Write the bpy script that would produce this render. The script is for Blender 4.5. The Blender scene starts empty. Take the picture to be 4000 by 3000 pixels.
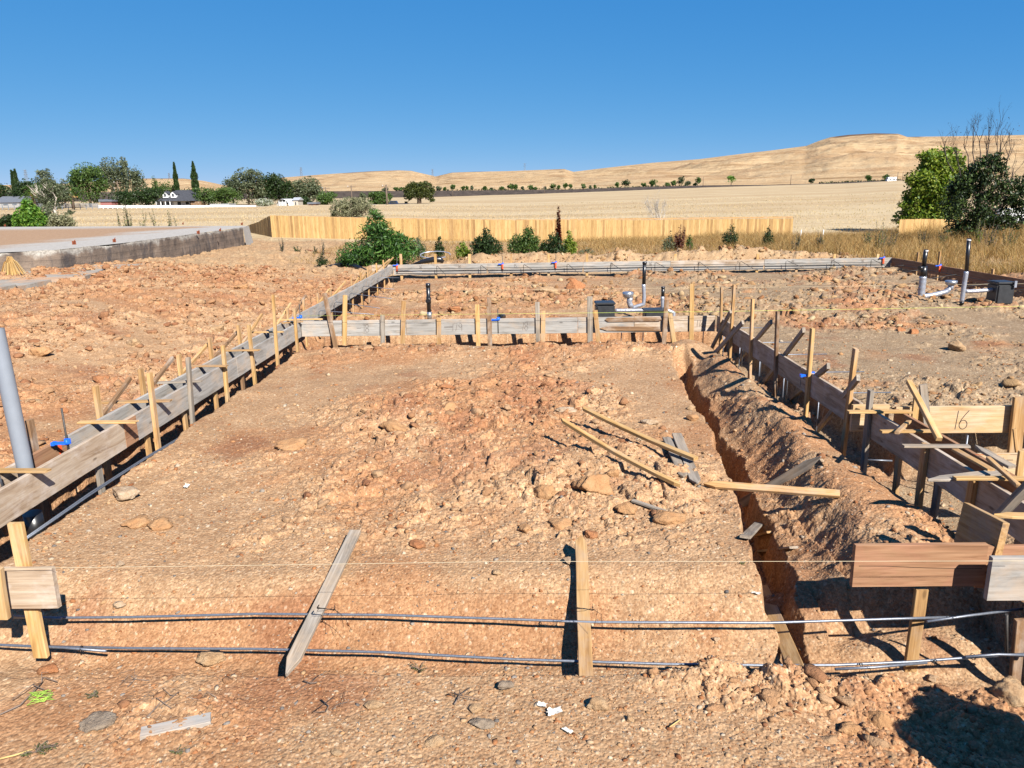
import bpy, math, random
import numpy as np
from mathutils import Vector, Matrix
S=bpy.context.scene; COL=S.collection
rng=np.random.default_rng(7); random.seed(7)

# ------------------------------------------------------------- camera, world, sun, exposure
FPX=2949.5; PITCH,ROLL,YAW=13.94,-.9134,-.968; H=2.15
def _axes():
    p,r,y=[math.radians(a) for a in (PITCH,ROLL,YAW)]
    F=np.array([math.sin(y)*math.cos(p),math.cos(y)*math.cos(p),-math.sin(p)])
    R=np.array([math.cos(y),-math.sin(y),0.]); U=np.cross(R,F)
    return F,R*math.cos(r)+U*math.sin(r),-R*math.sin(r)+U*math.cos(r)
CF,CR,CU=_axes()
cam=bpy.data.objects.new('camera',bpy.data.cameras.new('camera')); COL.objects.link(cam)
cam.data.sensor_width=36; cam.data.lens=FPX/4000*36; cam.data.clip_start=.05; cam.data.clip_end=30000
m=Matrix.Identity(4)
for i in range(3): m[i][0]=CR[i]; m[i][1]=CU[i]; m[i][2]=-CF[i]
m.translation=(0,0,H); cam.matrix_world=m
S.camera=cam
SUND=np.array([-.62,1,-.93]); SUND/=np.linalg.norm(SUND)
ELEV=math.asin(-SUND[2]); 
w=bpy.data.worlds.new('World'); S.world=w; w.use_nodes=True
nt=w.node_tree; nt.nodes.clear()
sky=nt.nodes.new('ShaderNodeTexSky'); sky.sky_type='NISHITA'; sky.sun_disc=False
sky.sun_elevation=ELEV; sky.sun_rotation=math.atan2(-SUND[0],-SUND[1])
sky.altitude=6000; sky.air_density=.7; sky.dust_density=0; sky.ozone_density=3.0
bg=nt.nodes.new('ShaderNodeBackground'); bg.inputs[1].default_value=.05
ow=nt.nodes.new('ShaderNodeOutputWorld')
sp=nt.nodes.new('ShaderNodeSeparateColor'); cb=nt.nodes.new('ShaderNodeCombineColor'); nt.links.new(sky.outputs[0],sp.inputs[0])
for i,(g_,p_) in enumerate(((.56,1.10),(1.75,.47),(4.05,.2))):      # a softer, bluer gradient than the raw sky model
    a_=nt.nodes.new('ShaderNodeMath'); a_.operation='POWER'; a_.inputs[1].default_value=p_; nt.links.new(sp.outputs[i],a_.inputs[0])
    c_=nt.nodes.new('ShaderNodeMath'); c_.operation='MULTIPLY'; c_.inputs[1].default_value=g_; nt.links.new(a_.outputs[0],c_.inputs[0]); nt.links.new(c_.outputs[0],cb.inputs[i])
nt.links.new(cb.outputs[0],bg.inputs[0]); nt.links.new(bg.outputs[0],ow.inputs[0])
sl=bpy.data.lights.new('sun','SUN'); sl.energy=5.0; sl.angle=math.radians(.5); sl.color=(1,.955,.89)
so=bpy.data.objects.new('sun',sl); COL.objects.link(so)
so.rotation_euler=Vector(SUND.tolist()).to_track_quat('-Z','Y').to_euler(); so.location=(5,-8,10)
S.view_settings.view_transform='Standard'; S.view_settings.look='None'
S.view_settings.exposure=1.4; S.view_settings.gamma=1
S.cycles.max_bounces=5; S.cycles.diffuse_bounces=3; S.cycles.transparent_max_bounces=6

# ------------------------------------------------------------- ray helpers: pixel + a real plane -> a point in the place
def ray(x,y): return CF+((x-2000)/FPX)*CR-((y-1500)/FPX)*CU
def pl(x,y,n,d):
    n=np.array(n,float); r=ray(x,y); o=np.array([0,0,H]); return o+r*((d-n@o)/(n@r))
def pz(x,y,z=0.): return pl(x,y,(0,0,1),z)
def py(x,y,Y): return pl(x,y,(0,1,0),Y)
def px(x,y,X): return pl(x,y,(1,0,0),X)

# ------------------------------------------------------------- numpy noise
def hsh(ix,iy,s):
    with np.errstate(over='ignore'):
        h=(ix.astype(np.int64)*374761393+iy.astype(np.int64)*668265263+s*974634777)&0xffffffff
        h=((h^(h>>13))*1274126177)&0xffffffff
        h=((h^(h>>16))*2246822519)&0xffffffff
        h=h^(h>>15)
    return h.astype(np.float64)/4294967296.
def vn(x,y,s):
    ix=np.floor(x);iy=np.floor(y);fx=x-ix;fy=y-iy
    ix=ix.astype(np.int64);iy=iy.astype(np.int64)
    u=fx*fx*(3-2*fx);v=fy*fy*(3-2*fy)
    a=hsh(ix,iy,s);b=hsh(ix+1,iy,s);c=hsh(ix,iy+1,s);d=hsh(ix+1,iy+1,s)
    return (a+(b-a)*u)*(1-v)+(c+(d-c)*u)*v
def fbm(x,y,s,o=4,g=.5):
    t=0;a=1;n=0
    for i in range(o):
        t=t+a*(vn(x,y,s+i*17)-.5); n+=a; a*=g; x=x*2.03+13.7; y=y*2.03+7.1
    return t/n*2     # about -1..1
def pebbles(x,y,cell,s,prob=1.,rmin=.25,rmax=.55,flat=.6):
    """heightfield of half buried stones, unit = cell; returns height and the stone's random id"""
    gx=x/cell;gy=y/cell;ix=np.floor(gx).astype(np.int64);iy=np.floor(gy).astype(np.int64)
    h=np.zeros_like(gx);idd=np.zeros_like(gx)
    for dx in(-1,0,1):
        for dy in(-1,0,1):
            cx=ix+dx;cy=iy+dy
            r1=hsh(cx,cy,s);r2=hsh(cx,cy,s+1);r3=hsh(cx,cy,s+2);r4=hsh(cx,cy,s+3);r5=hsh(cx,cy,s+4)
            ddx=gx-(cx+.15+.7*r1);ddy=gy-(cy+.15+.7*r2)
            an=r5*3.14;ca=np.cos(an);sa=np.sin(an);el=1+.5*r4
            ex=(ddx*ca+ddy*sa)*el;ey=-ddx*sa+ddy*ca
            rr=(rmin+(rmax-rmin)*r3**2)
            q=1-(ex*ex+ey*ey)/(rr*rr)
            k=np.where((q>0)&(r4<prob),rr*flat*np.minimum(np.sqrt(np.maximum(q,0)),.75+.2*ex/rr),0)
            b=k>h;h=np.where(b,k,h);idd=np.where(b,hsh(cx,cy,s+9),idd)
    return h*cell,idd
def plates(x,y,cell,s):
    """broken clods: uneven plates with cracks between them (0..1 high), warped edges"""
    gx=x/cell+.35*fbm(x/cell*1.6,y/cell*1.6,s+50,3);gy=y/cell+.35*fbm(x/cell*1.6,y/cell*1.6,s+60,3)
    ix=np.floor(gx).astype(np.int64);iy=np.floor(gy).astype(np.int64); f1=np.full(gx.shape,9.);f2=f1.copy();hh=np.zeros_like(gx)
    for dx in(-1,0,1):
        for dy in(-1,0,1):
            cx=ix+dx;cy=iy+dy; a=hsh(cx,cy,s);b=hsh(cx,cy,s+1);c=hsh(cx,cy,s+2); ux=gx-(cx+.1+.8*a);uy=gy-(cy+.1+.8*b); d=np.hypot(ux,uy)
            t=c**1.8+ (ux*(a-.5)+uy*(b-.5))*1.1
            n=d<f1; f2=np.where(n,f1,np.minimum(f2,d)); hh=np.where(n,t,hh); f1=np.where(n,d,f1)
    return np.clip(hh,0,1.4)*np.clip((f2-f1)*5.,0,1)**.5
def ss(a,b,x):
    t=np.clip((x-a)/(b-a),0,1);return t*t*(3-2*t)
def band(u,lo,hi,wd): return ss(lo-wd,lo+wd,u)*(1-ss(hi-wd,hi+wd,u))
def bump(x,y,cx,cy,rx,ry,h,p=1.):
    return h*np.exp(-(((x-cx)/rx)**2+((y-cy)/ry)**2)**p)

# ------------------------------------------------------------- the ground's height
HXP=[-5000,0,1700,2250,2770,3300,3500,4000,9000]
HZP=[3.2,3.2,2.55,3.6,5.2,6.0,7.0,7.5,7.5]       # height of the field at 400 m, by image column
_qa=[ray(v,770)[0]/ray(v,770)[1] for v in HXP]
def ground(x,y,lod=0):
    """lod 0 = all detail, 1 = shape only"""
    x=np.asarray(x,float);y=np.asarray(y,float)
    wx=x+.07*fbm(x*1.7,y*1.7,11,3)+.05*fbm(x*6,y*6,12,3); wy=y+.07*fbm(x*1.7,y*1.7,21,3)+.05*fbm(x*6,y*6,22,3)
    far=ss(24,27,y)
    # pads
    mid=-.43+.05*fbm(x*.8,y*.8,31,3)+bump(x,y,-1.2,12.5,1.8,.5,.13)+bump(x,y,1.6,12.3,.9,.45,.08)+bump(x,y,.6,6.9,1.2,1.1,.10)+bump(x,y,-1.2,8.6,1.,.5,.06)
    mid=mid+bump(x,y,-1.,9.5,2.5,2.5,.06)
    rpad=-.36+.05*fbm(x*.6,y*.6,32,3)+bump(x,y,6.5,18,3,2,.10)
    fpad=-.40+.05*fbm(x*.7,y*.7,33,3)+bump(x,y,-1.,21.5,2.5,1.3,.12)+bump(x,y,1.2,19.0,1.2,.7,.10)+bump(x,y,4.,22,2,1.4,.10)
    berm=-.50+.04*fbm(x*2,y*2,34,3)+.15*np.exp(-((x-2.86)/.40)**2)*(.85+.5*fbm(y*.8,x*.5,38,3))+bump(x,y,2.8,11.8,.45,2.,.10,1.)
    h=np.where(x<2.35,mid,np.where(x<3.45,berm,rpad))
    h=np.where(y>13.7,np.where(x<4.5,fpad+(rpad-fpad)*ss(2.5,4.5,x),rpad),h)
    # the left bank, climbing to the old slab
    bank=-.50+.055*np.clip(-5.4-x,0,9)+.13*ss(-6.2,-9,x)*ss(4,9,y)+.06*fbm(x*.5,y*.5,35,3)+bump(x,y,-9.5,17,2.2,6,.16)+bump(x,y,-12.,19,1.5,2.5,-.10)
    bank=bank-.12*ss(20,40,y)*ss(-16,-7,x)
    h=h+(bank-h)*(1-ss(-4.9,-4.5,wx))
    # front: bank down to the footing trench, then the foreground
    fg=-.60+.025*fbm(x*.9,y*.9,36,3)
    h=h+(fg-h)*(1-ss(4.0,4.35,y))
    ft=band(y+.03*fbm(x*1.2,y*1.2,23,3),3.98,4.50,.07)*(1-ss(5.5,6.5,x)); fl=-.735+.03*fbm(x*3,y*3,37,2)-.22*ss(1.5,2.1,x)
    wf=y+.03*fbm(x*1.2,y*1.2,23,3); bk=np.where(x<2.05,ss(4.16,4.92,wf),.22*ss(4.32,4.6,wf)+.78*ss(4.72,5.05,wf+.12*fbm(x*3,y*3,24,3)))
    h=np.where(wf<4.2,h+(fl-h)*ft,h) ; 
    up=mid*(x<2.3)+berm*(x>=2.3)
    zb=fl+(up-fl)*bk
    h=np.where((wf>=4.2)&(wf<np.where(x<2.05,4.95,5.15))&(x>-3.7)&(x<3.2),zb,h)
    # trenches
    def tr(h,mask,floor): return h+(floor-h)*mask
    xr=np.interp(y,[4.6,5.5,6.4,7.1,8.2,8.7,10,12.2],[1.62,1.75,1.9,1.95,2.1,2.1,2.2,2.42])
    xb=np.interp(y,[4.2,5.3,6.1,6.8,7.8,8.7,10.6,12.6],[2.22,2.28,2.34,2.38,2.50,2.50,2.50,2.58])
    wl=x+.06*fbm(x*2,y*2,41,3)+.035*fbm(x*7,y*7,42,3); wr=x+.09*fbm(x*1.2,y*1.2,43,3)+.07*fbm(x*4,y*4,44,3)
    wr=wr+.03*fbm(x*11,y*11,49,3); t2=ss(xr-.03,xr+.06,wl)*(1-.50*np.clip((wr-(xr+.24))/.08,0,1)-.50*ss(0,1,(wr-(xr+.30))/.62))*(y>4.)*ss(3.9,4.2,wy)*(1-ss(12.2,12.7,y))
    h=tr(h,t2,-1.06+.14*ss(8,12,y)+.06*fbm(x*4,y*4,45,3))
    h=h+bump(x,y,1.95,5.15,.25,.35,.24)*t2
    # left trench under the boards
    lt=band(wx,-4.66,-3.93,.045)*ss(3.6,4.2,y)*(1-ss(25.2,25.8,y))
    h=tr(h,lt,-.90+.05*fbm(x*4,y*4,46,3))
    h=h+.16*ss(-4.35,-4.6,wx)*lt
    # cross trench, right trench, far trench, side trench
    ct=band(wy,13.15,14.25,.08)*band(x,-4.2,4.0,.05); h=tr(h,ct,-.86+.06*fbm(x*3,y*3,47,3))
    h=h+bump(x,y,-1.0,13.45,1.2,.35,.12)*ct
    rt=band(wx+.04*np.sin(y*2),3.30,3.98,.06)*ss(3.5,4.4,y)*(1-ss(13.9,14.3,y)); h=tr(h,rt,-.83+.06*fbm(x*4,y*4,48,3)+.08*ss(8,13,y))
    dt=band(wy,4.1,7.75,.08)*ss(3.5,3.7,x)*(1-ss(9,9.4,x)); h=tr(h,dt,-.84+.05*fbm(x*3,y*3,50,3))
    ft2=band(wy,24.85,25.75,.10)*band(x,-4.6,12.6,.05); h=tr(h,ft2,-.80)
    st=band(wx,11.75,12.6,.10)*band(y,7,25.7,.05); h=tr(h,st,-.80)
    # lower right pit, and an out-of-view heap added to cast the corner shadow
    pit=ss(1.35,2.35,x+.3*fbm(x*1.5,y*1.5,51,3))*(1-ss(4.0,4.3,y)); 
    h=h-.13*pit
    h=h+bump(x,y,.95,3.86,.33,.10,.07)+bump(x,y,2.5,3.6,.22,.12,.06)
    h=h+bump(x,y,3.05,2.22,.55,.62,1.4,1.8)*(.9+.25*fbm(x*3,y*3,52,3))
    # spoil heaps along the far form
    tail=0
    for cx,cy,rx,ry,hh in [(-1.8,30.2,1.2,.9,.50),(.6,30.6,1.7,1.0,.56),(3.9,30.3,1.9,1.0,.58),(6.6,29.8,1.5,.9,.46),(9.2,30.3,2.0,1.1,.62),(12.2,29.4,1.6,1.,.34),(15.8,22.5,1.6,1.6,.35),(14.9,26.5,1.2,1.0,.25)]:
        tail=tail+bump(x,y,cx,cy,rx,ry,hh,.9)
    tail=tail*(.85+.4*fbm(x*1.3,y*1.3,53,3))
    out=-.58+.06*fbm(x*.4,y*.4,54,3)+tail
    h=np.where(x>12.9,out+(h-out)*(1-ss(12.7,13.1,x)),h)
    h=np.where(x>-5,h+(out-h)*ss(25.6,26.6,y),h)
    # beyond: down to the board fence, then the field climbing away
    fz=np.interp(x,[-25,-18,-10,-.7,19],[-.30,-.42,-.72,-.98,-1.06])
    near=np.where(x>-5,out,np.minimum(bank,out+.35*ss(-8,-12,x)))
    g=near+(fz-near)*ss(38,54,y)
    d=np.hypot(x,y); q=x/np.maximum(y,1e-3)
    z4=np.interp(q,_qa,HZP)
    fld=fz+(z4-fz)*np.clip((y-55)/345,0,1.05)**.95
    fld=fld+.10*fbm(x*.05,y*.05,55,3)*ss(60,120,y)
    g=np.where(y>55,fld,g)
    h=h+(g-h)*ss(27,36,np.where(x>-5,y,y+2))
    h=np.where(x<-18,h+(g-h)*ss(-18,-24,x),h)
    if lod: return h
    # rough soil and stones, coarser where it was dug
    near=1-ss(50,56,y)
    dug=np.clip(.10+1.0*fbm(x*.55+3,y*.55,61,3)-1.2*bump(x,y,0,4.5,3.4,.45,1.)*(x<1.5)-.35*(y<4.)*(x<1.)+.12*bump(x,y,2.8,8,.5,6,1.)+bump(x,y,.7,6.7,1.4,1.1,.8)+bump(x,y,-1.,9.,1.6,.8,.5)+(x<-5)*.6+(x>3.7)*(y<25.5)*.25+(y>14)*(y<25)*.22+bump(x,y,-.2,10.,2.6,2.6,.5)+bump(x,y,-.6,7.6,1.2,.8,.3)+bump(x,y,-.3,12.6,3.,.8,.6)+ss(1.2,2.2,x)*(y<3.95)*.35+t2*.1+bump(x,y,1.,19.5,2.5,1.2,.9)+bump(x,y,.9,3.84,.6,.18,.8)+(y>26.5)*.5,0,1)*near
    h=h+.020*fbm(x*5,y*5,62,5,.6)*(.45+dug)*near+.05*fbm(x*1.6,y*1.6,70,3)*dug*near*(1-lt)
    du=ss(.30,.75,dug+.25*fbm(x*1.9,y*1.9,73,3))
    p1=plates(x,y,.30,65)*du; h=h+.078*p1*(1+.6*ss(10,25,y)+.7*bump(x,y,.75,6.6,.9,.8,1.))
    p2=plates(x,y,.12,68)*ss(.12,.55,dug+.3*fbm(x*2.7,y*2.7,74,3))*near; h=h+.034*p2
    cl=1-ss(9,16,y)
    p3=plates(x,y,.05,71)*cl*ss(.05,.5,dug+.3*fbm(x*4,y*4,76,3)); h=h+.013*p3
    p4,i4=pebbles(x,y,.026,75,.6,.2,.55,.5); h=h+p4*.7*(1-ss(5,8,y)); i1=i2=i3=p1
    return h,dug,(p1,i1,p2,i2,p3,i3,p4,i4),lt,t2,ct
def gz(x,y): return float(ground(np.array([x]),np.array([y]),1)[0])
def gp(xp,yp,z0=-.5,lift=0.):
    z=z0
    for _ in range(8):
        p=pz(xp,yp,z); z=.5*z+.5*gz(p[0],p[1])
    p=pz(xp,yp,z); p[2]=gz(p[0],p[1])+lift; return p
def far_at(xp,D,yp=None):
    """point at depth D along image column xp, on the ground (or at image row yp)"""
    r=ray(xp,790); x=r[0]/r[1]*D
    if yp is None: return np.array([x,D,gz(x,D)])
    return py(xp,yp,D)

# ------------------------------------------------------------- materials
def lin(c):
    return tuple(((v/255)/12.92 if v/255<=.04045 else ((v/255+.055)/1.055)**2.4) for v in c)+(1,)
class N:
    def __init__(s,name,rough=.85,spec=.25):
        s.m=bpy.data.materials.new(name); s.m.use_nodes=True; s.t=s.m.node_tree; s.t.nodes.clear()
        s.o=s.t.nodes.new('ShaderNodeOutputMaterial'); s.b=s.t.nodes.new('ShaderNodeBsdfPrincipled')
        s.b.inputs['Roughness'].default_value=rough; s.b.inputs['Specular IOR Level'].default_value=spec
        s.l(s.b.outputs[0],s.o.inputs[0]); s.tc=s.n('ShaderNodeTexCoord'); s.oi=None
    def n(s,k,**kw):
        x=s.t.nodes.new(k)
        for a,v in kw.items(): setattr(x,a,v)
        return x
    def l(s,a,b): s.t.links.new(a,b)
    def mp(s,scale=(1,1,1),src='Object',rnd=False):
        x=s.n('ShaderNodeMapping'); x.inputs['Scale'].default_value=scale; s.l(s.tc.outputs[src],x.inputs[0])
        if rnd:
            v=s.n('ShaderNodeVectorMath',operation='SCALE'); v.inputs[0].default_value=(17,31,23); s.l(s.rand(),v.inputs[3]); s.l(v.outputs[0],x.inputs['Location'])
        return x.outputs[0]
    def rand(s):
        if not s.oi: s.oi=s.n('ShaderNodeObjectInfo')
        return s.oi.outputs['Random']
    def isl(s): return s.n('ShaderNodeNewGeometry').outputs['Random Per Island']
    def noise(s,v,scale,det=4,rough=.55,dist=0):
        x=s.n('ShaderNodeTexNoise'); x.inputs['Scale'].default_value=scale; x.inputs['Detail'].default_value=det
        x.inputs['Roughness'].default_value=rough; x.inputs['Distortion'].default_value=dist; s.l(v,x.inputs['Vector']); return x.outputs[0]
    def vor(s,v,scale,out='Distance',feat='F1'):
        x=s.n('ShaderNodeTexVoronoi',feature=feat); x.inputs['Scale'].default_value=scale; s.l(v,x.inputs['Vector']); return x.outputs[out]
    def ramp(s,f,stops,interp='LINEAR'):
        x=s.n('ShaderNodeValToRGB'); x.color_ramp.interpolation=interp; e=x.color_ramp.elements
        while len(e)>1: e.remove(e[-1])
        for i,(p,c) in enumerate(stops):
            q=e[0] if i==0 else e.new(p); q.position=p; q.color=c if len(c)==4 else tuple(c)+(1,)
        s.l(f,x.inputs[0]); return x.outputs[0]
    def mix(s,f,a,b,mode='MIX'):
        x=s.n('ShaderNodeMix',data_type='RGBA',blend_type=mode); 
        for i,v in ((0,f),(6,a),(7,b)):
            if hasattr(v,'is_linked') or hasattr(v,'links'): s.l(v,x.inputs[i])
            elif i==0: x.inputs[0].default_value=v
            else: x.inputs[i].default_value=v if len(v)==4 else tuple(v)+(1,)
        return x.outputs[2]
    def math(s,op,a,b=0.,c=None):
        x=s.n('ShaderNodeMath',operation=op)
        for i,v in enumerate((a,b,c)):
            if v is None: continue
            if hasattr(v,'links'): s.l(v,x.inputs[i])
            else: x.inputs[i].default_value=v
        return x.outputs[0]
    def mr(s,v,a,b,c=0.,d=1.):
        x=s.n('ShaderNodeMapRange'); s.l(v,x.inputs[0])
        for i,q in enumerate((a,b,c,d)): x.inputs[i+1].default_value=q
        return x.outputs[0]
    def bump(s,h,st=.5,dist=.01,prev=None):
        x=s.n('ShaderNodeBump'); x.inputs['Strength'].default_value=st; x.inputs['Distance'].default_value=dist; s.l(h,x.inputs['Height'])
        if prev is not None: s.l(prev,x.inputs['Normal'])
        s.l(x.outputs[0],s.b.inputs['Normal']); return x.outputs[0]
    def col(s,c):
        if hasattr(c,'links'): s.l(c,s.b.inputs['Base Color'])
        else: s.b.inputs['Base Color'].default_value=c if len(c)==4 else tuple(c)+(1,)
        return s

def mat_ground():
    k=N('dug_soil',.95,.12)
    a=k.n('ShaderNodeAttribute',attribute_name='gcol'); c=a.outputs['Color']; g=a.outputs['Alpha']   # alpha: 1 = soil, 0 = dry grass
    v=k.mp()
    n1=k.noise(v,2.2,5); n2=k.noise(v,38,4,.6)
    c=k.mix(1,c,k.ramp(n1,[(.3,(.88,.86,.84)),(.7,(1.10,1.10,1.09))]),'MULTIPLY')
    vc=k.vor(v,45,'Color'); vd=k.vor(v,45)
    sep=k.n('ShaderNodeSeparateColor'); k.l(vc,sep.inputs[0])
    peb=k.ramp(sep.outputs[0],[(0,(.42,.28,.20)),(.18,(.72,.62,.55)),(.45,(.95,.93,.9)),(.72,(1.25,1.3,1.35)),(.93,(1.7,1.85,1.95)),(1,(.55,.7,.8))])
    fm=k.math('MULTIPLY',g,.36)
    c=k.mix(fm,c,k.mix(1,c,peb,'MULTIPLY'))
    vc2=k.vor(v,110,'Color'); sep2=k.n('ShaderNodeSeparateColor'); k.l(vc2,sep2.inputs[0])
    peb2=k.ramp(sep2.outputs[1],[(0,(.5,.42,.36)),(.3,(.85,.83,.8)),(.75,(1.15,1.17,1.2)),(1,(1.6,1.7,1.75))])
    c=k.mix(k.math('MULTIPLY',g,.40),c,k.mix(1,c,peb2,'MULTIPLY'))
    # dry grass streaks in the field
    vg=k.mp((.05,.35,.3)); ng=k.noise(vg,1.5,6,.7,.6)
    c=k.mix(k.math('MULTIPLY',k.math('SUBTRACT',1.,g),.5),c,k.mix(1,c,k.ramp(ng,[(.32,(.66,.58,.48)),(.5,(1,1,1)),(.68,(1.22,1.24,1.3))]),'MULTIPLY'))
    k.col(c)
    b1=k.bump(k.math('MULTIPLY',k.math('SUBTRACT',.6,vd),1.),.55,.012)
    k.bump(n2,.5,.012,b1)
    return k.m
def mat_rock(name,stops,scale=9,bs=.6,isl=False):
    k=N(name,.92,.15); v=k.mp(rnd=not isl); stops=[(p,tuple(q*.46 for q in c[:3])+(1,)) for p,c in stops]
    f=k.noise(v,scale,6,.65)
    if isl:
        base=k.ramp(k.isl(),stops); c=k.mix(1,base,k.ramp(f,[(.25,(.75,.74,.72)),(.75,(1.2,1.2,1.2))]),'MULTIPLY')
    else: c=k.ramp(f,stops)
    k.col(c); k.bump(k.noise(v,scale*3,5,.7),bs,.02); return k.m
def mat_wood(name,a,b,c,stain=None,stainamt=.35,rv=.25,grain=1.,tex=16,rough=.82):
    """a dark grain, b mid, c light; object X is the length of the board"""
    a,b,c=[tuple(q*.62 for q in z) for z in (a,b,c)]
    k=N(name,rough,.2); v=k.mp((1.1,tex,tex),rnd=True)
    n=k.noise(v,1.6,6,.6,.9)
    v2=k.mp((2.,60,60),rnd=True); f=k.noise(v2,1.2,4,.6)
    col=k.ramp(n,[(.30,a),(.47,b),(.62,c),(.75,b)])
    col=k.mix(.55*grain,col,k.mix(1,col,k.ramp(f,[(.3,(.62,.58,.55)),(.62,(1.12,1.12,1.12))]),'MULTIPLY'))
    vk=k.mp((2.6,7,7),rnd=True); kd=k.vor(vk,1.); 
    col=k.mix(k.mr(kd,.05,.12,.75,0.),col,tuple(x*.5 for x in a[:3])+(1,))
    if stain:
        vs=k.mp((1,1.6,1.6),rnd=True); s=k.noise(vs,3.,5,.65); col=k.mix(k.mr(s,.48,.66,0.,stainamt),col,stain)
    r=k.mr(k.rand(),0.,1.,1-rv,1+rv*.7); cc=k.n('ShaderNodeCombineColor'); 
    for i in range(3): k.l(r,cc.inputs[i])
    col=k.mix(1,col,cc.outputs[0],'MULTIPLY')
    k.col(col); k.bump(f,.35,.004,k.bump(n,.3,.004)); return k.m
def mat_plain(name,c,rough=.6,spec=.4,metal=0.,var=.12,bs=.1,scale=30):
    k=N(name,rough,spec); v=k.mp(); n=k.noise(v,scale,4)
    c=tuple(q*.8 for q in c[:3])+(1,)
    k.col(k.mix(1,c,k.ramp(n,[(.3,(1-var,)*3),(.7,(1+var,)*3)]),'MULTIPLY')); k.b.inputs['Metallic'].default_value=metal
    if bs: k.bump(n,bs,.004)
    return k.m
def mat_leaf(name,cols,trans=.25,rough=.55,spec=.3):
    cols=[tuple(v*.8 for v in q[:3])+(1,) for q in cols]; k=N(name,rough,spec); c=k.ramp(k.isl(),[(i/max(1,len(cols)-1),q) for i,q in enumerate(cols)])
    v=k.mp(); n=k.noise(v,.9,3); c=k.mix(1,c,k.ramp(n,[(.3,(.8,.8,.8)),(.7,(1.2,1.2,1.15))]),'MULTIPLY'); k.col(c)
    t=k.n('ShaderNodeBsdfTranslucent'); k.l(k.mix(1,c,(1.2,1.3,.7,1),'MULTIPLY'),t.inputs[0]); x=k.n('ShaderNodeMixShader'); x.inputs[0].default_value=trans
    k.l(k.b.outputs[0],x.inputs[1]); k.l(t.outputs[0],x.inputs[2]); k.l(x.outputs[0],k.o.inputs[0]); return k.m
MT={}
MT['ground']=mat_ground()
MT['wood_new']=mat_wood('fresh_yellow_pine',(.44,.235,.075),(.60,.36,.135),(.70,.455,.20),(.36,.30,.24),.30,.18)
MT['wood_tan']=mat_wood('sun_tanned_pine',(.36,.19,.075),(.52,.30,.12),(.62,.39,.18),(.30,.25,.21),.4,.2)
MT['wood_grey']=mat_wood('weathered_grey_wood',(.19,.155,.12),(.30,.255,.205),(.40,.35,.29),(.36,.25,.15),.4,.16)
MT['wood_brown']=mat_wood('brown_old_wood',(.17,.09,.045),(.27,.155,.08),(.36,.22,.12),(.38,.33,.28),.45,.18)
MT['board_grey']=mat_wood('cement_greyed_board',(.25,.225,.195),(.385,.36,.325),(.46,.435,.40),(.42,.29,.18),.35,.10,.8,9)
MT['board_tan']=mat_wood('weathered_tan_board',(.30,.20,.125),(.46,.345,.24),(.55,.44,.33),(.45,.40,.36),.5,.10,.9,9)
MT['board_brown']=mat_wood('reddish_brown_board',(.25,.12,.06),(.38,.20,.105),(.45,.255,.14),(.28,.13,.08),.5,.08,1.,22)
MT['board_yellow']=mat_wood('yellow_form_board',(.42,.25,.11),(.58,.385,.19),(.66,.47,.27),(.42,.36,.30),.25,.08,.9,9)
MT['rebar']=mat_plain('steel_rebar',(.17,.185,.215),.45,.5,.55,.2,.2,60)
MT['rebar_rust']=mat_plain('dark_rebar',(.06,.055,.05),.6,.4,.4,.3,.2,60)
MT['wire']=mat_plain('black_tie_wire',(.025,.022,.02),.5,.4,.5,.1,0)
MT['black']=mat_plain('black_plastic_pipe',(.012,.012,.013),.32,.5,0,.1,.05)
MT['blackbox']=mat_plain('black_box_plastic',(.025,.026,.028),.42,.5,0,.25,.15,12)
MT['tape']=mat_plain('silver_tape_wrap',(.36,.375,.42),.33,.5,.45,.15,.9,26)
MT['foil']=mat_plain('silver_foil_cap',(.5,.51,.53),.3,.5,.8,.15,.9,30)
MT['pvc']=mat_plain('grey_plastic_pipe',(.20,.22,.25),.45,.45,0,.05,.05,9)
MT['blue']=mat_plain('blue_plastic_clip',(.01,.12,.72),.4,.5,0,.1,0)
MT['orange']=mat_plain('orange_marking_paint',(.85,.10,.02),.7,.3,0,.2,0)
MT['string_w']=mat_plain('pale_mason_string',(.5,.42,.28),.8,.2,0,.05,0)
MT['string_y']=mat_plain('yellow_green_mason_string',(.62,.72,.16),.8,.2,0,.05,0)
MT['string_o']=mat_plain('orange_mason_string',(.7,.16,.05),.8,.2,0,.05,0)
MT['pencil']=mat_plain('pencil_stroke',(.07,.05,.04),.8,.2,0,.1,0)
MT['rust']=mat_plain('rusty_iron',(.20,.055,.025),.85,.2,0,.3,.3)
MT['bark']=mat_plain('tree_bark',(.13,.095,.07),.9,.15,0,.3,.5,6)
MT['bark_pale']=mat_plain('pale_bark',(.50,.44,.38),.85,.15,0,.2,.3,6)
MT['white']=mat_plain('white_paint',(.78,.78,.77),.5,.4,0,.05,0)
MT['paper']=mat_plain('white_paper',(.6,.56,.48),.85,.2,0,.08,.3)
MT['glass']=mat_plain('dark_window_glass',(.03,.035,.04),.15,.6,0,.05,0)

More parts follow.
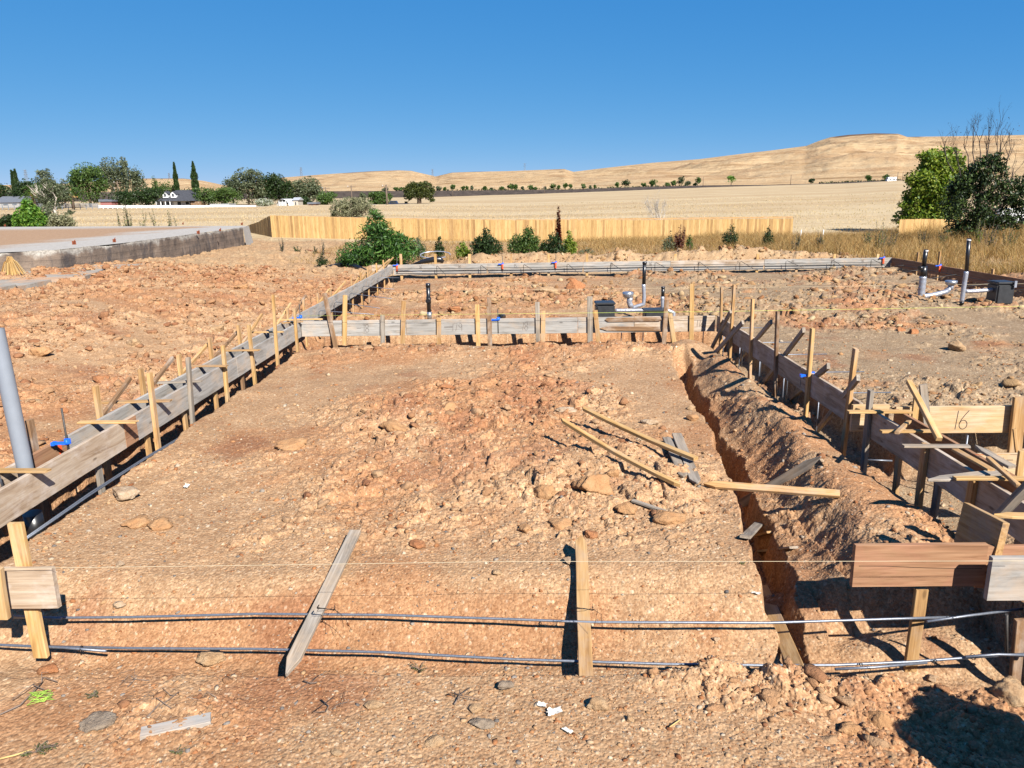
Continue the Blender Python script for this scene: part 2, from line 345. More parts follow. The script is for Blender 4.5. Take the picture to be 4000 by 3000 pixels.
# ------------------------------------------------------------- objects
def tag(o,label=None,cat=None,group=None,kind=None):
    if label: o['label']=label
    if cat: o['category']=cat
    if group: o['group']=group
    if kind: o['kind']=kind
    return o
def link(name,me,mat=None,parent=None,loc=None):
    o=bpy.data.objects.new(name,me); COL.objects.link(o)
    if mat is not None and me is not None: me.materials.append(mat)
    if parent is not None: o.parent=parent
    if loc is not None: o.location=loc
    return o
def npmesh(name,V,Fq,smooth=False):
    """V (n,3), Fq (m,k) faces all of k corners"""
    me=bpy.data.meshes.new(name); V=np.ascontiguousarray(V,dtype=np.float32); Fq=np.ascontiguousarray(Fq,dtype=np.int32)
    k=Fq.shape[1]
    me.vertices.add(len(V)); me.vertices.foreach_set('co',V.ravel())
    me.loops.add(Fq.size); me.loops.foreach_set('vertex_index',Fq.ravel())
    me.polygons.add(len(Fq)); me.polygons.foreach_set('loop_start',np.arange(0,Fq.size,k,dtype=np.int32))
    me.polygons.foreach_set('loop_total',np.full(len(Fq),k,dtype=np.int32))
    if smooth: me.polygons.foreach_set('use_smooth',np.ones(len(Fq),dtype=bool))
    me.update(calc_edges=True); return me
class MB:
    def __init__(s): s.v=[];s.f=[];s.sm=[]
    def add(s,vs,fs,sm=False):
        b=len(s.v); s.v+= [tuple(map(float,q)) for q in vs]; s.f+=[tuple(i+b for i in q) for q in fs]; s.sm+=[sm]*len(fs); return s
    def box(s,c,d,M=None,ch=0.):
        x,y,z=[q/2 for q in d]; vs=[(i*x,j*y,k*z) for i in(-1,1) for j in(-1,1) for k in(-1,1)]
        if M is not None: vs=[tuple(M@Vector(q)) for q in vs]
        vs=[(a+c[0],b+c[1],e+c[2]) for a,b,e in vs]
        return s.add(vs,[(0,1,3,2),(4,6,7,5),(0,4,5,1),(2,3,7,6),(0,2,6,4),(1,5,7,3)])
    def tube(s,pts,r,n=8,caps=True):
        pts=[Vector(p) for p in pts]; k=len(pts); R=r if hasattr(r,'__len__') else [r]*k
        vs=[];fs=[];u=None
        for i,p in enumerate(pts):
            t=(pts[min(i+1,k-1)]-pts[max(i-1,0)]); t=t.normalized() if t.length>1e-9 else Vector((0,0,1))
            if u is None: u=t.orthogonal().normalized()
            u=(u-t*u.dot(t)); u=u.normalized() if u.length>1e-6 else t.orthogonal().normalized(); w_=t.cross(u)
            vs+=[tuple(p+(u*math.cos(a)+w_*math.sin(a))*R[i]) for a in [2*math.pi*j/n for j in range(n)]]
        for i in range(k-1):
            for j in range(n): a=i*n+j;b=i*n+(j+1)%n; fs.append((a,b,b+n,a+n))
        s.add(vs,fs,True)
        if caps:
            b=len(s.v)-len(vs); s.f.append(tuple(range(b+n-1,b-1,-1))); s.f.append(tuple(range(b+(k-1)*n,b+k*n))); s.sm+=[False,False]
        return s
    def lathe(s,c,prof,n=20,M=None):
        vs=[];fs=[]
        for r,z in prof:
            for j in range(n):
                a=2*math.pi*j/n; q=Vector((r*math.cos(a),r*math.sin(a),z))
                if M is not None: q=M@q
                vs.append((q.x+c[0],q.y+c[1],q.z+c[2]))
        for i in range(len(prof)-1):
            for j in range(n): a=i*n+j;b=i*n+(j+1)%n; fs.append((a,b,b+n,a+n))
        s.add(vs,fs,True); b=len(s.v)-len(vs)
        s.f.append(tuple(range(b+n-1,b-1,-1))); s.f.append(tuple(range(b+(len(prof)-1)*n,b+len(prof)*n))); s.sm+=[False,False]; return s
    def build(s,name,mat,parent=None,origin=None):
        me=bpy.data.meshes.new(name); vs=s.v
        if origin is not None: vs=[(a-origin[0],b-origin[1],c-origin[2]) for a,b,c in vs]
        me.from_pydata(vs,[],s.f); me.polygons.foreach_set('use_smooth',s.sm); me.update()
        return link(name,me,mat,parent,origin)
def empty(name,loc,rz=0): 
    o=bpy.data.objects.new(name,None); COL.objects.link(o); o.location=tuple(float(q) for q in loc); o.rotation_euler=(0,0,rz); o.empty_display_size=.2; return o
def copy_tree(o,parent=None):
    c=o.copy(); COL.objects.link(c)
    if parent is not None: c.parent=parent
    for ch in list(o.children): copy_tree(ch,c)
    return c
def tup(p): return tuple(float(q) for q in p)

def plank(name,p0,p1,w,t,mat,wd=(0,0,1),tip0=0.,tip1=0.,bow=0.,parent=None,rough=1.,broken=0.):
    """board from p0 to p1 (centre line), w wide along wd, t thick; tip = length of a pointed end"""
    p0=Vector(tup(p0));p1=Vector(tup(p1)); L=(p1-p0).length; X=(p1-p0)/L; Z=Vector(wd); Z=(Z-X*Z.dot(X)).normalized(); Y=Z.cross(X)
    st=[0.]; 
    if tip0: st+=[tip0*.5,tip0]
    n=max(3,min(12,int(L/.25)+2)); a=tip0; b=L-tip1
    st+=[a+(b-a)*i/n for i in range(1,n)]+([b,b+tip1*.5] if tip1 else [])+[L]
    st=sorted(set(round(q,5) for q in st)); ch=min(.003,t*.15); vs=[];fs=[]; rd=random.Random(int(abs(p0.x*917+p0.y*331+p0.z*77)*100)+3)
    for q in st:
        k=1.; sh=0.
        if tip0 and q<tip0: k=.12+.88*q/tip0
        if tip1 and q>L-tip1: k=.12+.88*(L-q)/tip1
        hw=w/2*k; ht=t/2; yy=bow*4*(q/L)*(1-q/L)
        j=[rd.uniform(-1,1)*.0015*rough for _ in range(4)]
        for (ay,az) in [(-ht,-hw+ch),(-ht,hw-ch),(-ht+ch,hw),(ht-ch,hw),(ht,hw-ch),(ht,-hw+ch),(ht-ch,-hw),(-ht+ch,-hw)]:
            ex=0
            if broken and q==st[-1]: ex=rd.uniform(-broken,broken*.3)
            if q in(st[0],st[-1]): ex+=rd.uniform(-.002,.002)
            vs.append((q+ex,ay+yy+j[0],az+j[1]))
    m_=len(st)
    for i in range(m_-1):
        for j in range(8): a_=i*8+j;b_=i*8+(j+1)%8; fs.append((a_,b_,b_+8,a_+8))
    fs.append(tuple(range(7,-1,-1))); fs.append(tuple(range((m_-1)*8,m_*8)))
    me=bpy.data.meshes.new(name); me.from_pydata(vs,[],fs); me.update()
    o=link(name,me,mat); M=Matrix((X,Y,Z)).transposed().to_4x4(); M.translation=p0
    if parent is not None: o.parent=parent; o.matrix_basis=parent.matrix_basis.inverted()@M
    else: o.matrix_basis=M
    return o
def ribs(o,poly,width,y,mat,name='pencil_mark'):
    """thin flat strokes lying on a board: poly = list of polylines in (x,z) of the board"""
    vs=[];fs=[]
    for P in poly:
        b=len(vs)
        for i,(x,z) in enumerate(P):
            a=P[max(i-1,0)];c=P[min(i+1,len(P)-1)]; dx,dz=c[0]-a[0],c[1]-a[1]; l=math.hypot(dx,dz) or 1; nx,nz=-dz/l*width/2,dx/l*width/2
            vs+=[(x+nx,y,z+nz),(x-nx,y,z-nz)]
        for i in range(len(P)-1): fs.append((b+2*i,b+2*i+1,b+2*i+3,b+2*i+2))
    me=bpy.data.meshes.new(name); me.from_pydata(vs,[],fs); me.update(); return link(name,me,mat,o)
def circ(cx,cz,rx,rz,a0=0,a1=360,n=14): return [(cx+rx*math.cos(math.radians(a0+(a1-a0)*i/n)),cz+rz*math.sin(math.radians(a0+(a1-a0)*i/n))) for i in range(n+1)]
DIG={'1':[[(0,-.5),(.06,.5)]],'8':[circ(0,.25,.17,.24,270,-90),circ(0,-.25,.20,.25,90,450)],
 '6':[[(.22,.5),(.05,.28),(-.12,.02),(-.2,-.2)]+circ(0,-.25,.2,.24,170,-190)],'5':[[(.2,.48),(-.12,.45),(-.14,.1)]+circ(-.02,-.16,.2,.27,120,-140)],
 '7':[[(-.22,.42),(.22,.45),(.0,-.5)]],'9':[circ(0,.2,.2,.24,0,360),[(.2,.2),(.17,-.5)]],'-':[[(-.25,0),(.25,.02)]],'=':[[(-.5,.06),(.6,.08)],[(-.5,-.06),(.6,-.02)]],'/':[[(-.05,-.5),(.1,.5)]]}
def digits(board,txt,x,z,hgt,y,wd=.006,flip=1):
    P=[];cx=x
    for ch in txt:
        if ch==' ': cx+=flip*hgt*.4; continue
        for pl_ in DIG[ch]: P.append([(cx+flip*a*hgt,z+b*hgt) for a,b in pl_])
        cx+=flip*hgt*(.38 if ch in '1/' else .62)
    o=ribs(board,P,wd,y,MT['pencil']); return o

# ============================================================= THE SETTING
def build_ground():
    az=np.concatenate([np.radians(np.linspace(-80,-37,90,endpoint=False)),np.radians(np.linspace(-37,37,1080)),np.radians(np.linspace(37,80,91))[1:]])
    # rows: spacing grows as r^1.5
    a0=3.0**-.5;a1=62**-.5; n=1150; u=np.linspace(a0,a1,n); r=u**-2.
    r=np.concatenate([np.linspace(.3,3.0,60,endpoint=False),r,np.exp(np.linspace(math.log(62),math.log(9000),150))[1:]])
    A,R=np.meshgrid(az,r); x=(R*np.sin(A)).ravel(); y=(R*np.cos(A)).ravel()
    h,dug,pb,lt,t2,ct=ground(x,y); p1,i1,p2,i2,p3,i3,p4,i4=pb
    far=np.hypot(x,y)>450; h=np.where(far,np.minimum(h,6),h)
    V=np.stack([x,y,h],1); nr,nc=A.shape
    i=np.arange(nr-1)[:,None]*nc+np.arange(nc-1)[None,:]
    F=np.stack([i,i+1,i+1+nc,i+nc],-1).reshape(-1,4)
    me=npmesh('ground',V,F,True)
    C=lambda *c:np.array(lin(c)[:3])
    gravel=C(218,170,124); orange=C(212,150,100); red=C(180,112,74); grey=C(192,160,124); straw=C(226,198,152); straw2=C(214,180,130)
    ze=lambda m:m[:,None]
    base=gravel+(grey-gravel)*ze(ss(2.4,4.,x)*(y<28))
    no=fbm(x*.9,y*.9,81,5); no2=fbm(x*.35+9,y*.35,82,4)
    om=ss(.05,.45,no+.35*dug+.5*ss(-5,-6,x)*no2-.25*ss(3,4,x)+.35*bump(x,y,0,4.45,6,.25,1.)+.5*ss(4.4,4.1,y)*ss(1.0,2.2,x))
    base=base+(orange-base)*ze(om*.85)
    rm=ss(.25,.6,fbm(x*1.3+5,y*1.3,83,5)+.2*dug)*(y<27); base=base+(red-base)*ze(rm*.55)
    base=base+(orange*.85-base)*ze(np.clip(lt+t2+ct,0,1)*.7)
    tone=.97+.10*(p1-.3)+.10*(p2-.3)+.10*(p3-.3)+(p4>.001)*.35*(i4-.4)
    base=base*ze(tone)
    rr=ss(.5,.9,p2)*ss(0,.3,no)+ss(.6,1.,p1)*.6; base=base+(C(190,124,82)-base)*ze(np.clip(rr,0,1)*.5)
    pale=(p4>.001)*(i4>.82); base=base+(C(228,206,176)-base)*ze(np.clip(pale,0,1)*.5)
    out=ss(25.5,27,y+2*no)*1.; base=base+(C(206,172,128)-base)*ze(out*.6)
    gr=ss(47,54,y+6*no); fld=straw+(straw2-straw)*ze(np.clip(.5+fbm(x*.02,y*.12,84,5)*1.6,0,1)); base=base+(fld-base)*ze(gr)
    lum=base@np.array([.3,.55,.15]); base=base+(lum[:,None]*np.array([1.12,1.,.74])-base)*(.17+.12*ss(50,56,y))[:,None]
    col=np.concatenate([np.clip(base*np.array([.445,.445,.445])*(1+.08*ss(50,56,y))[:,None],0,1),(1-gr)[:,None]],1).astype(np.float32)
    at=me.color_attributes.new('gcol','FLOAT_COLOR','POINT'); at.data.foreach_set('color',col.ravel())
    return tag(link('ground',me,MT['ground']),kind='structure')
build_ground()

# ---- loose soil, in real lumps
def ico(sub):
    import bmesh
    b=bmesh.new(); bmesh.ops.create_icosphere(b,subdivisions=sub,radius=1.); b.verts.ensure_lookup_table()
    V=np.array([v.co[:] for v in b.verts]); F=np.array([[v.index for v in f.verts] for f in b.faces]); b.free(); return V,F
def rnoise(V,s,amp,seed):
    """cheap 3-D lumpiness for (n,k,3) unit points"""
    r=np.random.default_rng(seed); t=0
    for i in range(5):
        d=r.normal(size=(V.shape[0],1,3))*s*(1+.6*i); ph=r.uniform(0,6.28,size=(V.shape[0],1)); t=t+np.sin((V*d).sum(-1)+ph)/(1+.55*i)
    return 1+amp*t
def scatter(name,P,size,mat,sub,seed,flat=.7,amp=.18,kind='stuff',sink=.25):
    r=np.random.default_rng(seed); V,F=ico(sub); n=len(P)
    W=np.repeat(V[None],n,0); NP=11; pn=r.normal(size=(n,NP,3)); pn/=np.linalg.norm(pn,axis=2,keepdims=True); pd=r.uniform(.42,.9,(n,NP))
    rad=np.full(W.shape[:2],1.1)
    for q in range(NP):
        dt=(W*pn[:,q][:,None,:]).sum(-1); rad=np.minimum(rad,np.where(dt>.05,pd[:,q][:,None]/np.maximum(dt,.05),9.))
    W=W*(rad*rnoise(W,2.6,amp*.45,seed)*rnoise(W,7.,amp*.18,seed+9))[...,None]
    W=W*np.stack([r.uniform(.75,1.3,n),r.uniform(.6,1.,n),r.uniform(flat*.7,flat*1.2,n)],1)[:,None,:]
    a=r.uniform(0,6.28,n); ca,sa=np.cos(a)[:,None],np.sin(a)[:,None]; tl=r.normal(0,.25,n)[:,None]
    X,Y,Z=W[...,0],W[...,1],W[...,2]; Y,Z=Y*np.cos(tl)-Z*np.sin(tl),Y*np.sin(tl)+Z*np.cos(tl)
    W=np.stack([X*ca-Y*sa,X*sa+Y*ca,Z],-1)*size[:,None,None]
    W=W+P[:,None,:]; W[...,2]+=(size*(flat*.7-sink*1.6))[:,None]
    FF=(F[None]+np.arange(n)[:,None,None]*len(V)).reshape(-1,3)
    o=link(name,npmesh(name,W.reshape(-1,3),FF,False),mat); return tag(o,kind=kind)
def ground_pts(n,seed,ymin=3.0,ymax=27,xlim=36,power=1.5,x0=None):
    r=np.random.default_rng(seed)
    a=3.0**-.5;b=ymax**-.5; rr=r.uniform(b,(ymin)**-.5,n)**-2.; az=np.radians(r.uniform(-xlim,xlim,n))
    return rr*np.sin(az),rr*np.cos(az)
MT['stones']=mat_rock('mixed_gravel',[(0,lin((150,96,62))),(.2,lin((190,130,86))),(.45,lin((205,158,112))),(.7,lin((214,176,134))),(.86,lin((226,205,176))),(.93,lin((160,150,140))),(1,lin((110,104,100)))],20,.4,True)
MT['clods']=mat_rock('soil_clods',[(0,lin((172,118,84))),(.3,lin((192,142,102))),(.6,lin((204,158,116))),(1,lin((212,172,132)))],14,1.,True)
MT['clods_tan']=mat_rock('tan_clods',[(0,lin((166,112,72))),(.4,lin((186,146,104))),(.8,lin((200,164,120))),(1,lin((216,190,150)))],14,.8,True)
def stones():
    x,y=ground_pts(40000,5,2.9,14); h=ground(x,y,1); d=np.hypot(x,y); r=np.random.default_rng(1)
    k=fbm(x*.8,y*.8,91,3)+.15>r.uniform(-.8,.6,len(x)); x,y,d=x[k],y[k],d[k]
    h=ground(x,y)[0]; s=.0048*(1+r.pareto(2.6,len(x))).clip(1,5)*(.5+.14*d)
    scatter('gravel',np.stack([x,y,h],1),s,MT['stones'],1,2,.6,.16)
    x,y=ground_pts(22000,8,3.0,30); g=ground(x,y); dug=g[1]; r=np.random.default_rng(3)
    k=(dug>r.uniform(.15,1.1,len(x)))&(g[3]<.3); x,y,z=x[k],y[k],g[0][k]; d=np.hypot(x,y)
    s=(.011*(1+r.pareto(2.2,len(x))).clip(1,6)*(.6+.055*d)).clip(.008,.085)
    lf=(x<3.)
    for nm,q,mt in (('soil_clods',lf,MT['clods']),('tan_soil_clods',~lf,MT['clods_tan'])):
        big=q&(s>.045)
        scatter(nm,np.stack([x,y,z],1)[q&~big],s[q&~big],mt,2,4,.7,.2)
        scatter('large_'+nm,np.stack([x,y,z],1)[big],s[big],mt,3,5,.62,.24)
stones()
def rubble():
    r=np.random.default_rng(77)
    for nm,x0,x1,y0,y1,n,mt,thr in (('bank_clods',-16,-4.9,6,27,15000,'clods',.12),('pad_clods',3.9,12,8,25,5000,'clods_tan',.25),('middle_clods',-3.6,4,14.6,24.6,5000,'clods_tan',.2),('mound_clods',-3.,2.,5.4,12.9,2600,'clods',.3),('pit_clods',.5,2.6,3.05,3.85,260,'clods',.1),('heap_clods',-3,14,28.5,32,1500,'clods_tan',-1)):
        x=r.uniform(x0,x1,n);y=r.uniform(y0,y1,n); k=np.abs(x/y)<.78; x,y=x[k],y[k]; g=ground(x,y); k=(g[1]+.35*fbm(x*1.3,y*1.3,311,3)>r.uniform(thr,thr+.8,len(x)))&(g[3]<.2)&(g[5]<.2); x,y,z=x[k],y[k],g[0][k]
        s=(.022*(1+r.pareto(2.3,len(x))).clip(1,5.)*(.75+.02*np.hypot(x,y))).clip(.01,.14); 
        if nm in('pit_clods','mound_clods'): s*=.75
        b=s>.055
        for q,sub,pre in ((~b,1,''),(b,2,'large_')):
            if q.sum(): scatter(pre+nm,np.stack([x,y,z],1)[q],s[q],MT[mt],sub,int(n+sub),.62,.22,sink=.2)
rubble()

# ---- hills
def build_hills():
    prof=[(-1500,720),(-300,716),(0,722),(250,719),(300,712),(480,701),(579,697),(723,697),(800,706),(881,724),(1000,712),(1100,694),(1271,681),(1452,669),(1560,665),(1610,667),(1678,683),(1705,689),(1768,674),(1850,671),(2000,668),(2203,660),(2240,671),(2362,656),(2542,636),(2723,622),(2904,599),(3000,588),(3136,570),(3181,551),(3226,536),(3294,527),(3393,521),(3484,523),(3520,535),(3678,533),(4000,527),(4600,515),(6000,530)]
    n=1500; q=np.linspace(-1.1,1.2,n); xp=np.array([p[0] for p in prof]); qq=np.array([ray(a,760)[0]/ray(a,760)[1] for a in xp])
    zz=np.array([ (lambda r:r[2]/r[1])(ray(a,b)) for a,b in prof])     # slope to the skyline
    sl=np.interp(q,qq,zz); base=np.interp(q,_qa,HZP)
    m=230; t=np.linspace(0,1,m)
    Q,T=np.meshgrid(q,t); D=430+T**1.15*2300; X=Q*D; 
    top=H+sl*2730; bs=base-.8
    prof_t=T**1.25
    n1=fbm(X*.004+T*3,D*.004,101,5); n2=fbm(X*.018,D*.02,102,5); gl=np.abs(fbm(X*.007+.5*n1,D*.0016,103,4))
    Z=bs[None,:]+(top-bs)[None,:]*prof_t
    amp=(top-bs)[None,:]*np.sin(np.pi*T)
    Z=Z+amp*(.10*n1+.04*n2-.10*gl)+1.2*n2*np.sin(np.pi*T)
    Z=np.minimum(Z,H+(sl[None,:]-.0006*(1-T))*D)          # nothing stands above the ridge line
    # mesa edge
    V=np.stack([X,D,Z],-1).reshape(-1,3)
    # back slope so that the ridge is solid
    V2=np.stack([q*3300,np.full(n,3300.),top-60],-1); V=np.concatenate([V,V2])
    i=np.arange(m)[:,None]*n+np.arange(n-1)[None,:]; F=np.stack([i,i+1,i+1+n,i+n],-1).reshape(-1,4)
    me=npmesh('hills',V,F,True)
    C=lambda *c:np.array(lin(c)[:3])
    a=C(212,178,134);b=C(226,198,156);c=C(172,132,96);dk=C(104,80,66)  # straw and rock tones, paled to stand in for slight distance haze
    st=fbm(X*.004+.3*n1,D*.05+Z*.5,104,5,.6); f=np.clip(.5+1.3*st,0,1)[...,None]
    col=a+(b-a)*f; col=col+(c-col)*(ss(.18,.55,fbm(X*.009+4,D*.012+Z*.06,105,5))*.5)[...,None]
    gul=ss(.12,.0,gl)*np.sin(np.pi*T)**.5; col=col+(c-col)*(gul*.35)[...,None]
    # dark rock on the mesa rim and in a few outcrop lines
    mesa=lambda q0,q1:band(Q,q0,q1,.008)
    rim=ss(.90,.97,T)*ss(-.35,.0,fbm(X*.01,D*.004,107,3))*(mesa(.39,.50)+mesa(-.23,-.14)*.8+mesa(-.11,-.05)*.8+mesa(-.53,-.42)*.8+mesa(.03,.065))
    line=ss(.35,.6,fbm(X*.006,Z*.35+D*.002,106,4))*ss(.3,.5,T)
    col=col+(dk-col)*np.clip(rim*.9+line*.5,0,.9)[...,None]
    col=col*.47; col=np.concatenate([col.reshape(-1,3),col[-1]]); col=np.concatenate([col,np.zeros((len(col),1))],1).astype(np.float32)
    at=me.color_attributes.new('gcol','FLOAT_COLOR','POINT'); at.data.foreach_set('color',col.ravel())
    k=N('dry_hill_grass',.95,.05); A=k.n('ShaderNodeAttribute',attribute_name='gcol'); v=k.mp((.05,.03,.3)); f=k.noise(v,1.,6,.7)
    v2=k.mp((.004,.004,.16)); f2=k.noise(v2,2.,5,.7,.8)
    cc=k.mix(1,A.outputs['Color'],k.ramp(f,[(.3,(.88,.85,.82)),(.7,(1.1,1.1,1.1))]),'MULTIPLY')
    cc=k.mix(1,cc,k.ramp(f2,[(.35,(.62,.55,.48)),(.45,(.97,.96,.95)),(.66,(1.08,1.08,1.08))]),'MULTIPLY'); k.col(cc); k.bump(k.noise(v,3.,5,.7),.5,6.)
    return tag(link('hills',me,k.m),kind='structure')
build_hills()
# ---- the dark highway embankment across the field, with its road
def embankment():
    top=[(-600,752),(900,750),(1300,747),(1700,745),(2000,743),(2240,740),(2500,730),(2770,724),(3000,722),(3200,717),(3500,703),(3700,700),(4600,690)]
    bot=[(-600,790),(900,785),(1300,778),(1700,772),(2000,764),(2250,756),(2500,740),(2770,731),(3000,726),(3200,722),(3500,714),(3700,711),(4600,702)]
    xs=np.linspace(-600,4600,200); mb=MB(); vs=[];vr=[]
    for x in xs:
        b=py(x,np.interp(x,*zip(*bot)),398.); t=py(x,np.interp(x,*zip(*top)),404.); b[2]-=1.2
        vs+=[tup(b),tup(t),(t[0],t[1]+14,t[2]),(t[0],t[1]+20,t[2]-4)]
        vr+=[(t[0],t[1]+1.5,t[2]+.04),(t[0],t[1]+12.5,t[2]+.04)]
    fs=[(4*i+j,4*i+4+j,4*i+5+j,4*i+1+j) for i in range(199) for j in range(3)]
    mb.add(vs,fs)
    k=N('dark_embankment_soil',.95,.1); v=k.mp((.25,.25,.6)); k.col(k.ramp(k.noise(v,1.5,6,.65),[(.3,(.025,.02,.018,1)),(.55,(.045,.036,.031,1)),(.75,(.07,.055,.047,1))])); 
    tag(mb.build('embankment',k.m),kind='structure')
    r=MB(); r.add(vr,[(2*i,2*i+2,2*i+3,2*i+1) for i in range(199)]); tag(r.build('road',mat_plain('highway_asphalt',(.06,.06,.062),.9,.2,0,.2,.1,2)),kind='structure')
embankment()
# ---- range very far away, its air haze painted in as faint blue
def far_range():
    mb=MB(); xs=np.linspace(-1500,420,60); vs=[]
    for i,x in enumerate(xs):
        yy=718-9*math.sin(i*.21)*math.exp(-((x+100)/700)**2)+2*math.sin(i*1.3); t=py(x,yy,22000.); b=(t[0],20500.,-60.)
        vs+=[b,tup(t),(t[0]*1.05,23500.,-60.)]
    mb.add(vs,[(3*i+j,3*i+3+j,3*i+4+j,3*i+1+j) for i in range(59) for j in range(2)])
    tag(mb.build('mountains',mat_plain('haze_blue_range',(.15,.27,.42),1.,0.,0,.05,0)),kind='structure')
far_range()

# ============================================================= FORM BOARDS, STAKES, BRACES
ORD=['first','second','third','fourth','fifth','sixth','seventh','eighth','ninth','tenth','eleventh','twelfth','thirteenth','fourteenth','fifteenth','sixteenth']
WN={'wood_new':'fresh yellow','wood_tan':'sun tanned','wood_grey':'weathered grey','wood_brown':'old brown'}
BH=.286; BT=.038
def board(name,p0,p1,mat,label,group=None,h=BH,t=BT,cat='board',bow=0.):
    """board standing on edge, its top edge centred on p0-p1"""
    p0=Vector(tup(p0))-Vector((0,0,h/2)); p1=Vector(tup(p1))-Vector((0,0,h/2))
    return tag(plank(name,p0,p1,h,t,MT[mat],(0,0,1),bow=bow,rough=.5),label,cat,group)
# left inner line (face toward the mound at X=-4.07)
XL=-4.09; XO=-4.37; XR=3.52; YC=13.62; YF=25.4; XS=12.2
G='form boards along the left trench'
b=board('form_board',(XL,4.62,0),(XL,7.52,0),'board_tan','long tan grey form board nearest the camera on the inner left line',G,bow=.004)
b=board('form_board',(XL,7.53,0),(XL,10.4,0),'board_grey','grey form board on the inner left line, starting beyond the brown end patch',G)
b=board('form_board',(XL,10.41,0),(XL,13.58,0),'board_grey','grey form board on the inner left line that ends at the cross board',G)
pt=plank('board_patch',(XL+.021,7.28,-.143),(XL+.021,7.53,-.143),.27,.003,MT['board_brown'],(0,0,1)); tag(pt,'reddish brown wet patch of wood at the end of the near left board','board')
board('form_board',(XO,4.9,0),(XO,6.12,0),'board_tan','tan form board on the outer left line beside the grey standpipe',G)
b=board('form_board',(XO,6.13,0),(XO,6.78,0),'board_brown','short brown form board carrying an orange paint mark on the outer left line',G)
ribs(b,[[(.52,-.13),(.53,.0),(.52,.13)]],.05,-.0215,MT['orange'],'paint_mark')
for i,(a,c) in enumerate([(6.79,9.9),(9.91,13.6),(13.61,17.3),(17.31,21.1),(21.11,25.36)]):
    board('form_board',(XO,a,0),(XO,c,0),'board_grey',['grey form board on the outer left line behind the first spreaders','grey form board on the outer left line ending level with the cross board','grey form board just beyond the cross board, pencilled with dowel marks','grey form board on the far half of the left line','grey form board meeting the far left corner'][i],G)
# middle cross board
G='boards of the middle cross form'
cb=[(-4.07,-2.15,'board_grey'),(-2.14,.98,'board_grey'),(.99,2.0,'board_grey'),(2.01,3.47,'board_tan')]
lab=['pale grey board at the left end of the cross form, pencilled 18','long pale grey board in the middle of the cross form','grey board of the cross form behind the two nailed stakes','tan grey board at the right end of the cross form']
C_=[]
for (a,c,mt),l in zip(cb,lab): C_.append(board('form_board',(a,YC,0),(c,YC,0),mt,l,G))
def dg(o,txt,ximg,hgt=.15,Y=YC,y=-.0205,wd=.0055,dz=0.):
    x=py(ximg,1270 if Y<20 else 1020,Y)[0]-o.location.x; digits(o,txt,x,dz,hgt,y,wd)
dg(C_[0],'-18',1402); dg(C_[1],'=179',1750,.14); dg(C_[1],'/8',2043,.15); dg(C_[3],'1/6',2722,.12)
# two stakes nailed flat on the cross form
tag(plank('wood_stake',py(2364,1249,YC-.03),py(2586,1247,YC-.03),.075,.02,MT['wood_brown'],(0,0,1),.05,.05),'upper of two brown stakes nailed flat on the cross board','stake','stakes nailed flat on the cross board')
tag(plank('wood_stake',py(2344,1283,YC-.03),py(2580,1285,YC-.03),.08,.02,MT['wood_brown'],(0,0,1),.12,.0,broken=.02),'lower of two brown stakes nailed flat, pointed at its left end','stake','stakes nailed flat on the cross board')
# right line
G='form boards along the right trench'
R_=[]
for (a,c,mt),l in zip([(13.6,11.4,'board_tan'),(11.39,9.35,'board_tan'),(9.34,7.66,'board_tan'),(7.5,4.62,'board_tan')],['shaded tan form board nearest the cross form on the right line','shaded tan form board pencilled 18 on the right line, upper of two','shaded tan form board pencilled 18 on the right line behind the tall yellow stake','long dark brown form board nearest the camera on the right line']):
    R_.append(board('form_board',(XR,a,0),(XR,c,0),mt,l,G))
for o in R_[1:3]: digits(o,'18',.55,.0,.17,.0205,.009,flip=1)
board('form_board',(XR+.25,7.42,0),(XR+.25,5.42,0),'board_brown','brown form board on the inner right line, in front of the board pencilled 16',G)
board('form_board',(XR+.25,5.41,0),(XR+.25,4.55,0),'board_tan','short tan board at the near end of the inner right line',G)
o=board('form_board',(3.80,7.50,0),(5.02,7.50,0),'board_yellow','yellow form board pencilled 16 at the right edge of the picture','boards right of the inner right line'); digits(o,'16',.62,.0,.2,-.0205,.008)
board('form_board',(3.40,7.60,0),(3.78,7.60,0),'board_yellow','short yellow board end behind the leaning stakes, left of the one pencilled 16','boards right of the inner right line')
board('form_board',(5.06,7.50,0),(6.6,7.50,0),'board_yellow','yellow board continuing right of the post','boards right of the inner right line')
board('form_board',(3.79,6.05,0),(4.45,6.05,0),'board_yellow','short yellow cross board under the pile of loose stakes','boards right of the inner right line')
board('form_board',(3.79,5.15,0),(4.6,5.15,0),'board_tan','tan cross board behind the tilted block','boards right of the inner right line')
# far form and right hand side form
G='boards of the far form'
fx=[(-4.35,-1.2),(-1.19,2.0),(2.01,4.9),(4.91,8.0),(8.01,10.3),(10.31,12.2)]
fl=['grey board at the left corner of the far form','second grey board from the left corner of the far form','third grey board of the far form, behind the tall vent pipe','fourth board of the far form, right of the tall vent pipe','fifth board of the far form, bright grey','last board of the far form, meeting the right corner']
for i,((a,c),l) in enumerate(zip(fx,fl)):
    o=board('form_board',(a,YF,0),(c,YF,0),'board_grey' if i!=3 else 'board_tan',l,G,h=.19)
    for tx in [('16',.9),('18',2.2)]:
        if tx[1]<c-a: digits(o,['16','15','18','16','15','16'][i] if tx[1]<1 else ['16','18','16','15','16','18'][i],tx[1],0,.12,-.021,.010)
    o=board('form_board',(a+.02,YF+.003,-.194),(c-.02,YF+.003,-.194),'board_grey','lower course under the '+l,'lower boards of the far form',h=.14)
board('form_board',(-5.05,YF-.05,.01),(-4.41,YF-.05,.01),'board_tan','pinkish board end left of the far left corner','boards of the far form',h=.22)
G='boards of the far right side form'
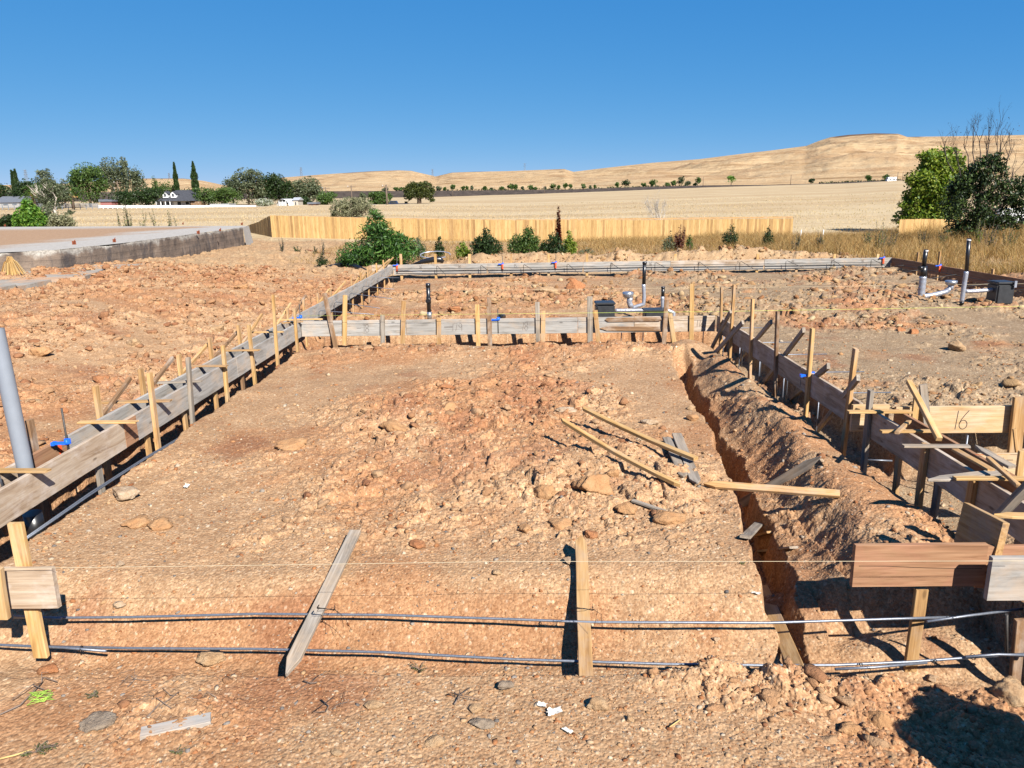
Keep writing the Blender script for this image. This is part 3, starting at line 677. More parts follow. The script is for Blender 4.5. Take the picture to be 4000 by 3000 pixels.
for (a,c),l in zip([(25.36,22.0),(21.99,19.0),(18.99,15.5),(15.49,12)],['brown side board at the far right corner','brown side board behind the two black vents','brown side board behind the black box','brown side board at the right edge']):
    board('form_board',(XS,a,0),(XS,c,0),'board_brown',l,G)

# ---- stakes: (top px, bottom px, plane, material, width across)
def stake(t,b,plane,mat,label,group,wd='auto',w=.085,th=.036,tip0=0,tip1=0,cat='stake',sink=.12,name='wood_stake'):
    f=(lambda q:py(q[0],q[1],plane[1])) if plane[0]=='y' else (lambda q:px(q[0],q[1],plane[1]))
    p1=f(t);p0=f(b); d=(p1-p0);d/=np.linalg.norm(d); p0=p0-d*sink
    W=(1,0,0) if plane[0]=='y' else (0,1,0)
    return tag(plank(name,p0,p1,w,th,MT[mat],W,tip0,tip1),label,cat,group)
G='stakes along the inner left board'
L=[((583,1456),(617,1739),'wood_tan'),((734,1396),(753,1658),'wood_grey'),((870,1350),(889,1566),'wood_new'),((971,1269),(995,1484),'wood_new'),((1066,1151),(1084,1411),'wood_new'),((1149,1205),(1162,1366),'wood_new')]
for i,(t,b_,mt) in enumerate(L):
    stake(t,b_,('x',XL+.04),mt,f"{WN[mt]} stake on the mound side of the inner left board, {ORD[i]} from the camera",G,th=.04,w=.07)
for i,(x,y0,y1,mt) in enumerate([(570,1650,1760,'wood_tan'),(384,1800,1890,'wood_grey'),(716,1560,1650,'wood_tan'),(838,1490,1570,'wood_tan'),(945,1440,1510,'wood_brown')]):
    q=px(x,y0+30,XL-.045); tag(plank('wood_stake',(q[0],q[1],-.95),(q[0],q[1],-.03),.075,.035,MT[mt],(0,1,0)),f"short stake under the inner left board, {ORD[i]} in the shaded trench",'stake','short stakes inside the left trench')
G='stakes behind the outer left board'
O_=[(115,1640,'wood_brown'),(372,1508,'wood_tan'),(548,1440,'wood_tan'),(697,1385,'wood_new'),(818,1320,'wood_tan'),(930,1268,'wood_tan'),(1122,1205,'wood_tan'),(1185,1170,'wood_tan'),(1240,1145,'wood_tan'),(1290,1128,'wood_tan'),(1372,1080,'wood_tan'),(1407,1058,'wood_tan'),(1435,1042,'wood_tan'),(1470,1028,'wood_new'),(1497,1016,'wood_tan')]
for i,(x,y,mt) in enumerate(O_):
    q=px(x,y,XO-.045); tag(plank('wood_stake',(q[0],q[1],-.75),q,.08,.036,MT[mt],(0,1,0)),f"{WN[mt]} upright stake behind the outer left board, {ORD[i]} from the camera",'stake',G)
G='slanting braces behind the outer left board'
K_=[((508,1478),(396,1630),'wood_brown'),((674,1398),(570,1535),'wood_brown'),((822,1332),(713,1458),'wood_tan'),((930,1295),(836,1396),'wood_brown'),((1022,1229),(957,1328),'wood_tan'),((1136,1185),(1086,1262),'wood_new'),((1194,1155),(1154,1218),'wood_brown'),((1289,1128),(1244,1187),'wood_new'),((1350,1099),(1305,1150),'wood_new'),((1418,1058),(1386,1108),'wood_new'),((1440,1056),(1408,1098),'wood_new'),((1482,1046),(1446,1080),'wood_tan'),((1522,1014),(1490,1040),'wood_new'),((1536,1006),(1512,1032),'wood_new'),((1452,1058),(1428,1085),'wood_tan')]
for i,(t,b_,mt) in enumerate(K_):
    stake(t,b_,('x',XO-.11),mt,f"{WN[mt]} slanting brace behind the outer left board, {ORD[i]} from the camera",G,w=.045,th=.038,sink=.45,cat='brace',name='wood_brace')
G='spreaders nailed across the two left boards'
P_=[((-40,1838),(190,1840),'wood_new'),((308,1650),(535,1648),'wood_new'),((400,1572),(669,1565),'wood_tan'),((615,1495),(791,1488),'wood_grey'),((747,1430),(889,1429),'wood_tan'),((879,1369),(1014,1368),'wood_tan'),((983,1298),(1108,1296),'wood_new'),((1084,1250),(1262,1246),'wood_new'),((1100,1262),(1185,1256),'wood_tan')]
for i,(a,c,mt) in enumerate(P_):
    tag(plank('spreader',pz(*a,.011),pz(*c,.011),.075,.019,MT[mt],(0,1,0),0,0,broken=.012),f"{WN[mt]} flat spreader across the two left boards, {ORD[i]} from the camera",'spreader',G)
G='stakes in front of the cross form'
CS=[((1267,1144),(1307,1336),'wood_brown','leaning'),((1348,1153),(1346,1323),'wood_new','upright'),((1494,1230),(1495,1327),'wood_grey','short'),((1577,1176),(1573,1345),'wood_tan','upright'),((1714,1241),(1715,1341),'wood_tan','short'),((1864,1189),(1869,1357),'wood_new','upright'),((1910,1162),(1914,1352),'wood_brown','upright'),((2099,1180),(2102,1357),'wood_grey','upright'),((2122,1214),(2121,1357),'wood_tan','short'),((2304,1158),(2305,1327),'wood_grey','wide upright'),((2325,1212),(2337,1327),'wood_tan','short leaning'),((2604,1171),(2590,1393),'wood_brown','tall leaning'),((2617,1225),(2641,1393),'wood_new','slanting'),((2703,1108),(2700,1352),'wood_new','tall upright')]
for i,(t,b_,mt,ad) in enumerate(CS):
    stake(t,b_,('y',YC-.04-(.02 if i in(10,12) else 0)-(.03 if i==11 else 0)),mt,f"{ad} {WN[mt]} stake in front of the cross board, {ORD[i]} from the left",G,w=.095 if i==9 else .08,th=.034)
G='stakes on the berm side of the right line'
RS=[((2819,1122),(2814,1350),'wood_tan'),((2868,1112),(2850,1402),'wood_tan'),((2940,1167),(2929,1449),'wood_tan'),((3038,1216),(3027,1508),'wood_brown'),((3174,1282),(3150,1580),'wood_new'),((3343,1361),(3293,1762),'wood_tan'),((3402,1524),(3375,1811),'wood_grey'),((3616,1734),(3583,2011),'wood_tan'),((3803,1874),(3756,2133),'wood_tan')]
for i,(t,b_,mt) in enumerate(RS):
    stake(t,b_,('x',XR-.04),mt,f"{WN[mt]} stake standing against the right line of boards, {ORD[i]} from the cross form",G,w=.075,th=.04,sink=.2)
for i,(x,y,mt) in enumerate([(3505,1850,'wood_tan'),(3655,1960,'wood_grey'),(3950,2330,'wood_brown')]):
    q=px(x,y,XR+.045); tag(plank('wood_stake',(q[0],q[1],-.95),(q[0],q[1],-.04),.075,.036,MT[mt],(0,1,0)),['yellow lit lower stake under the dark right board','grey shaded lower stake under the dark right board','brown stake under the white block'][i],'stake','lower stakes inside the right trench')
# kickers leaning from the right line down onto the berm
G='slanting braces leaning on the right line'
KR=[((2854,1216),(2764,1352),'wood_grey'),((2902,1259),(2796,1375),'wood_grey'),((3013,1257),(2875,1418),'wood_grey'),((3140,1289),(2985,1492),'wood_grey'),((3237,1429),(3086,1558),'wood_grey'),((3353,1475),(3188,1680),'wood_grey')]
for i,(t,b_,mt) in enumerate(KR):
    p0=gp(*b_,-.45); p1=px(*t,XR-.09); d=(p1-p0)/np.linalg.norm(p1-p0); p0=p0-d*.08
    tag(plank('wood_brace',p0,p1,.07,.036,MT[mt],(0,0,1) ,0,0),f"grey slanting brace on the berm, {ORD[i]} from the cross form",'brace',G)
# posts and loose sticks at the right
stake((3985,1550),(3958,1800),('y',7.43),'wood_tan','wide tan post at the right end of the board pencilled 16','posts at the right edge',w=.13,th=.04)
stake((3605,1502),(3622,1672),('y',7.44),'wood_grey','pale wide post behind the long slanting brace, by the 16 board','posts at the right edge',w=.075,th=.03)
stake((3582,1545),(3568,1668),('y',7.40),'wood_new','short yellow post left of the pale wide one','posts at the right edge',w=.06,th=.03)
stake((3992,1760),(3975,1905),('y',5.9),'wood_new','short yellow post at the right edge of the picture','posts at the right edge',w=.05,th=.03)
def stick(a,pa,b_,pb_,mat,label,w=.08,th=.02,wd=(0,1,0),t0=0,t1=0,cat='stake',broken=0.,group='loose sticks on the right boards',bow=0):
    return tag(plank('wood_stick',pa(*a),pb_(*b_),w,th,MT[mat],wd,t0,t1,broken=broken,bow=bow),label,cat,group)
Z=lambda z:(lambda x,y:pz(x,y,z)); YY=lambda v:(lambda x,y:py(x,y,v)); XX=lambda v:(lambda x,y:px(x,y,v))
stick((3551,1490),YY(7.15),(3669,1716),YY(6.35),'wood_new','long yellow brace slanting down in front of the 16 board',.05,.04,(1,0,0))
stick((3312,1608),Z(.012),(3560,1608),Z(.012),'wood_new','fresh yellow spreader across the right boards beside the grey stake')
stick((3441,1685),Z(.012),(3640,1683),Z(.012),'wood_new','half shaded spreader, second across the right boards',.06)
stick((3527,1742),Z(.012),(3787,1743),Z(.012),'wood_grey','pale grey spreader over a stake top, third across the right boards',.06,broken=.01)
stick((3624,1876),Z(.012),(3925,1843),Z(.012),'wood_grey','pointed pale stake lying across the right boards',.09,.02,t0=.14)
stick((3728,1868),Z(.034),(4030,1870),Z(.034),'wood_new','yellow stick lying over the pointed pale stake',.06,.019,broken=.01)
stick((3730,1757),Z(.025),(3873,1836),Z(.03),'wood_tan','tan stick on top of the inner right board',.06,.02,(1,0,0))
stick((3809,1742),Z(.10),(3955,1825),Z(.05),'wood_grey','grey pointed stake lying near the right edge',.07,.025,(1,0,0),t0=.1)
stick((3859,1789),Z(.12),(3981,1900),Z(.05),'wood_tan','split stick with a dark broken end near the right edge',.035,.03,(1,0,0),broken=.02)
stick((3504,1690),Z(.07),(3552,1645),Z(.0),'wood_tan','small splintered stake end by the 16 board',.04,.025,(1,0,0),broken=.02)
stick((4030,1885),YY(4.75),(3886,2030),YY(4.95),'wood_grey','wide grey brace slanting down behind the tilted block',.075,.04,(1,0,0))
stick((3882,2013),Z(.012),(4060,2016),Z(.012),'wood_new','pointed yellow stake lying at the right edge behind the tilted block',.075,.022,t0=.1)
stick((3898,2140),YY(4.55),(4040,2262),YY(4.42),'wood_grey','grey stick leaning on the white block',.06,.03,(0,0,1))
stick((3962,1675),YY(6.6),(3975,1790),YY(6.6),'wood_tan','splintered stick standing in front of the tan post',.03,.02,(1,0,0),broken=.03)

# ---- the blocks at the front string line
YS=4.36
b=board('form_board',(2.06,YS+.02,0),(2.88,YS+.02,0),'board_brown','reddish brown board at the string line beside the trench, cracked lengthwise','blocks at the front string line')
ribs(b,[[(.03,.005),(.2,.003),(.45,-.012),(.8,-.02)]],.003,-.0205,MT['wire'],'crack')
stake((3600,2300),(3550,2640),('y',YS+.062),'wood_tan','tan stake under the cracked brown board','stakes at the front string line',w=.08,th=.034)
T=plank('form_board',(2.955,4.36,.0),(2.965,4.80,-.05),.285,.042,MT['wood_tan'],(.17,0,1)); tag(T,'tilted board end showing pale end grain, above the white block','board','blocks at the front string line')
board('form_board',(2.80,4.20,-.0),(3.7,4.20,-.0),'board_grey','whitish board block at the right edge, in front of the string','blocks at the front string line')
board('form_board',(2.84,YS+.03,-.02),(3.6,YS+.03,-.02),'board_brown','brown board glimpsed behind the grey stick at the right edge','blocks at the front string line')
plank_=plank('form_board',(-3.20,4.16,-.135),(-2.885,4.16,-.135),.27,.038,MT['board_tan'],(0,0,1)); tag(plank_,'square tan board block with peeling face at the left of the string','board','blocks at the front string line')
tag(plank('form_board',(-3.42,4.13,-.135),(-3.206,4.13,-.135),.27,.038,MT['board_tan'],(0,0,1)),'pinkish board end cut by the left edge of the picture','board','blocks at the front string line')
stake((60,2042),(150,2500),('y',4.20),'wood_new','bright yellow stake behind the square block at the left','stakes at the front string line',w=.088,th=.034)
stake((-12,2220),(18,2415),('y',4.05),'wood_new','yellow stake end hanging at the left edge of the picture','stakes at the front string line',w=.06,th=.04,sink=0)
stake((3985,2420),(3965,2640),('y',4.2),'wood_brown','dark brown stake at the right edge of the picture','stakes at the front string line',w=.06,th=.034)

# ---- sticks lying on the ground
def lie(a,c,mat,label,w=.085,th=.02,t0=0,t1=0,la=.02,lb=.02,wd=None,bow=0,name='wood_stake',broken=0.,group='loose stakes lying on the soil'):
    p=gp(*a,lift=la);q=gp(*c,lift=lb); d=q-p; W=wd or (-d[1],d[0],0)
    return tag(plank(name,p,q,w,th,MT[mat],W,t0,t1,bow,broken=broken),label,'stake',group)
lie((2192,1737),(2655,1951),'wood_new','fresh yellow curved stake lying on the mound, nearer of two',.05,.035,.05,.05,.27,.13,bow=.03)
lie((2276,1667),(2716,1843),'wood_new','fresh yellow split stake lying on the mound, farther of two',.065,.035,.04,.0,.22,.13,bow=.02)
lie((2603,1735),(2669,1886),'wood_grey','left of two grey stakes lying side by side on the mound',.085,.022,0,.04,.07,.06)
lie((2642,1723),(2721,1917),'wood_grey','right of two grey stakes lying side by side, pointed toward the camera',.1,.022,0,.10,.08,.065,broken=.02)
lie((2893,2010),(3203,1832),'wood_grey','grey pointed stake slanting out of the trench under the pinkish one',.09,.024,0,.16,.12,.12,wd=(0,0,1))
p=gp(2748,1911,-.42,.05);q=gp(3278,1947,-.4,.04); tag(plank('wood_stake',p,q,.07,.034,MT['wood_tan'],(0,1,.6),.10,0),'pinkish grey stake bridging the trench to the berm','stake','loose stakes lying on the soil')
lie((2470,1970),(2597,2006),'wood_grey','thin grey stick half buried in the clods',.04,.02,la=.035,lb=.02)
lie((2910,2118),(2962,2082),'wood_grey','short grey board scrap at the trench mouth',.08,.02,la=.04,lb=.05,group='board scraps at the trench mouth')
lie((2958,2135),(3012,2112),'wood_tan','short tan board scrap at the trench mouth',.09,.02,la=.05,lb=.08,group='board scraps at the trench mouth')
lie((2972,2155),(3098,2165),'wood_grey','long grey board scrap running into the trench shade',.07,.02,la=.06,lb=.06,group='board scraps at the trench mouth')
p=gp(2975,2300,-.6,.05);q=gp(3130,2680,-.6,.03);tag(plank('wood_stake',p,q,.10,.025,MT['wood_tan'],(1,0,.2),0,.16),'tan pointed stake lying across both reinforcing bars at the trench mouth','stake','stakes laid over the front trench')
p=gp(1390,2116,-.4,.085);q=gp(1122,2662,-.6,.045);tag(plank('wood_stake',q,p,.088,.03,MT['wood_grey'],(1,0,0),.13,0),'long weathered grey stake laid from the mound over both bars','stake','stakes laid over the front trench')
fs=plank('wood_stake',py(2290,2690,3.86),gp(2268,2160,-.4,.13),.085,.034,MT['wood_tan'],(1,0,0),0,.07); tag(fs,'tan stake with pointed grey top leaning over both bars in front','stake','stakes laid over the front trench')
p=gp(552,2882,-.6);q=gp(826,2820,-.6); d=q-p
tag(plank('wood_offcut',p+[0,0,.018],q+[0,0,.018],.088,.036,MT['board_grey'],(-d[1],d[0],0)),'short whitish grey board offcut lying in the foreground gravel','offcut')

# ============================================================= STEEL, STRINGS
def tube(name,pts,r,mat,label=None,cat=None,group=None,n=8,parent=None):
    mb=MB(); mb.tube([tup(p) for p in pts],r,n); o=mb.build(name,MT[mat],parent); return tag(o,label,cat,group) if label else o
G='reinforcing bars over the front trench'
def bar(pts,z,r,mat,label,group,dz=None):
    P=[pz(x,y,z+(dz[i] if dz else 0)) for i,(x,y) in enumerate(pts)]
    return tube('rebar',P,r,mat,label,'rebar',group)
bar([(55,2412),(240,2413),(500,2411),(1000,2398),(1500,2402),(2000,2419),(2300,2430),(3000,2433),(3500,2417),(3705,2411)],-.50,.0085,'rebar','upper long steel bar spanning the front trench',G)
bar([(55,2407),(240,2416)],-.485,.0085,'rebar','short bar end lapped on the upper bar at the left',G)
bar([(3620,2428),(3780,2405),(4060,2370)],-.49,.0085,'rebar','bar lapped on the right end of the upper bar, running into shade',G)
bar([(-60,2515),(0,2519),(250,2530),(415,2543)],-.60,.0085,'rebar','lapped bar end on the lower bar at the left',G)
bar([(120,2524),(500,2532),(1000,2535),(1500,2548),(2000,2575),(2600,2594),(3000,2599),(3260,2598),(3560,2585),(3870,2562),(4060,2552)],-.62,.0085,'rebar','lower long steel bar spanning the front trench',G)
bar([(3262,2614),(3420,2606),(3620,2588)],-.61,.0085,'rebar','bar end lapped under the lower bar on the right',G)
bar([(3770,2566),(3900,2556),(4060,2560)],-.60,.0085,'rebar','third lapped bar on the lower bar at the right edge',G)
G='bars in the left trench'
for k,lb in ((0,'right bar of the lapped pair in the left trench'),(1,'left bar of the lapped pair in the left trench')):
    P=[px(x,y,-3.985-.022*k) for x,y in [(60,2135-k*6),(350,1935-k*8),(565,1795-k*6),(860,1620-k*4),(1000,1530-k*3),(1150,1430-k*2)]]
    tube('rebar',P,.0085,'rebar',lb,'rebar',G)
tube('rebar',[px(-20,1810,-4.2),px(12,1905,-4.18)],.0085,'rebar','short upright bar at the left edge of the picture','rebar','bars in the left trench')
# ties
def tie(c,r,label,group='black wire ties',par=None,ax='x'):
    mb=MB(); rd=random.Random(int(c[0]*99)); 
    for k in range(3):
        pts=[(c[0]+rd.uniform(-.006,.006)+ (0 if ax=='x' else r*math.cos(a)),c[1]+(r*math.cos(a) if ax=='x' else 0),c[2]+r*math.sin(a)) for a in [i*2*math.pi/10 for i in range(11)]]; mb.tube(pts,.0013,5)
    mb.tube([(c[0],c[1]-r,c[2]),(c[0]+.02,c[1]-r-.02,c[2]+.03),(c[0]+.05,c[1]-r-.01,c[2]-.02)],.0013,5)
    return tag(mb.build('wire_tie',MT['wire']),label,'wire',group)
for x,y,z,l in [(128,2412,-.49,'upper bars at the left'),(316,2535,-.61,'lower bars at the left'),(3365,2602,-.615,'lower bars at the right'),(3655,2588,-.615,'lower bars by the board stake'),(3705,2411,-.495,'upper bars at the right'),(3800,2565,-.61,'lower bars near the right edge')]: tie(pz(x,y,z),.02,'black wire tie around the '+l)
def wirewrap(c,w,label,axis,ext):
    mb=MB(); rd=random.Random(5)
    for k in range(5):
        o_=rd.uniform(-.012,.012); mb.tube([(c[0]-w/2,c[1]+.015,c[2]+o_),(c[0]-w/2-.004,c[1]-.022,c[2]+o_*1.3),(c[0],c[1]-.03,c[2]+o_*.5+rd.uniform(-.008,.008)),(c[0]+w/2+.004,c[1]-.022,c[2]-o_),(c[0]+w/2,c[1]+.02,c[2]-o_)],.0016,5)
    for k in range(ext): mb.tube([(c[0]+w/2,c[1]-.02,c[2]),(c[0]+w/2+.03+.02*k,c[1]-.03,c[2]-.03*k),(c[0]+w/2+.01+.05*k,c[1]-.04,c[2]-.10-.02*k)],.0014,5)
    tag(mb.build('tie_wire',MT['wire']),label,'wire','black wire ties')
c=py(1275,2372,4.28); wirewrap(c,.10,'black tie wire wound round the long grey stake','x',3)
c=py(2282,2372,4.15); wirewrap(c,.10,'black tie wire hooked round the leaning tan stake','x',2)
# dowels along the far half of the left line
G='bars sticking out of the left form'
for i,(a,c) in enumerate([((1461,1117),(1540,1130)),((1416,1146),(1531,1167)),((1357,1179),(1484,1204)),((1294,1213),(1461,1228)),((1500,1084),(1560,1085)),((1545,1052),(1650,1062))]):
    p=pz(*a,-.12);q=pz(*c,-.16); p[0]=XO+.03; mb=MB(); mb.tube([(p[0]+.03,p[1],p[2]-.55),(p[0]+.03,p[1],p[2]-.03),(p[0]+.07,p[1],p[2]),tup(q)],.008,6)
    tag(mb.build('rebar',MT['rebar']),f"bent bar sticking inward from the left form, {ORD[i]} in the row",'rebar',G)
G='bars sticking into the right pad'
for i,(a,c) in enumerate([((2880,1275),(2980,1280)),((2950,1322),(3125,1336)),((3040,1370),(3230,1383)),((3140,1436),(3376,1452)),((3285,1524),(3480,1533))]):
    p=pz(*a,-.2);q=pz(*c,-.22); p[0]=XR+.03; mb=MB(); mb.tube([(p[0]+.02,q[1],-.62),(p[0]+.02,q[1],-.26),(p[0]+.05,q[1],-.22),tup(q)],.008,6)
    tag(mb.build('rebar',MT['rebar']),f"bar lying out of the right board onto the pad, {ORD[i]} from the cross form",'rebar',G)
G='upright bars under the right line'
for i,(x,y0,y1) in enumerate([(2825,1360,1395),(2890,1361,1400),(2968,1418,1470),(3062,1485,1530),(3197,1580,1640)]):
    p=px(x,y0,XR+.03); tag(MB().tube([(p[0],p[1],-.88),(p[0],p[1],-.2)],.008,6).build('rebar',MT['rebar']),f"upright bar under the right line of boards, {ORD[i]} from the cross form",'rebar',G)
tube('rebar',[pz(3385,1796,-.6),pz(3485,1800,-.6)],.009,'rebar','short pale bar lying beneath the dark right board','rebar','bars in the right trench')
tube('rebar',[pz(3780,1700,-.2)+[0,0,-.6],pz(3780,1700,-.2)],.009,'rebar','upright ribbed bar in front of the 16 board','rebar','bars in the right trench')
tube('rebar',[pz(3450,1900,-.65),pz(3570,2010,-.65),pz(3640,2065,-.65)],.009,'rebar_rust','dark bar running along the bottom of the right trench','rebar','bars in the right trench')
tube('rebar',[pz(3640,2060,-.55),pz(3740,2135,-.52)],.009,'rebar','bar end rising out of the right trench by the tan stake','rebar','bars in the right trench')
tube('rebar',[pz(3700,2077,-.6),pz(3755,2074,-.6)],.009,'rebar','short pale bar lying by the foot of the tan stake','rebar','bars in the right trench')
tube('rebar',[pz(3932,2400,-.3),pz(3932,2560,-.62)],.009,'rebar_rust','dark bent bar hanging below the white block','rebar','bars in the right trench')
tube('rebar',[pz(2455,1367,-.62),pz(2665,1358,-.62)],.009,'rebar','bar lying across the shaded hole in front of the black boxes','rebar','bars in the cross trench')
for i,(x,y0,y1) in enumerate([(2425,1300,1350),(2510,1300,1345),(2745,1295,1352)]):
    tag(MB().tube([tup(py(x,y1,13.75)),tup(py(x+3,y0-10,13.75))],.009,6).build('rebar',MT['rebar']),['upright bar under the two flat nailed stakes, left one','upright bar under the flat nailed stakes, right one','upright bar under the right end of the cross form'][i],'rebar','bars in the cross trench')
G='long bars along the far form'
for k,z,l in ((0,-.13,'upper'),(1,-.20,'lower')):
    tube('rebar',[(-4.2,YF-.12,z),(0,YF-.13,z-.015),(4,YF-.12,z+.004),(8,YF-.12,z-.01),(12.0,YF-.14,z)],.009,'rebar_rust',f"{l} dark bar running along the face of the far form",'rebar',G)
G='bent hangers on the far form'
for i,x in enumerate([1706,1878,2045,2215,2385,2558,2727,2889,3068,3245,3400]):
    q=py(x,1050,YF-.16); h=.05*((i*7)%3-1)
    tag(MB().tube([(q[0],q[1],-.42),(q[0],q[1],-.06),(q[0]+.03,q[1]-.05,-.04),(q[0]+.35,q[1]-.5,-.26+h)],.008,6).build('rebar',MT['rebar_rust']),f"bent dark bar hooked down from the far form, {ORD[i]} from the left",'rebar',G)
G='bars along the far right side form'
tube('rebar',[pz(3400,1033,-.15)*[0,1,1]+[12.0,0,0],(12.02,21,-.16),(12.0,17,-.15),(12.05,13,-.16)],.009,'rebar_rust','dark bar along the far right side form','rebar',G)
for i,(a,c) in enumerate([((3445,1046),(3530,1036)),((3485,1067),(3590,1055)),((3560,1100),(3735,1072)),((3730,1124),(3960,1096)),((3895,1136),(4010,1131))]):
    tube('rebar',[pz(*a,-.25),pz(*c,-.12)],.009,'rebar_rust',f"dark bar slanting from the far right side form, {ORD[i]} from the corner",'rebar',G)
# clamps
def clamp(p,label,k=1.,ori=False):
    r=empty('rebar_clip',p); tag(r,label,'clip','blue clips holding upright bars')
    MB().tube([(0,0,-.26),(0,0,.20*k)],.009,8).build('bar',MT['rebar_rust'],r)
    mb=MB(); mb.lathe((0,0,-.005),[(.022,-.02),(.026,0),(.022,.03)],10); mb.box((-.06,-.01,-.01),(.11,.03,.022)); mb.box((-.12,-.01,-.012),(.03,.05,.03)); mb.box((.012,-.01,.01),(.05,.02,.05)); mb.build('clip',MT['blue'],r); return r
clamp(pz(262,1726,.03),'blue clip on an upright bar beside the standpipe',1.6)
clamp(py(1173,1238,13.9),'blue clip on a bar by the left end of the cross form',1.2)
clamp(py(1945,1246,13.6),'blue clip on the cross form right of the brown stake',.9)
clamp(pz(3168,1462,-.02),'blue clip behind the tall yellow stake on the right line',.4)
def oclamp(x,y,Y,l):
    r=clamp(py(x,y,Y),l,1.3); MB().box((0,-.015,-.10),(.05,.012,.2)).build('orange_tag',MT['orange'],r)
oclamp(1551,1035,YF-.05,'blue and orange clip at the far left corner'); oclamp(1963,1030,YF-.05,'blue and orange clip on the far form, second from the left'); oclamp(2171,1024,YF-.05,'blue and orange clip on the far form, third from the left'); oclamp(3452,1006,YF-.05,'blue and orange clip at the far right corner'); oclamp(3672,1036,22.3,'blue and orange clip on the far right side form')
# strings
def string(P,mat,label,r=.0022): tag(MB().tube([tup(p) for p in P],r,5).build('mason_string',MT[mat]),label,'string')
string([(-4.6,4.1,-.085)]+[py(x,y,4.10) for x,y in [(0,2221),(1000,2208),(2000,2193),(3000,2193),(4000,2191)]],'string_w','pale mason string stretched across the front of the mound',.0014)
string([py(x,y,13.4) for x,y in [(1180,1234),(2330,1222),(2800,1217)]]+[py(4000,1196,13.4),py(4200,1190,13.4)],'string_y','yellow green mason string running above the cross form',.0022)
string([py(x,y,18.) for x,y in [(1370,1141),(2200,1130),(3000,1122),(4000,1108)]],'string_w','pale mason string stretched behind the vents',.0026)
string([py(3796,1776,5.95),py(4010,1776,5.95)],'string_o','orange string tied behind the loose sticks',.0025)

# ============================================================= PIPES
def wraptube(name,pts,r,mat,par,n=12):
    """a pipe under crinkled tape: the radius wobbles along it"""
    P=[Vector(tup(p)) for p in pts]; Q=[];rd=random.Random(9)
    for a,c in zip(P[:-1],P[1:]):
        k=max(2,int((c-a).length/.04)); Q+=[a.lerp(c,i/k) for i in range(k)]
    Q.append(P[-1]); return MB().tube(Q,[r*(1+rd.uniform(-.05,.07)) for _ in Q],n).build(name,MT[mat],par)
# grey standpipe
sp0=(-4.23,6.0,-.86); top=(-4.30,6.02,1.17)
r=empty('standpipe',sp0); tag(r,'tall leaning grey plastic standpipe between the left boards','pipe')
l=lambda p:tuple(a-b for a,b in zip(p,sp0))
mb=MB(); mb.tube([l((-4.24,6.0,-.3)),l((-4.27,6.01,.4)),l(top)],.063,24,caps=False); mb.tube([l(top),l((-4.28,6.02,.6))],.055,24,caps=False); mb.build('pipe_shaft',MT['pvc'],r)
MB().tube([l((-4.23,5.96,-.42)),l((-4.235,5.98,-.72))],.075,20).build('coupling',MT['black'],r); MB().tube([l((-4.235,5.98,-.70)),l((-4.24,6.0,-.98))],.063,20).build('lower_pipe',MT['pvc'],r)
def rel(o,P): return [tuple(a-b for a,b in zip(tup(p),o)) for p in P]
# vent left of centre
o=tup(py(1673,1290,14.6)); r=empty('vent_pipe',o); tag(r,'black vent pipe with a side cleanout, standing behind the left half of the cross form','pipe')
P=lambda L,Y:rel(o,[py(x,y,Y) for x,y in L])
MB().tube(P([(1676,1218),(1672,1112)],14.6),.040,16).build('pipe_shaft',MT['black'],r)
MB().tube(P([(1672,1122),(1672,1107)],14.6),.046,16).build('cap',MT['black'],r)
mb=MB(); c=P([(1671,1175)],14.54)[0]; mb.tube([(c[0],c[1]+.03,c[2]),(c[0],c[1]-.03,c[2])],.042,14); mb.tube([(c[0],c[1]-.03,c[2]),(c[0],c[1]-.045,c[2])],.03,14); mb.tube([(c[0]+.01,c[1]+.06,c[2]-.06),(c[0]+.01,c[1]+.06,c[2]+.06)],.047,14); mb.build('cleanout',MT['black'],r)
MB().tube(P([(1677,1218),(1678,1246)],14.6),.046,14).build('coupling',MT['foil'],r)
wraptube('wrapped_pipe',P([(1678,1246),(1675,1310),(1680,1328)],14.6)+P([(1692,1343),(1728,1352)],14.3),.042,'tape',r)
# centre group
o=tup(py(2480,1230,15.4)); r=empty('drain_assembly',o); tag(r,'tape wrapped drain with toilet flange and tall black vent between two black boxes','pipe')
wraptube('wrapped_pipe',P([(2403,1213),(2520,1212),(2610,1213),(2632,1222),(2630,1250)],15.4),.038,'tape',r)
wraptube('wrapped_elbow',P([(2470,1203),(2500,1193),(2514,1188),(2516,1160),(2514,1110)],15.9),.040,'tape',r)
MB().tube(P([(2515,1110),(2518,1027)],15.9),.038,14).build('vent_shaft',MT['black'],r); MB().tube(P([(2518,1032),(2518,1022)],15.9),.045,14).build('vent_cap',MT['black'],r)
wraptube('flange_neck',P([(2465,1200),(2458,1180),(2462,1162)],15.7),.06,'tape',r)
c=P([(2453,1150)],15.7)[0]; MB().lathe(c,[(.075,-.07),(.105,-.04),(.115,.0),(.115,.045),(.10,.052),(.0,.052)],20).build('toilet_flange',MT['foil'],r)
wraptube('short_riser',P([(2588,1210),(2588,1158)],15.2),.036,'tape',r); MB().tube(P([(2589,1160),(2590,1124)],15.2),.034,14).build('riser_top',MT['black'],r); MB().tube(P([(2590,1126),(2590,1120)],15.2),.04,14).build('riser_cap',MT['black'],r)
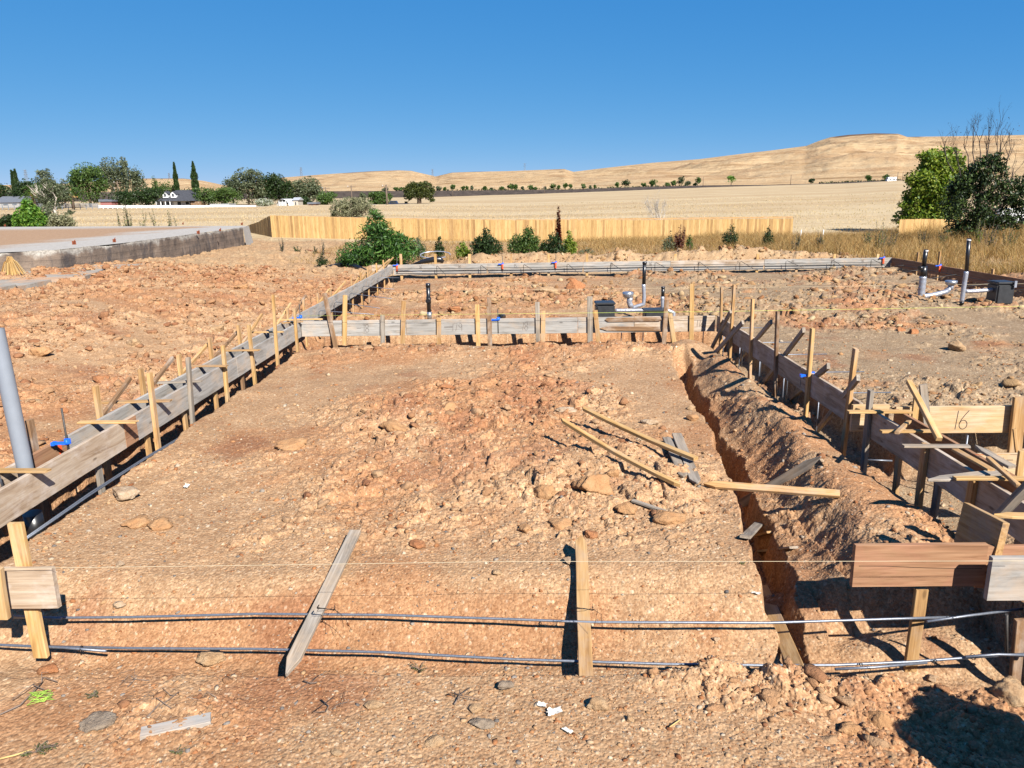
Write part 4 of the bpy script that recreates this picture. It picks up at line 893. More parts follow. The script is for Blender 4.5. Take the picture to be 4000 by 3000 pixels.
def tubbox(x0,x1,y0,y1,Y,d,label,lid=True):
    a=py(x0,y1,Y);b_=py(x1,y0,Y); w_=b_[0]-a[0];h_=b_[2]-a[2]; o_=((a[0]+b_[0])/2,Y+d/2,a[2]); r_=empty('drain_box',o_); tag(r_,label,'box','black plastic drain boxes')
    import bmesh
    for nm,zz,hh,g in (('box_body',-.12,h_*.86+.12,0),('box_lid',h_*.86,h_*.14,.012)):
        bm=bmesh.new(); bmesh.ops.create_cube(bm,size=1); bmesh.ops.scale(bm,vec=(w_+g*2,d+g*2,hh),verts=bm.verts); bmesh.ops.translate(bm,vec=(0,0,zz+hh/2),verts=bm.verts); bmesh.ops.bevel(bm,geom=bm.edges[:],offset=min(.03,hh*.3),segments=3,affect='EDGES')
        me=bpy.data.meshes.new(nm); bm.to_mesh(me); bm.free(); me.polygons.foreach_set('use_smooth',[False]*len(me.polygons)); link(nm,me,MT['blackbox'],r_)
    return r_
tubbox(2328,2403,1182,1250,14.9,.36,'black box left of the wrapped drain, behind the cross form')
tubbox(2518,2610,1210,1262,14.75,.34,'low black box right of the wrapped drain, behind the cross form')
MB().tube(rel((0,0,0),[py(2492,1375,13.0),py(2525,1388,12.7)]),.07,16).build('drain_stub',MT['tape']); tag(bpy.data.objects['drain_stub'],'pale wrapped pipe stub at the bottom of the shaded hole','pipe')
MB().tube([tup(py(1950,1236,14.6)),tup(py(1968,1236,14.9))],.045,14,caps=True).build('pipe_stub',MT['black']); tag(bpy.data.objects['pipe_stub'],'black pipe end lying beside the blue clip behind the cross form','pipe')
# right group
o=tup(py(3605,1165,17.6)); r=empty('drain_assembly',o); tag(r,'tape wrapped drain on the right pad with a short black vent and toilet flange','pipe')
wraptube('wrapped_riser',P([(3597,1163),(3606,1080)],17.6),.078,'tape',r); wraptube('wrapped_pipe',P([(3605,1158),(3650,1152),(3695,1140),(3712,1125)],17.6),.058,'tape',r); wraptube('flange_neck',P([(3712,1130),(3716,1112)],17.6),.062,'tape',r)
MB().lathe(P([(3715,1104)],17.6)[0],[(.08,-.06),(.12,-.03),(.13,.0),(.13,.045),(.11,.052),(0,.052)],20).build('toilet_flange',MT['foil'],r)
MB().tube(P([(3607,1082),(3608,1040)],17.6),.075,14).build('coupling',MT['black'],r); MB().tube(P([(3608,1042),(3617,975)],17.6),.048,14).build('vent_shaft',MT['black'],r); MB().tube(P([(3617,982),(3617,978)],17.6),.05,14).build('white_band',MT['white'],r); c=P([(3604,1047)],17.5)[0]; MB().tube([c,(c[0]-.09,c[1]-.02,c[2])],.05,12).build('side_inlet',MT['black'],r)
o=tup(py(3760,1185,16.6)); r=empty('drain_assembly',o); tag(r,'tape wrapped drain with the tallest black vent, leading to the right hand black box','pipe')
wraptube('wrapped_riser',P([(3757,1178),(3764,1130),(3775,1060)],16.6),.048,'tape',r); wraptube('wrapped_pipe',P([(3770,1138),(3820,1137),(3892,1130)],16.6),.042,'tape',r); MB().tube(P([(3775,1062),(3785,932)],16.6),.040,14).build('vent_shaft',MT['black'],r); MB().tube(P([(3784,940),(3785,936)],16.6),.043,14).build('white_band',MT['white'],r)
MB().tube(P([(3757,1190),(3757,1176)],16.6),.045,12).build('black_foot',MT['black'],r)
b=tubbox(3892,3970,1101,1170,16.4,.40,'large black box with a silver strap at the right edge of the pad'); MB().box((.15,-.245,.33),(.05,.02,.14)).build('strap',MT['tape'],b)
# black corrugated pipe and sheet beyond the far form
def bag(P,R,label,mat='black',name='black_plastic_pipe'): tag(MB().tube([tup(p) for p in P],R,12).build(name,MT[mat]),label,'pipe','black plastic beyond the forms')
bag([pz(x,y,-.45) for x,y in [(1275,1048),(1310,1042),(1345,1033),(1385,1040),(1430,1056)]],[.09,.12,.13,.12,.05],'black corrugated pipe lying left of the far left corner')
bag([py(x,y,27.2) for x,y in [(1615,1032),(1650,1022),(1690,1014),(1720,1014),(1732,1024)]],[.03,.08,.10,.11,.06],'black plastic bundle lying behind the far form')
bag([gp(x,y,-.4,.05) for x,y in [(1155,965),(1200,980),(1250,990),(1290,995)]],[.02]*4,'thin reddish hose lying on the soil by the fence','rust','hose')
mb=MB(); c=py(1700,995,27.6); mb.tube([(c[0]+.55*math.cos(a),c[1]+.3*math.sin(a),c[2]+.10*math.sin(a)) for a in [i*.5 for i in range(12)]],.02,6); tag(mb.build('hose_loop',MT['tape']),'loop of pale hose on top of the black plastic bundle','hose')

for i,x in enumerate([1565,1700,1833,1996,2143,2293,2457,2638,2960,3115,3260,3430]):
    q=py(x,992,YF+.045); tag(plank('wood_stake',(q[0],q[1],-.7),q,.085,.036,MT['wood_new' if i%3 else 'wood_tan'],(1,0,0)),f"stake top showing behind the far form, {ORD[i]} from the left",'stake','stakes behind the far form')
for i,(x,y) in enumerate([(3587,985),(3672,982),(3880,1050)]):
    q=px(x,y,XS+.045); tag(plank('wood_stake',(q[0],q[1],-.7),q,.085,.036,MT['wood_tan'],(0,1,0)),f"stake behind the far right side form, {ORD[i]} from its corner",'stake','stakes behind the far right side form')

# ============================================================= OLD CONCRETE SLAB
def slab():
    K=.72
    z=.75; near=[pz(-700,1060,z),pz(-300,1020,z),pz(0,986,z),pz(250,974,z),pz(500,948,z),pz(730,919,z),pz(960,887,z)]; far=[pz(972,881,z),pz(500,883,z),pz(0,885.5,z),pz(-500,889,z)]
    N_=[p[:2] for p in near]; s=np.concatenate([[0],np.cumsum([np.linalg.norm(b-a) for a,b in zip(N_[:-1],N_[1:])])]); S_=np.linspace(0,s[-1],420)
    ex=np.interp(S_,s,[p[0] for p in N_]); ey=np.interp(S_,s,[p[1] for p in N_])
    root=empty('concrete_slab',(-16,30,0)); tag(root,'old raised concrete foundation slab with chipped stained edge','slab')
    # face: rows from the top down
    rows=22; V=[];cols=[]; chip=np.clip(fbm(S_*.35,S_*0+3,201,4)*1.6-.25,0,1)*.12+.02*np.abs(fbm(S_*2,S_*0,202,3)); big=np.exp(-((S_/s[-1]-.72)/.05)**2)*.10
    for j in range(rows):
        t=j/(rows-1); zz=z-(z+.75)*t-(0.0 if j else 0); inn=(chip+big)*np.exp(-t*9)*1.2
        bulge=.03*fbm(S_*1.2,np.full_like(S_,zz*2),203,4)+.012*np.where((zz*3.2)%1<.08,-1,0)
        V.append(np.stack([ex-inn+bulge-.16,ey-0*inn,np.full_like(S_,zz)-(chip*.9+.02*fbm(S_*6,S_*0,204,3))*(j==0)],1))
    n=len(S_); V=np.array(V).reshape(-1,3)
    i=np.arange(rows-1)[:,None]*n+np.arange(n-1)[None,:]; F=np.stack([i,i+n,i+n+1,i+1],-1).reshape(-1,4)
    me=npmesh('slab_face',V-np.array([-16,30,0]),F,True)
    k=N('stained_slab_edge',.9,.15); v=k.mp((1,1,1)); g=k.n('ShaderNodeNewGeometry'); sx=k.n('ShaderNodeSeparateXYZ'); k.l(g.outputs['Position'],sx.inputs[0])
    n1=k.noise(v,1.1,6,.65); n2=k.noise(v,12,5,.7); vs=k.mp((1.4,1.4,.5)); st=k.noise(vs,1.3,6,.65)
    c=k.ramp(n1,[(.3,(0.041,0.034,0.030)),(.45,(0.112,0.086,0.068)),(.6,(0.165,0.124,0.094)),(.75,(0.225,0.176,0.135))])
    c=k.mix(k.mr(st,.5,.62,0.,.75),c,(.05,.045,.045,1)); w1=k.math('FRACT',k.math('MULTIPLY',k.math('ADD',sx.outputs[2],k.math('MULTIPLY',n2,.03)),4.6)); c=k.mix(k.mr(w1,.0,.10,.75,0.),c,(.035,.03,.028,1)); zt=k.math('ADD',sx.outputs[2],k.math('MULTIPLY',k.math('SUBTRACT',n1,.5),.9)); c=k.mix(k.mr(zt,.60,.72,0.,.9),c,k.ramp(n2,[(.35,(0.165,0.150,0.128)),(.6,(0.345,0.323,0.285))])); k.col(c); k.bump(n2,.9,.03,k.bump(n1,.5,.05))
    link('slab_face',me,k.m,root)
    # top
    e=np.stack([ex-chip-big-.16,ey],1); P=[tuple(q) for q in e]+[tuple(p[:2]) for p in far]
    import bmesh
    bm=bmesh.new(); vs_=[bm.verts.new((a+16,b-30,z-.012)) for a,b in P]; bm.faces.new(vs_); bmesh.ops.triangulate(bm,faces=bm.faces[:]); me=bpy.data.meshes.new('slab_top'); bm.normal_update(); bm.to_mesh(me); bm.free()
    k=N('dusty_slab_top',.92,.1); v=k.mp(); g=k.n('ShaderNodeNewGeometry'); sx=k.n('ShaderNodeSeparateXYZ'); k.l(g.outputs['Position'],sx.inputs[0])
    n1=k.noise(v,.35,6,.6); n2=k.noise(v,7,5,.7)
    con=k.ramp(n2,[(.3,(0.225,0.206,0.180)),(.7,(0.330,0.307,0.277))]); dirt=k.ramp(n2,[(.3,(0.203,0.124,0.071)),(.7,(0.285,0.188,0.116))])
    xx=k.math('ADD',sx.outputs[0],k.math('MULTIPLY',k.math('SUBTRACT',n1,.5),7.)); m_=k.mr(xx,-17.6,-19.4,0.,1.); m2=k.mr(k.math('ADD',sx.outputs[1],k.math('MULTIPLY',n1,3.)),48.,44.,0.,1.)
    c=k.mix(k.math('MULTIPLY',m_,m2),con,dirt); k.col(c); k.bump(n2,.6,.02)
    link('slab_top',me,k.m,root)
    # broken end toward the fence
    mb=MB(); a,b_=near[-1],far[0]; vs=[(a[0]-.16,a[1],z-.02),(b_[0],b_[1],z-.02),(b_[0]+.25,b_[1]+.1,-.9),(a[0]-.02,a[1],-.9)]; mb.add([(q[0]+16,q[1]-30,q[2]) for q in vs],[(0,1,2,3)]); mb.build('slab_end',k.m,root)
    # rusty anchor plates left in the edge
    for (x,y),sc,l in [((290,954),.13,'rusty bracket standing on the near edge of the slab'),((447,945),.11,'rusty bent bolt at the middle of the slab edge'),((775,912),.13,'rusty twisted strap sticking out of the slab face'),((860,903),.09,'small rusty strap near the slab corner'),((20,884),.12,'rusty stub on the far edge of the slab'),((945,878),.12,'rusty stub at the far corner of the slab'),((715,877),.09,'small rusty stub on the far edge of the slab')]:
        p=pz(x,y,z); mb=MB(); mb.box((0,0,.02),(sc,.03,sc)); mb.tube([(0,0,-.05),(.02,-.02,.06),(.07,-.05,.12)],.018,6); o=mb.build('iron_bracket',MT['rust']); o.location=tup(p+[0,0,.03]); tag(o,l,'bracket','rusty iron left in the slab')
    return near
NEAR=slab()
# lower footing strip in front of the slab
def footing():
    z=.14; P=[pz(*q,z) for q in [(-300,1140),(-80,1140),(60,1112),(68,1120),(200,1092),(330,1079),(420,1048),(560,1030),(250,1040),(0,1060),(-300,1085)]]
    c=np.mean(P,0); mb=MB(); n=len(P); mb.add([(p[0],p[1],z) for p in P]+[(p[0]+.03,p[1]+.02,-.32) for p in P],[tuple(range(n))[::-1]]+[(i,(i+1)%n,(i+1)%n+n,i+n) for i in range(n)])
    k=N('old_footing_concrete',.92,.12); v=k.mp(); n2=k.noise(v,3,6,.7); n1=k.noise(v,.9,5); k.col(k.mix(k.mr(n1,.48,.62),k.ramp(n2,[(.3,(0.165,0.143,0.116)),(.7,(0.285,0.255,0.217))]),(.34,.21,.125,1))); k.bump(n2,.8,.03)
    o=mb.build('concrete_footing',k.m,None,(c[0],c[1],0)); tag(o,'low grey concrete footing strip below the raised slab','footing')
    for p in o.data.polygons: pass
footing()
# dry root bundle hanging on the slab
mb=MB(); rd=random.Random(4); b0=pz(35,1008,.6)
for i in range(90):
    a=rd.uniform(0,1); e=np.array([.25+.75*a+rd.uniform(-.05,.05),-.5-.4*rd.random(),-.45-.15*rd.random()])*[.8,1,.9]; mb.tube([tup(b0+[rd.uniform(-.06,.1),0,rd.uniform(-.05,.05)]),tup(b0+e*.5+[0,0,.12]),tup(b0+e)],.008,4,False)
MT['straw']=mat_leaf('dry_straw',[lin((150,110,60)),lin((190,150,90)),lin((214,182,124)),lin((168,128,76))],.2,.8)
tag(mb.build('root_bundle',MT['straw']),'bundle of dry tan roots hanging at the left end of the slab','roots')

# ============================================================= BOARD FENCE
def fence():
    root=empty('board_fence',(0,55,-.9)); tag(root,'long new yellow board fence behind the weeds','fence')
    P=[(2,0)]
    xs=[(1055,841,943),(1500,854,955),(2000,860,960),(2500,859,960),(3097,853,950)]
    a=[py(x,t,55) for x,t,_ in xs]; X=np.array([p[0] for p in a]); Zt=np.array([p[2] for p in a]); rd=random.Random(2)
    def pickets(line,zt,zb,name,mat,seed):
        mb=MB(); rd=random.Random(seed); L=[0]; 
        for p,q in zip(line[:-1],line[1:]): L.append(L[-1]+math.dist(p,q))
        s=0.
        while s<L[-1]-.05:
            w_=.142; k=next(i for i in range(len(L)-1) if s+w_/2<=L[i+1]+1e-6 or i==len(L)-2); f=(s+w_/2-L[k])/(L[k+1]-L[k]); p=line[k];q=line[k+1]; d=((q[0]-p[0])/(L[k+1]-L[k]),(q[1]-p[1])/(L[k+1]-L[k]))
            cx=p[0]+d[0]*(s+w_/2-L[k]);cy=p[1]+d[1]*(s+w_/2-L[k]); z1=zt[k]+(zt[k+1]-zt[k])*f+rd.uniform(-.015,.015); z0=zb[k]+(zb[k+1]-zb[k])*f
            h=w_/2-.0025; th=.009; off=rd.uniform(-.004,.004); nx,ny=-d[1],d[0]
            pr=[(-h,z0),(h,z0),(h,z1-.03),(h-.025,z1),(-h+.025,z1),(-h,z1-.03)]; vs=[]
            for sg in(-1,1): vs+=[(cx+d[0]*u+nx*(sg*th+off),cy+d[1]*u+ny*(sg*th+off)-55,zz+.9) for u,zz in pr]
            mb.add(vs,[(0,1,2,3,4,5),(11,10,9,8,7,6)]+[(i,i+6,(i+1)%6+6,(i+1)%6) for i in range(6)]); s+=w_
        return mb.build(name,mat,root)
    k=N('new_cedar_pickets',.75,.25); v=k.mp((9,9,.9)); n=k.noise(v,1.6,5,.6,.8); base=k.ramp(k.isl(),[(p_,tuple(q*.78 for q in c_)) for p_,c_ in [(0,(.27,.155,.06)),(.12,(.38,.235,.09)),(.5,(.45,.285,.11)),(.85,(.50,.335,.145)),(1,(.30,.17,.065))]]); c=k.mix(1,base,k.ramp(n,[(.3,(.74,.68,.6)),(.55,(1,1,1)),(.75,(1.12,1.14,1.16))]),'MULTIPLY')
    kn=k.vor(k.mp((5,5,1.6)),1.); c=k.mix(k.mr(kn,.06,.14,.6,0.),c,(.25,.12,.05,1)); k.col(c)
    line=[(x,55.) for x in X]; zb=[gz(x,55)-.12 for x in X]
    pickets(line,list(Zt),zb,'picket_panel',k.m,3)
    # return at the left running back toward the camera
    l0=py(1055,841,55); l1=py(957,884,62.); q=py(1010,866,58.)
    pickets([(l0[0]-.02,55.1),(q[0],58.),(l1[0],62.)],[l0[2],q[2],l1[2]],[-1.1,-1.1,-1.1],'return_panel',k.m,4)
    mb=MB()
    for zr in (.25,.8,1.35):
        for i in range(len(X)-1):
            z0=zb[i]+.12+zr*1.1;z1=zb[i+1]+.12+zr*1.1; mb.add([(X[i],0.02,z0+.86),(X[i+1],0.02,z1+.86),(X[i+1],.06,z1+.86),(X[i],.06,z0+.86),(X[i],.02,z0+.95),(X[i+1],.02,z1+.95),(X[i+1],.06,z1+.95),(X[i],.06,z0+.95)],[(0,1,5,4),(2,3,7,6),(4,5,6,7),(0,3,2,1)])
    mb.build('rails',MT['wood_tan'],root)
    n_=int((X[-1]-X[0])/2.44)
    for i in range(n_+1):
        x=X[0]+(X[-1]-X[0])*i/n_; zt=np.interp(x,X,Zt); zz=gz(x,55); MB().box((0,.11,(zt-zz)/2),(.09,.09,zt-zz-.05)).build('fence_post',MT['wood_tan'],root,None).location=(x,0,zz+.9)
    # low fence at the right, by the trees
    root2=empty('board_fence',(32,52,-.8)); tag(root2,'lower stretch of board fence half hidden under the right hand trees','fence')
    mb=MB(); A=[py(3515,857,48.),py(3600,855,50.5),py(3745,857,54.),py(3900,872,50.),py(4100,874,47.)]; rd=random.Random(8)
    for p,q in zip(A[:-1],A[1:]):
        L=math.dist(p[:2],q[:2]); m_=int(L/.142)
        for i in range(m_):
            f=(i+.5)/m_; c=p+(q-p)*f; d=(q-p)[:2]/L; z1=c[2]+rd.uniform(-.015,.015); h=.069
            vs=[(c[0]+d[0]*u-d[1]*t-32,c[1]+d[1]*u+d[0]*t-52,zz+.8) for t in(-.009,.009) for u,zz in [(-h,-1.4),(h,-1.4),(h,z1-.03),(h-.025,z1),(-h+.025,z1),(-h,z1-.03)]]
            mb.add(vs,[(0,1,2,3,4,5),(11,10,9,8,7,6)]+[(i_,i_+6,(i_+1)%6+6,(i_+1)%6) for i_ in range(6)])
    mb.build('picket_panel',k.m,root2)
fence()

# ============================================================= FOLIAGE
def leafmesh(name,C,D,Nn,L,W,mat,parent=None,fold=.0):
    """diamond leaves: centre C, direction D, side Nn (all n,3), length L, width W (n)"""
    L=L[:,None];W=W[:,None]
    V=np.stack([C-D*L/2,C+Nn*W/2+D*L*.05,C+D*L/2,C-Nn*W/2+D*L*.05],1).reshape(-1,3)
    F=np.arange(len(V)).reshape(-1,4); return link(name,npmesh(name,V,F),mat,parent)
def unit(a): return a/np.maximum(np.linalg.norm(a,axis=-1,keepdims=True),1e-9)
def crown_pts(r,blobs,n,hollow=.55,clump=.35,nclump=9):
    """points in ellipsoid blobs gathered into uneven clumps"""
    w=np.array([b[3]*b[4]*b[5] for b in blobs])**.75; w/=w.sum(); out=[]
    for b,k in zip(blobs,w):
        m=int(n*k); cn=max(4,int(nclump*(.4+k*len(blobs)))); u=unit(r.normal(size=(cn,3)))*r.uniform(hollow,1.02,(cn,1)); idx=r.integers(0,cn,m)
        p=u[idx]+r.normal(size=(m,3))*clump*r.uniform(.5,1.1,(m,1)); q=np.linalg.norm(p,axis=1); p=p/np.maximum(1,q/1.12)[:,None]
        out.append(p*np.array(b[3:6])+np.array(b[:3]))
    return np.concatenate(out)
def foliage(name,blobs,n,leaf,mat,parent,seed,asp=.5,hollow=.55,clump=.3,nclump=14,droop=0.):
    r=np.random.default_rng(seed); C=crown_pts(r,blobs,n,hollow,clump,nclump); m=len(C); D=unit(r.normal(size=(m,3))+np.array([0,0,-droop])); Nn=unit(np.cross(D,r.normal(size=(m,3))))
    L=leaf*r.uniform(.6,1.4,m); return leafmesh(name,C,D,Nn,L,L*asp,mat,parent)
def limbs(name,base_r,h,blobs,mat,parent,seed,n=9,lean=0.,twigs=0,start=.25):
    rd=random.Random(seed); mb=MB(); top=(lean,0,h*.75); mb.tube([(0,0,-.2),(lean*.3,rd.uniform(-.1,.1),h*.3),(lean*.7,0,h*.55),top],[base_r*1.2,base_r,base_r*.6,base_r*.25],8)
    for i in range(n):
        b=blobs[i%len(blobs)]; t=rd.uniform(start,.85); s=(lean*t,0,h*.75*t); e=(b[0]+rd.uniform(-.7,.7)*b[3],b[1]+rd.uniform(-.7,.7)*b[4],b[2]+rd.uniform(-.3,.8)*b[5]); mdl=tuple((a*.55+c*.45) for a,c in zip(s,e)); mdl=(mdl[0]+rd.uniform(-.05,.05)*h,mdl[1],mdl[2]+.03*h)
        mb.tube([s,mdl,e],[base_r*.45,base_r*.25,base_r*.06],5)
        for k in range(twigs):
            f=rd.uniform(.4,1); p=tuple(a+(c-a)*f for a,c in zip(mdl,e)); q=(p[0]+rd.uniform(-1,1)*b[3]*.4,p[1]+rd.uniform(-1,1)*b[4]*.4,p[2]+rd.uniform(-.1,1)*b[5]*.5); mb.tube([p,q],[base_r*.09,base_r*.02],4,False)
    return mb.build(name,mat,parent)
GR=lambda *c:[tuple(q*.62 for q in lin(x)[:3])+(1,) for x in c]
MT['l_dark']=mat_leaf('dark_green_leaves',GR((38,56,26),(52,74,34),(70,94,44),(46,64,30)))
MT['l_mid']=mat_leaf('mid_green_leaves',GR((58,84,34),(84,112,48),(108,136,62),(70,98,40)))
MT['l_euc']=mat_leaf('grey_green_eucalyptus_leaves',GR((78,92,62),(104,116,82),(130,138,104),(66,80,52),(150,154,120)))
MT['l_bright']=mat_leaf('bright_green_leaves',GR((60,104,30),(94,142,44),(126,172,64),(154,186,72)),.35)
MT['l_lime']=mat_leaf('yellow_green_leaves',GR((84,116,30),(120,152,46),(158,182,66),(186,194,84),(70,98,30)),.35)
MT['l_olive']=mat_leaf('silvery_shrub_leaves',GR((120,122,86),(158,156,118),(186,184,148),(104,104,70)))
MT['l_pine']=mat_leaf('pine_needles',GR((56,68,26),(82,94,38),(108,114,52),(40,52,22)))
MT['l_orange']=mat_leaf('shiny_dark_leaves',GR((24,38,18),(38,56,26),(58,78,36),(96,118,60)),.12,.5,.25)
MT['l_willow']=mat_leaf('long_green_leaves',GR((34,66,22),(56,96,34),(88,134,54),(130,166,86)),.25,.5,.3)
MT['l_red']=mat_leaf('red_brown_weed',GR((104,34,24),(136,52,34),(84,26,20),(150,84,58)))
MT['l_white']=mat_leaf('white_blossom',[(.45,.45,.38,1),(.6,.6,.52,1),(.16,.2,.1,1),(.1,.13,.06,1)])
def tree(label,x,ybase,ytop,wpx,D,kind,name='tree',blobs=None,n=3200,leaf=.35,mat='l_mid',trunk=.2,seed=1,group=None,bark='bark',asp=.5,limb=8,cat='tree',hollow=.45,clump=.28,nclump=16,low=.15,grown=False,tw=0):
    """a tree sized from the real height it must have at distance D"""
    p=far_at(x,D); k=D/FPX*1.01; W=wpx*k; b=py(x,ybase,D); t=py(x,ytop,D); z0=min(p[2],b[2]); h=t[2]-z0
    r=empty(name,(p[0],D,z0)); tag(r,label,cat,group); rd=random.Random(seed)
    if blobs is None:
        m=7 if wpx>60 else 4
        blobs=[(0,0,h*(.55+low/2),W*.42,W*.4,h*(.42-low/3))]+[(rd.uniform(-.32,.32)*W,rd.uniform(-.3,.3)*W,h*rd.uniform(.35+low*.5,.84),W*rd.uniform(.16,.27),W*.22,h*rd.uniform(.12,.17)) for _ in range(m)]
    else: blobs=[(a*W,b_*W,c*h,d*W,e*W,f*h) for a,b_,c,d,e,f in blobs]
    limbs('trunk',trunk,h,blobs,MT[bark],r,seed,limb,twigs=tw); foliage('crown',blobs,n,leaf,MT[mat],r,seed,asp,hollow,clump,nclump); return r
g='trees along the far field edge'
def cypress(label,x,yb,yt,wpx,D,seed,n=2200):
    p=far_at(x,D); t=py(x,yt,D); b=py(x,yb,D); z0=min(p[2],b[2]); h=t[2]-z0; W=wpx*D/FPX; r=empty('cypress_tree',(p[0],D,z0)); tag(r,label,'cypress','tall thin cypresses')
    MB().tube([(0,0,-.1),(0,0,h*.6)],[.18,.05],6).build('trunk',MT['bark'],r); rr=np.random.default_rng(seed); z=rr.uniform(0.02,1,n)**1.15; rad=W/2*np.minimum(1,(1-z)*2.6+.10)*np.minimum(1,.5+z*4)*np.sqrt(rr.uniform(.3,1,n)); a=rr.uniform(0,6.28,n)
    C=np.stack([rad*np.cos(a)*(1+.15*np.sin(z*30)),rad*np.sin(a),z*h],1); D_=unit(np.stack([np.cos(a)*.3,np.sin(a)*.3,np.ones(n)],1)+rr.normal(size=(n,3))*.25); Nn=unit(np.cross(D_,rr.normal(size=(n,3)))); L=rr.uniform(.5,1.,n); leafmesh('crown',C,D_,Nn,L,L*.35,MT['l_dark'],r)
cypress('left of three thin cypresses clustered at the far left',64,765,667,12,190,1); cypress('middle of three thin cypresses clustered at the far left',71,765,672,10,192,2); cypress('right of three thin cypresses clustered at the far left',78,770,663,14,188,3)
cypress('thinner left cypress behind the grey roofed house',697,745,636,17,215,4); cypress('taller thicker cypress right of the grey roofed house',770,790,633,25,205,5)
# left group
tree('low dark tree at the left edge of the picture',10,812,716,100,200,0,seed=11,mat='l_dark',n=1600,leaf=.5,group=g)
tree('rounded dark tree right of the three thin cypresses',125,812,700,150,185,0,seed=12,mat='l_dark',n=3600,leaf=.5,group=g)
tree('pale green mass behind the bright bush',190,812,712,130,180,0,seed=13,mat='l_mid',n=2600,leaf=.45,group=g)
tree('dark green low tree between the two palms',255,812,720,120,190,0,seed=14,mat='l_dark',n=2200,leaf=.5,group=g)
tree('broad dense green tree at the left of the tall group',352,812,637,150,195,0,seed=15,mat='l_mid',n=7000,leaf=.5,group=g,trunk=.3,low=0)
tree('tall thin crowned eucalyptus in the middle of the group',452,806,617,120,210,0,seed=16,mat='l_euc',n=4200,leaf=.5,group=g,trunk=.3,bark='bark_pale',clump=.2,nclump=24,low=.1,tw=2)
tree('narrow tall eucalyptus spire right of the middle one',500,790,619,38,212,0,seed=17,mat='l_euc',n=1300,leaf=.5,group=g,bark='bark_pale')
tree('loose grey green eucalyptus at the right of the tall group',545,806,648,80,205,0,seed=18,mat='l_euc',n=2600,leaf=.48,group=g,bark='bark_pale',clump=.2,nclump=22,tw=2)
tree('low dark tree beside the red brown shed',490,812,738,120,180,0,seed=19,mat='l_dark',n=3000,leaf=.45,group=g,low=0)
tree('dark round tree left of the grey roofed house',580,812,726,120,185,0,seed=20,mat='l_dark',n=3800,leaf=.45,group=g,low=0)
tree('pale tree rising behind the roof ridge',655,800,702,90,220,0,seed=21,mat='l_mid',n=1700,leaf=.5,group=g)
tree('thin topped tree just left of the house chimney',612,780,690,26,222,0,seed=22,mat='l_mid',n=600,leaf=.45,group=g)
tree('dark hedge tree behind the right end of the house',735,810,730,90,212,0,seed=23,mat='l_dark',n=1800,leaf=.5,group=g,low=0)
tree('green hedge tree right of the thick cypress',815,810,727,110,200,0,seed=24,mat='l_mid',n=2600,leaf=.45,group=g,low=0)
tree('wide low green tree before the big grove',880,810,730,140,198,0,seed=25,mat='l_mid',n=3200,leaf=.45,group=g,low=0)
tree('tall eucalyptus at the left of the big grove',912,808,690,80,206,0,seed=26,mat='l_euc',n=1900,leaf=.5,group=g)
tree('tallest dark eucalyptus of the big grove',972,810,656,130,204,0,seed=27,mat='l_euc',n=5200,leaf=.5,group=g,trunk=.3,tw=1,low=0)
tree('dark green eucalyptus in the middle of the big grove',1050,810,676,90,208,0,seed=28,mat='l_dark',n=3600,leaf=.5,group=g,low=0)
tree('second dark eucalyptus of the grove, nearer its right end',1092,810,677,80,210,0,seed=29,mat='l_dark',n=3200,leaf=.5,group=g,low=0)
tree('low dark tree closing the grove on the right',1122,810,700,60,207,0,seed=30,mat='l_dark',n=1800,leaf=.5,group=g,low=0)
tree('pale yellow green tree between the two groves',1148,800,714,36,212,0,seed=31,mat='l_lime',n=1000,leaf=.45,group=g,low=0)
tree('broad grey green tree right of the grove, pale trunks showing',1210,806,690,108,202,0,seed=32,mat='l_euc',n=5200,leaf=.48,group=g,trunk=.3,low=0,tw=1)
tree('small dark tree beside the pale gabled shed',1188,808,768,54,190,0,seed=33,mat='l_dark',n=1500,leaf=.4,group=g,low=0)
tree('round bright green tree by the tin shed',1278,812,746,84,188,0,seed=34,mat='l_mid',n=3000,leaf=.42,group=g,low=0)
tree('round dark tree in front of the tall utility pole',1484,812,748,90,185,0,seed=35,mat='l_mid',n=3600,leaf=.42,group=g,low=0)
tree('small grey tree left of the round dark tree',1418,790,751,30,205,0,seed=36,mat='l_euc',n=500,leaf=.45,group=g,low=0)
tree('round pine standing alone in the dry field, dark trunk',1638,812,704,122,183,0,name='pine_tree',seed=37,mat='l_pine',n=7500,leaf=.42,trunk=.5,cat='pine',limb=14,
 blobs=[(0,0,.62,.42,.4,.26),(-.3,0,.55,.2,.25,.18),(.3,0,.52,.2,.25,.2),(-.15,0,.80,.22,.25,.15),(.17,0,.82,.2,.25,.15),(.36,0,.70,.13,.2,.12),(-.33,0,.38,.13,.2,.08),(.38,0,.27,.1,.15,.06),(-.4,0,.20,.06,.1,.03)],nclump=34,clump=.22,hollow=.3)
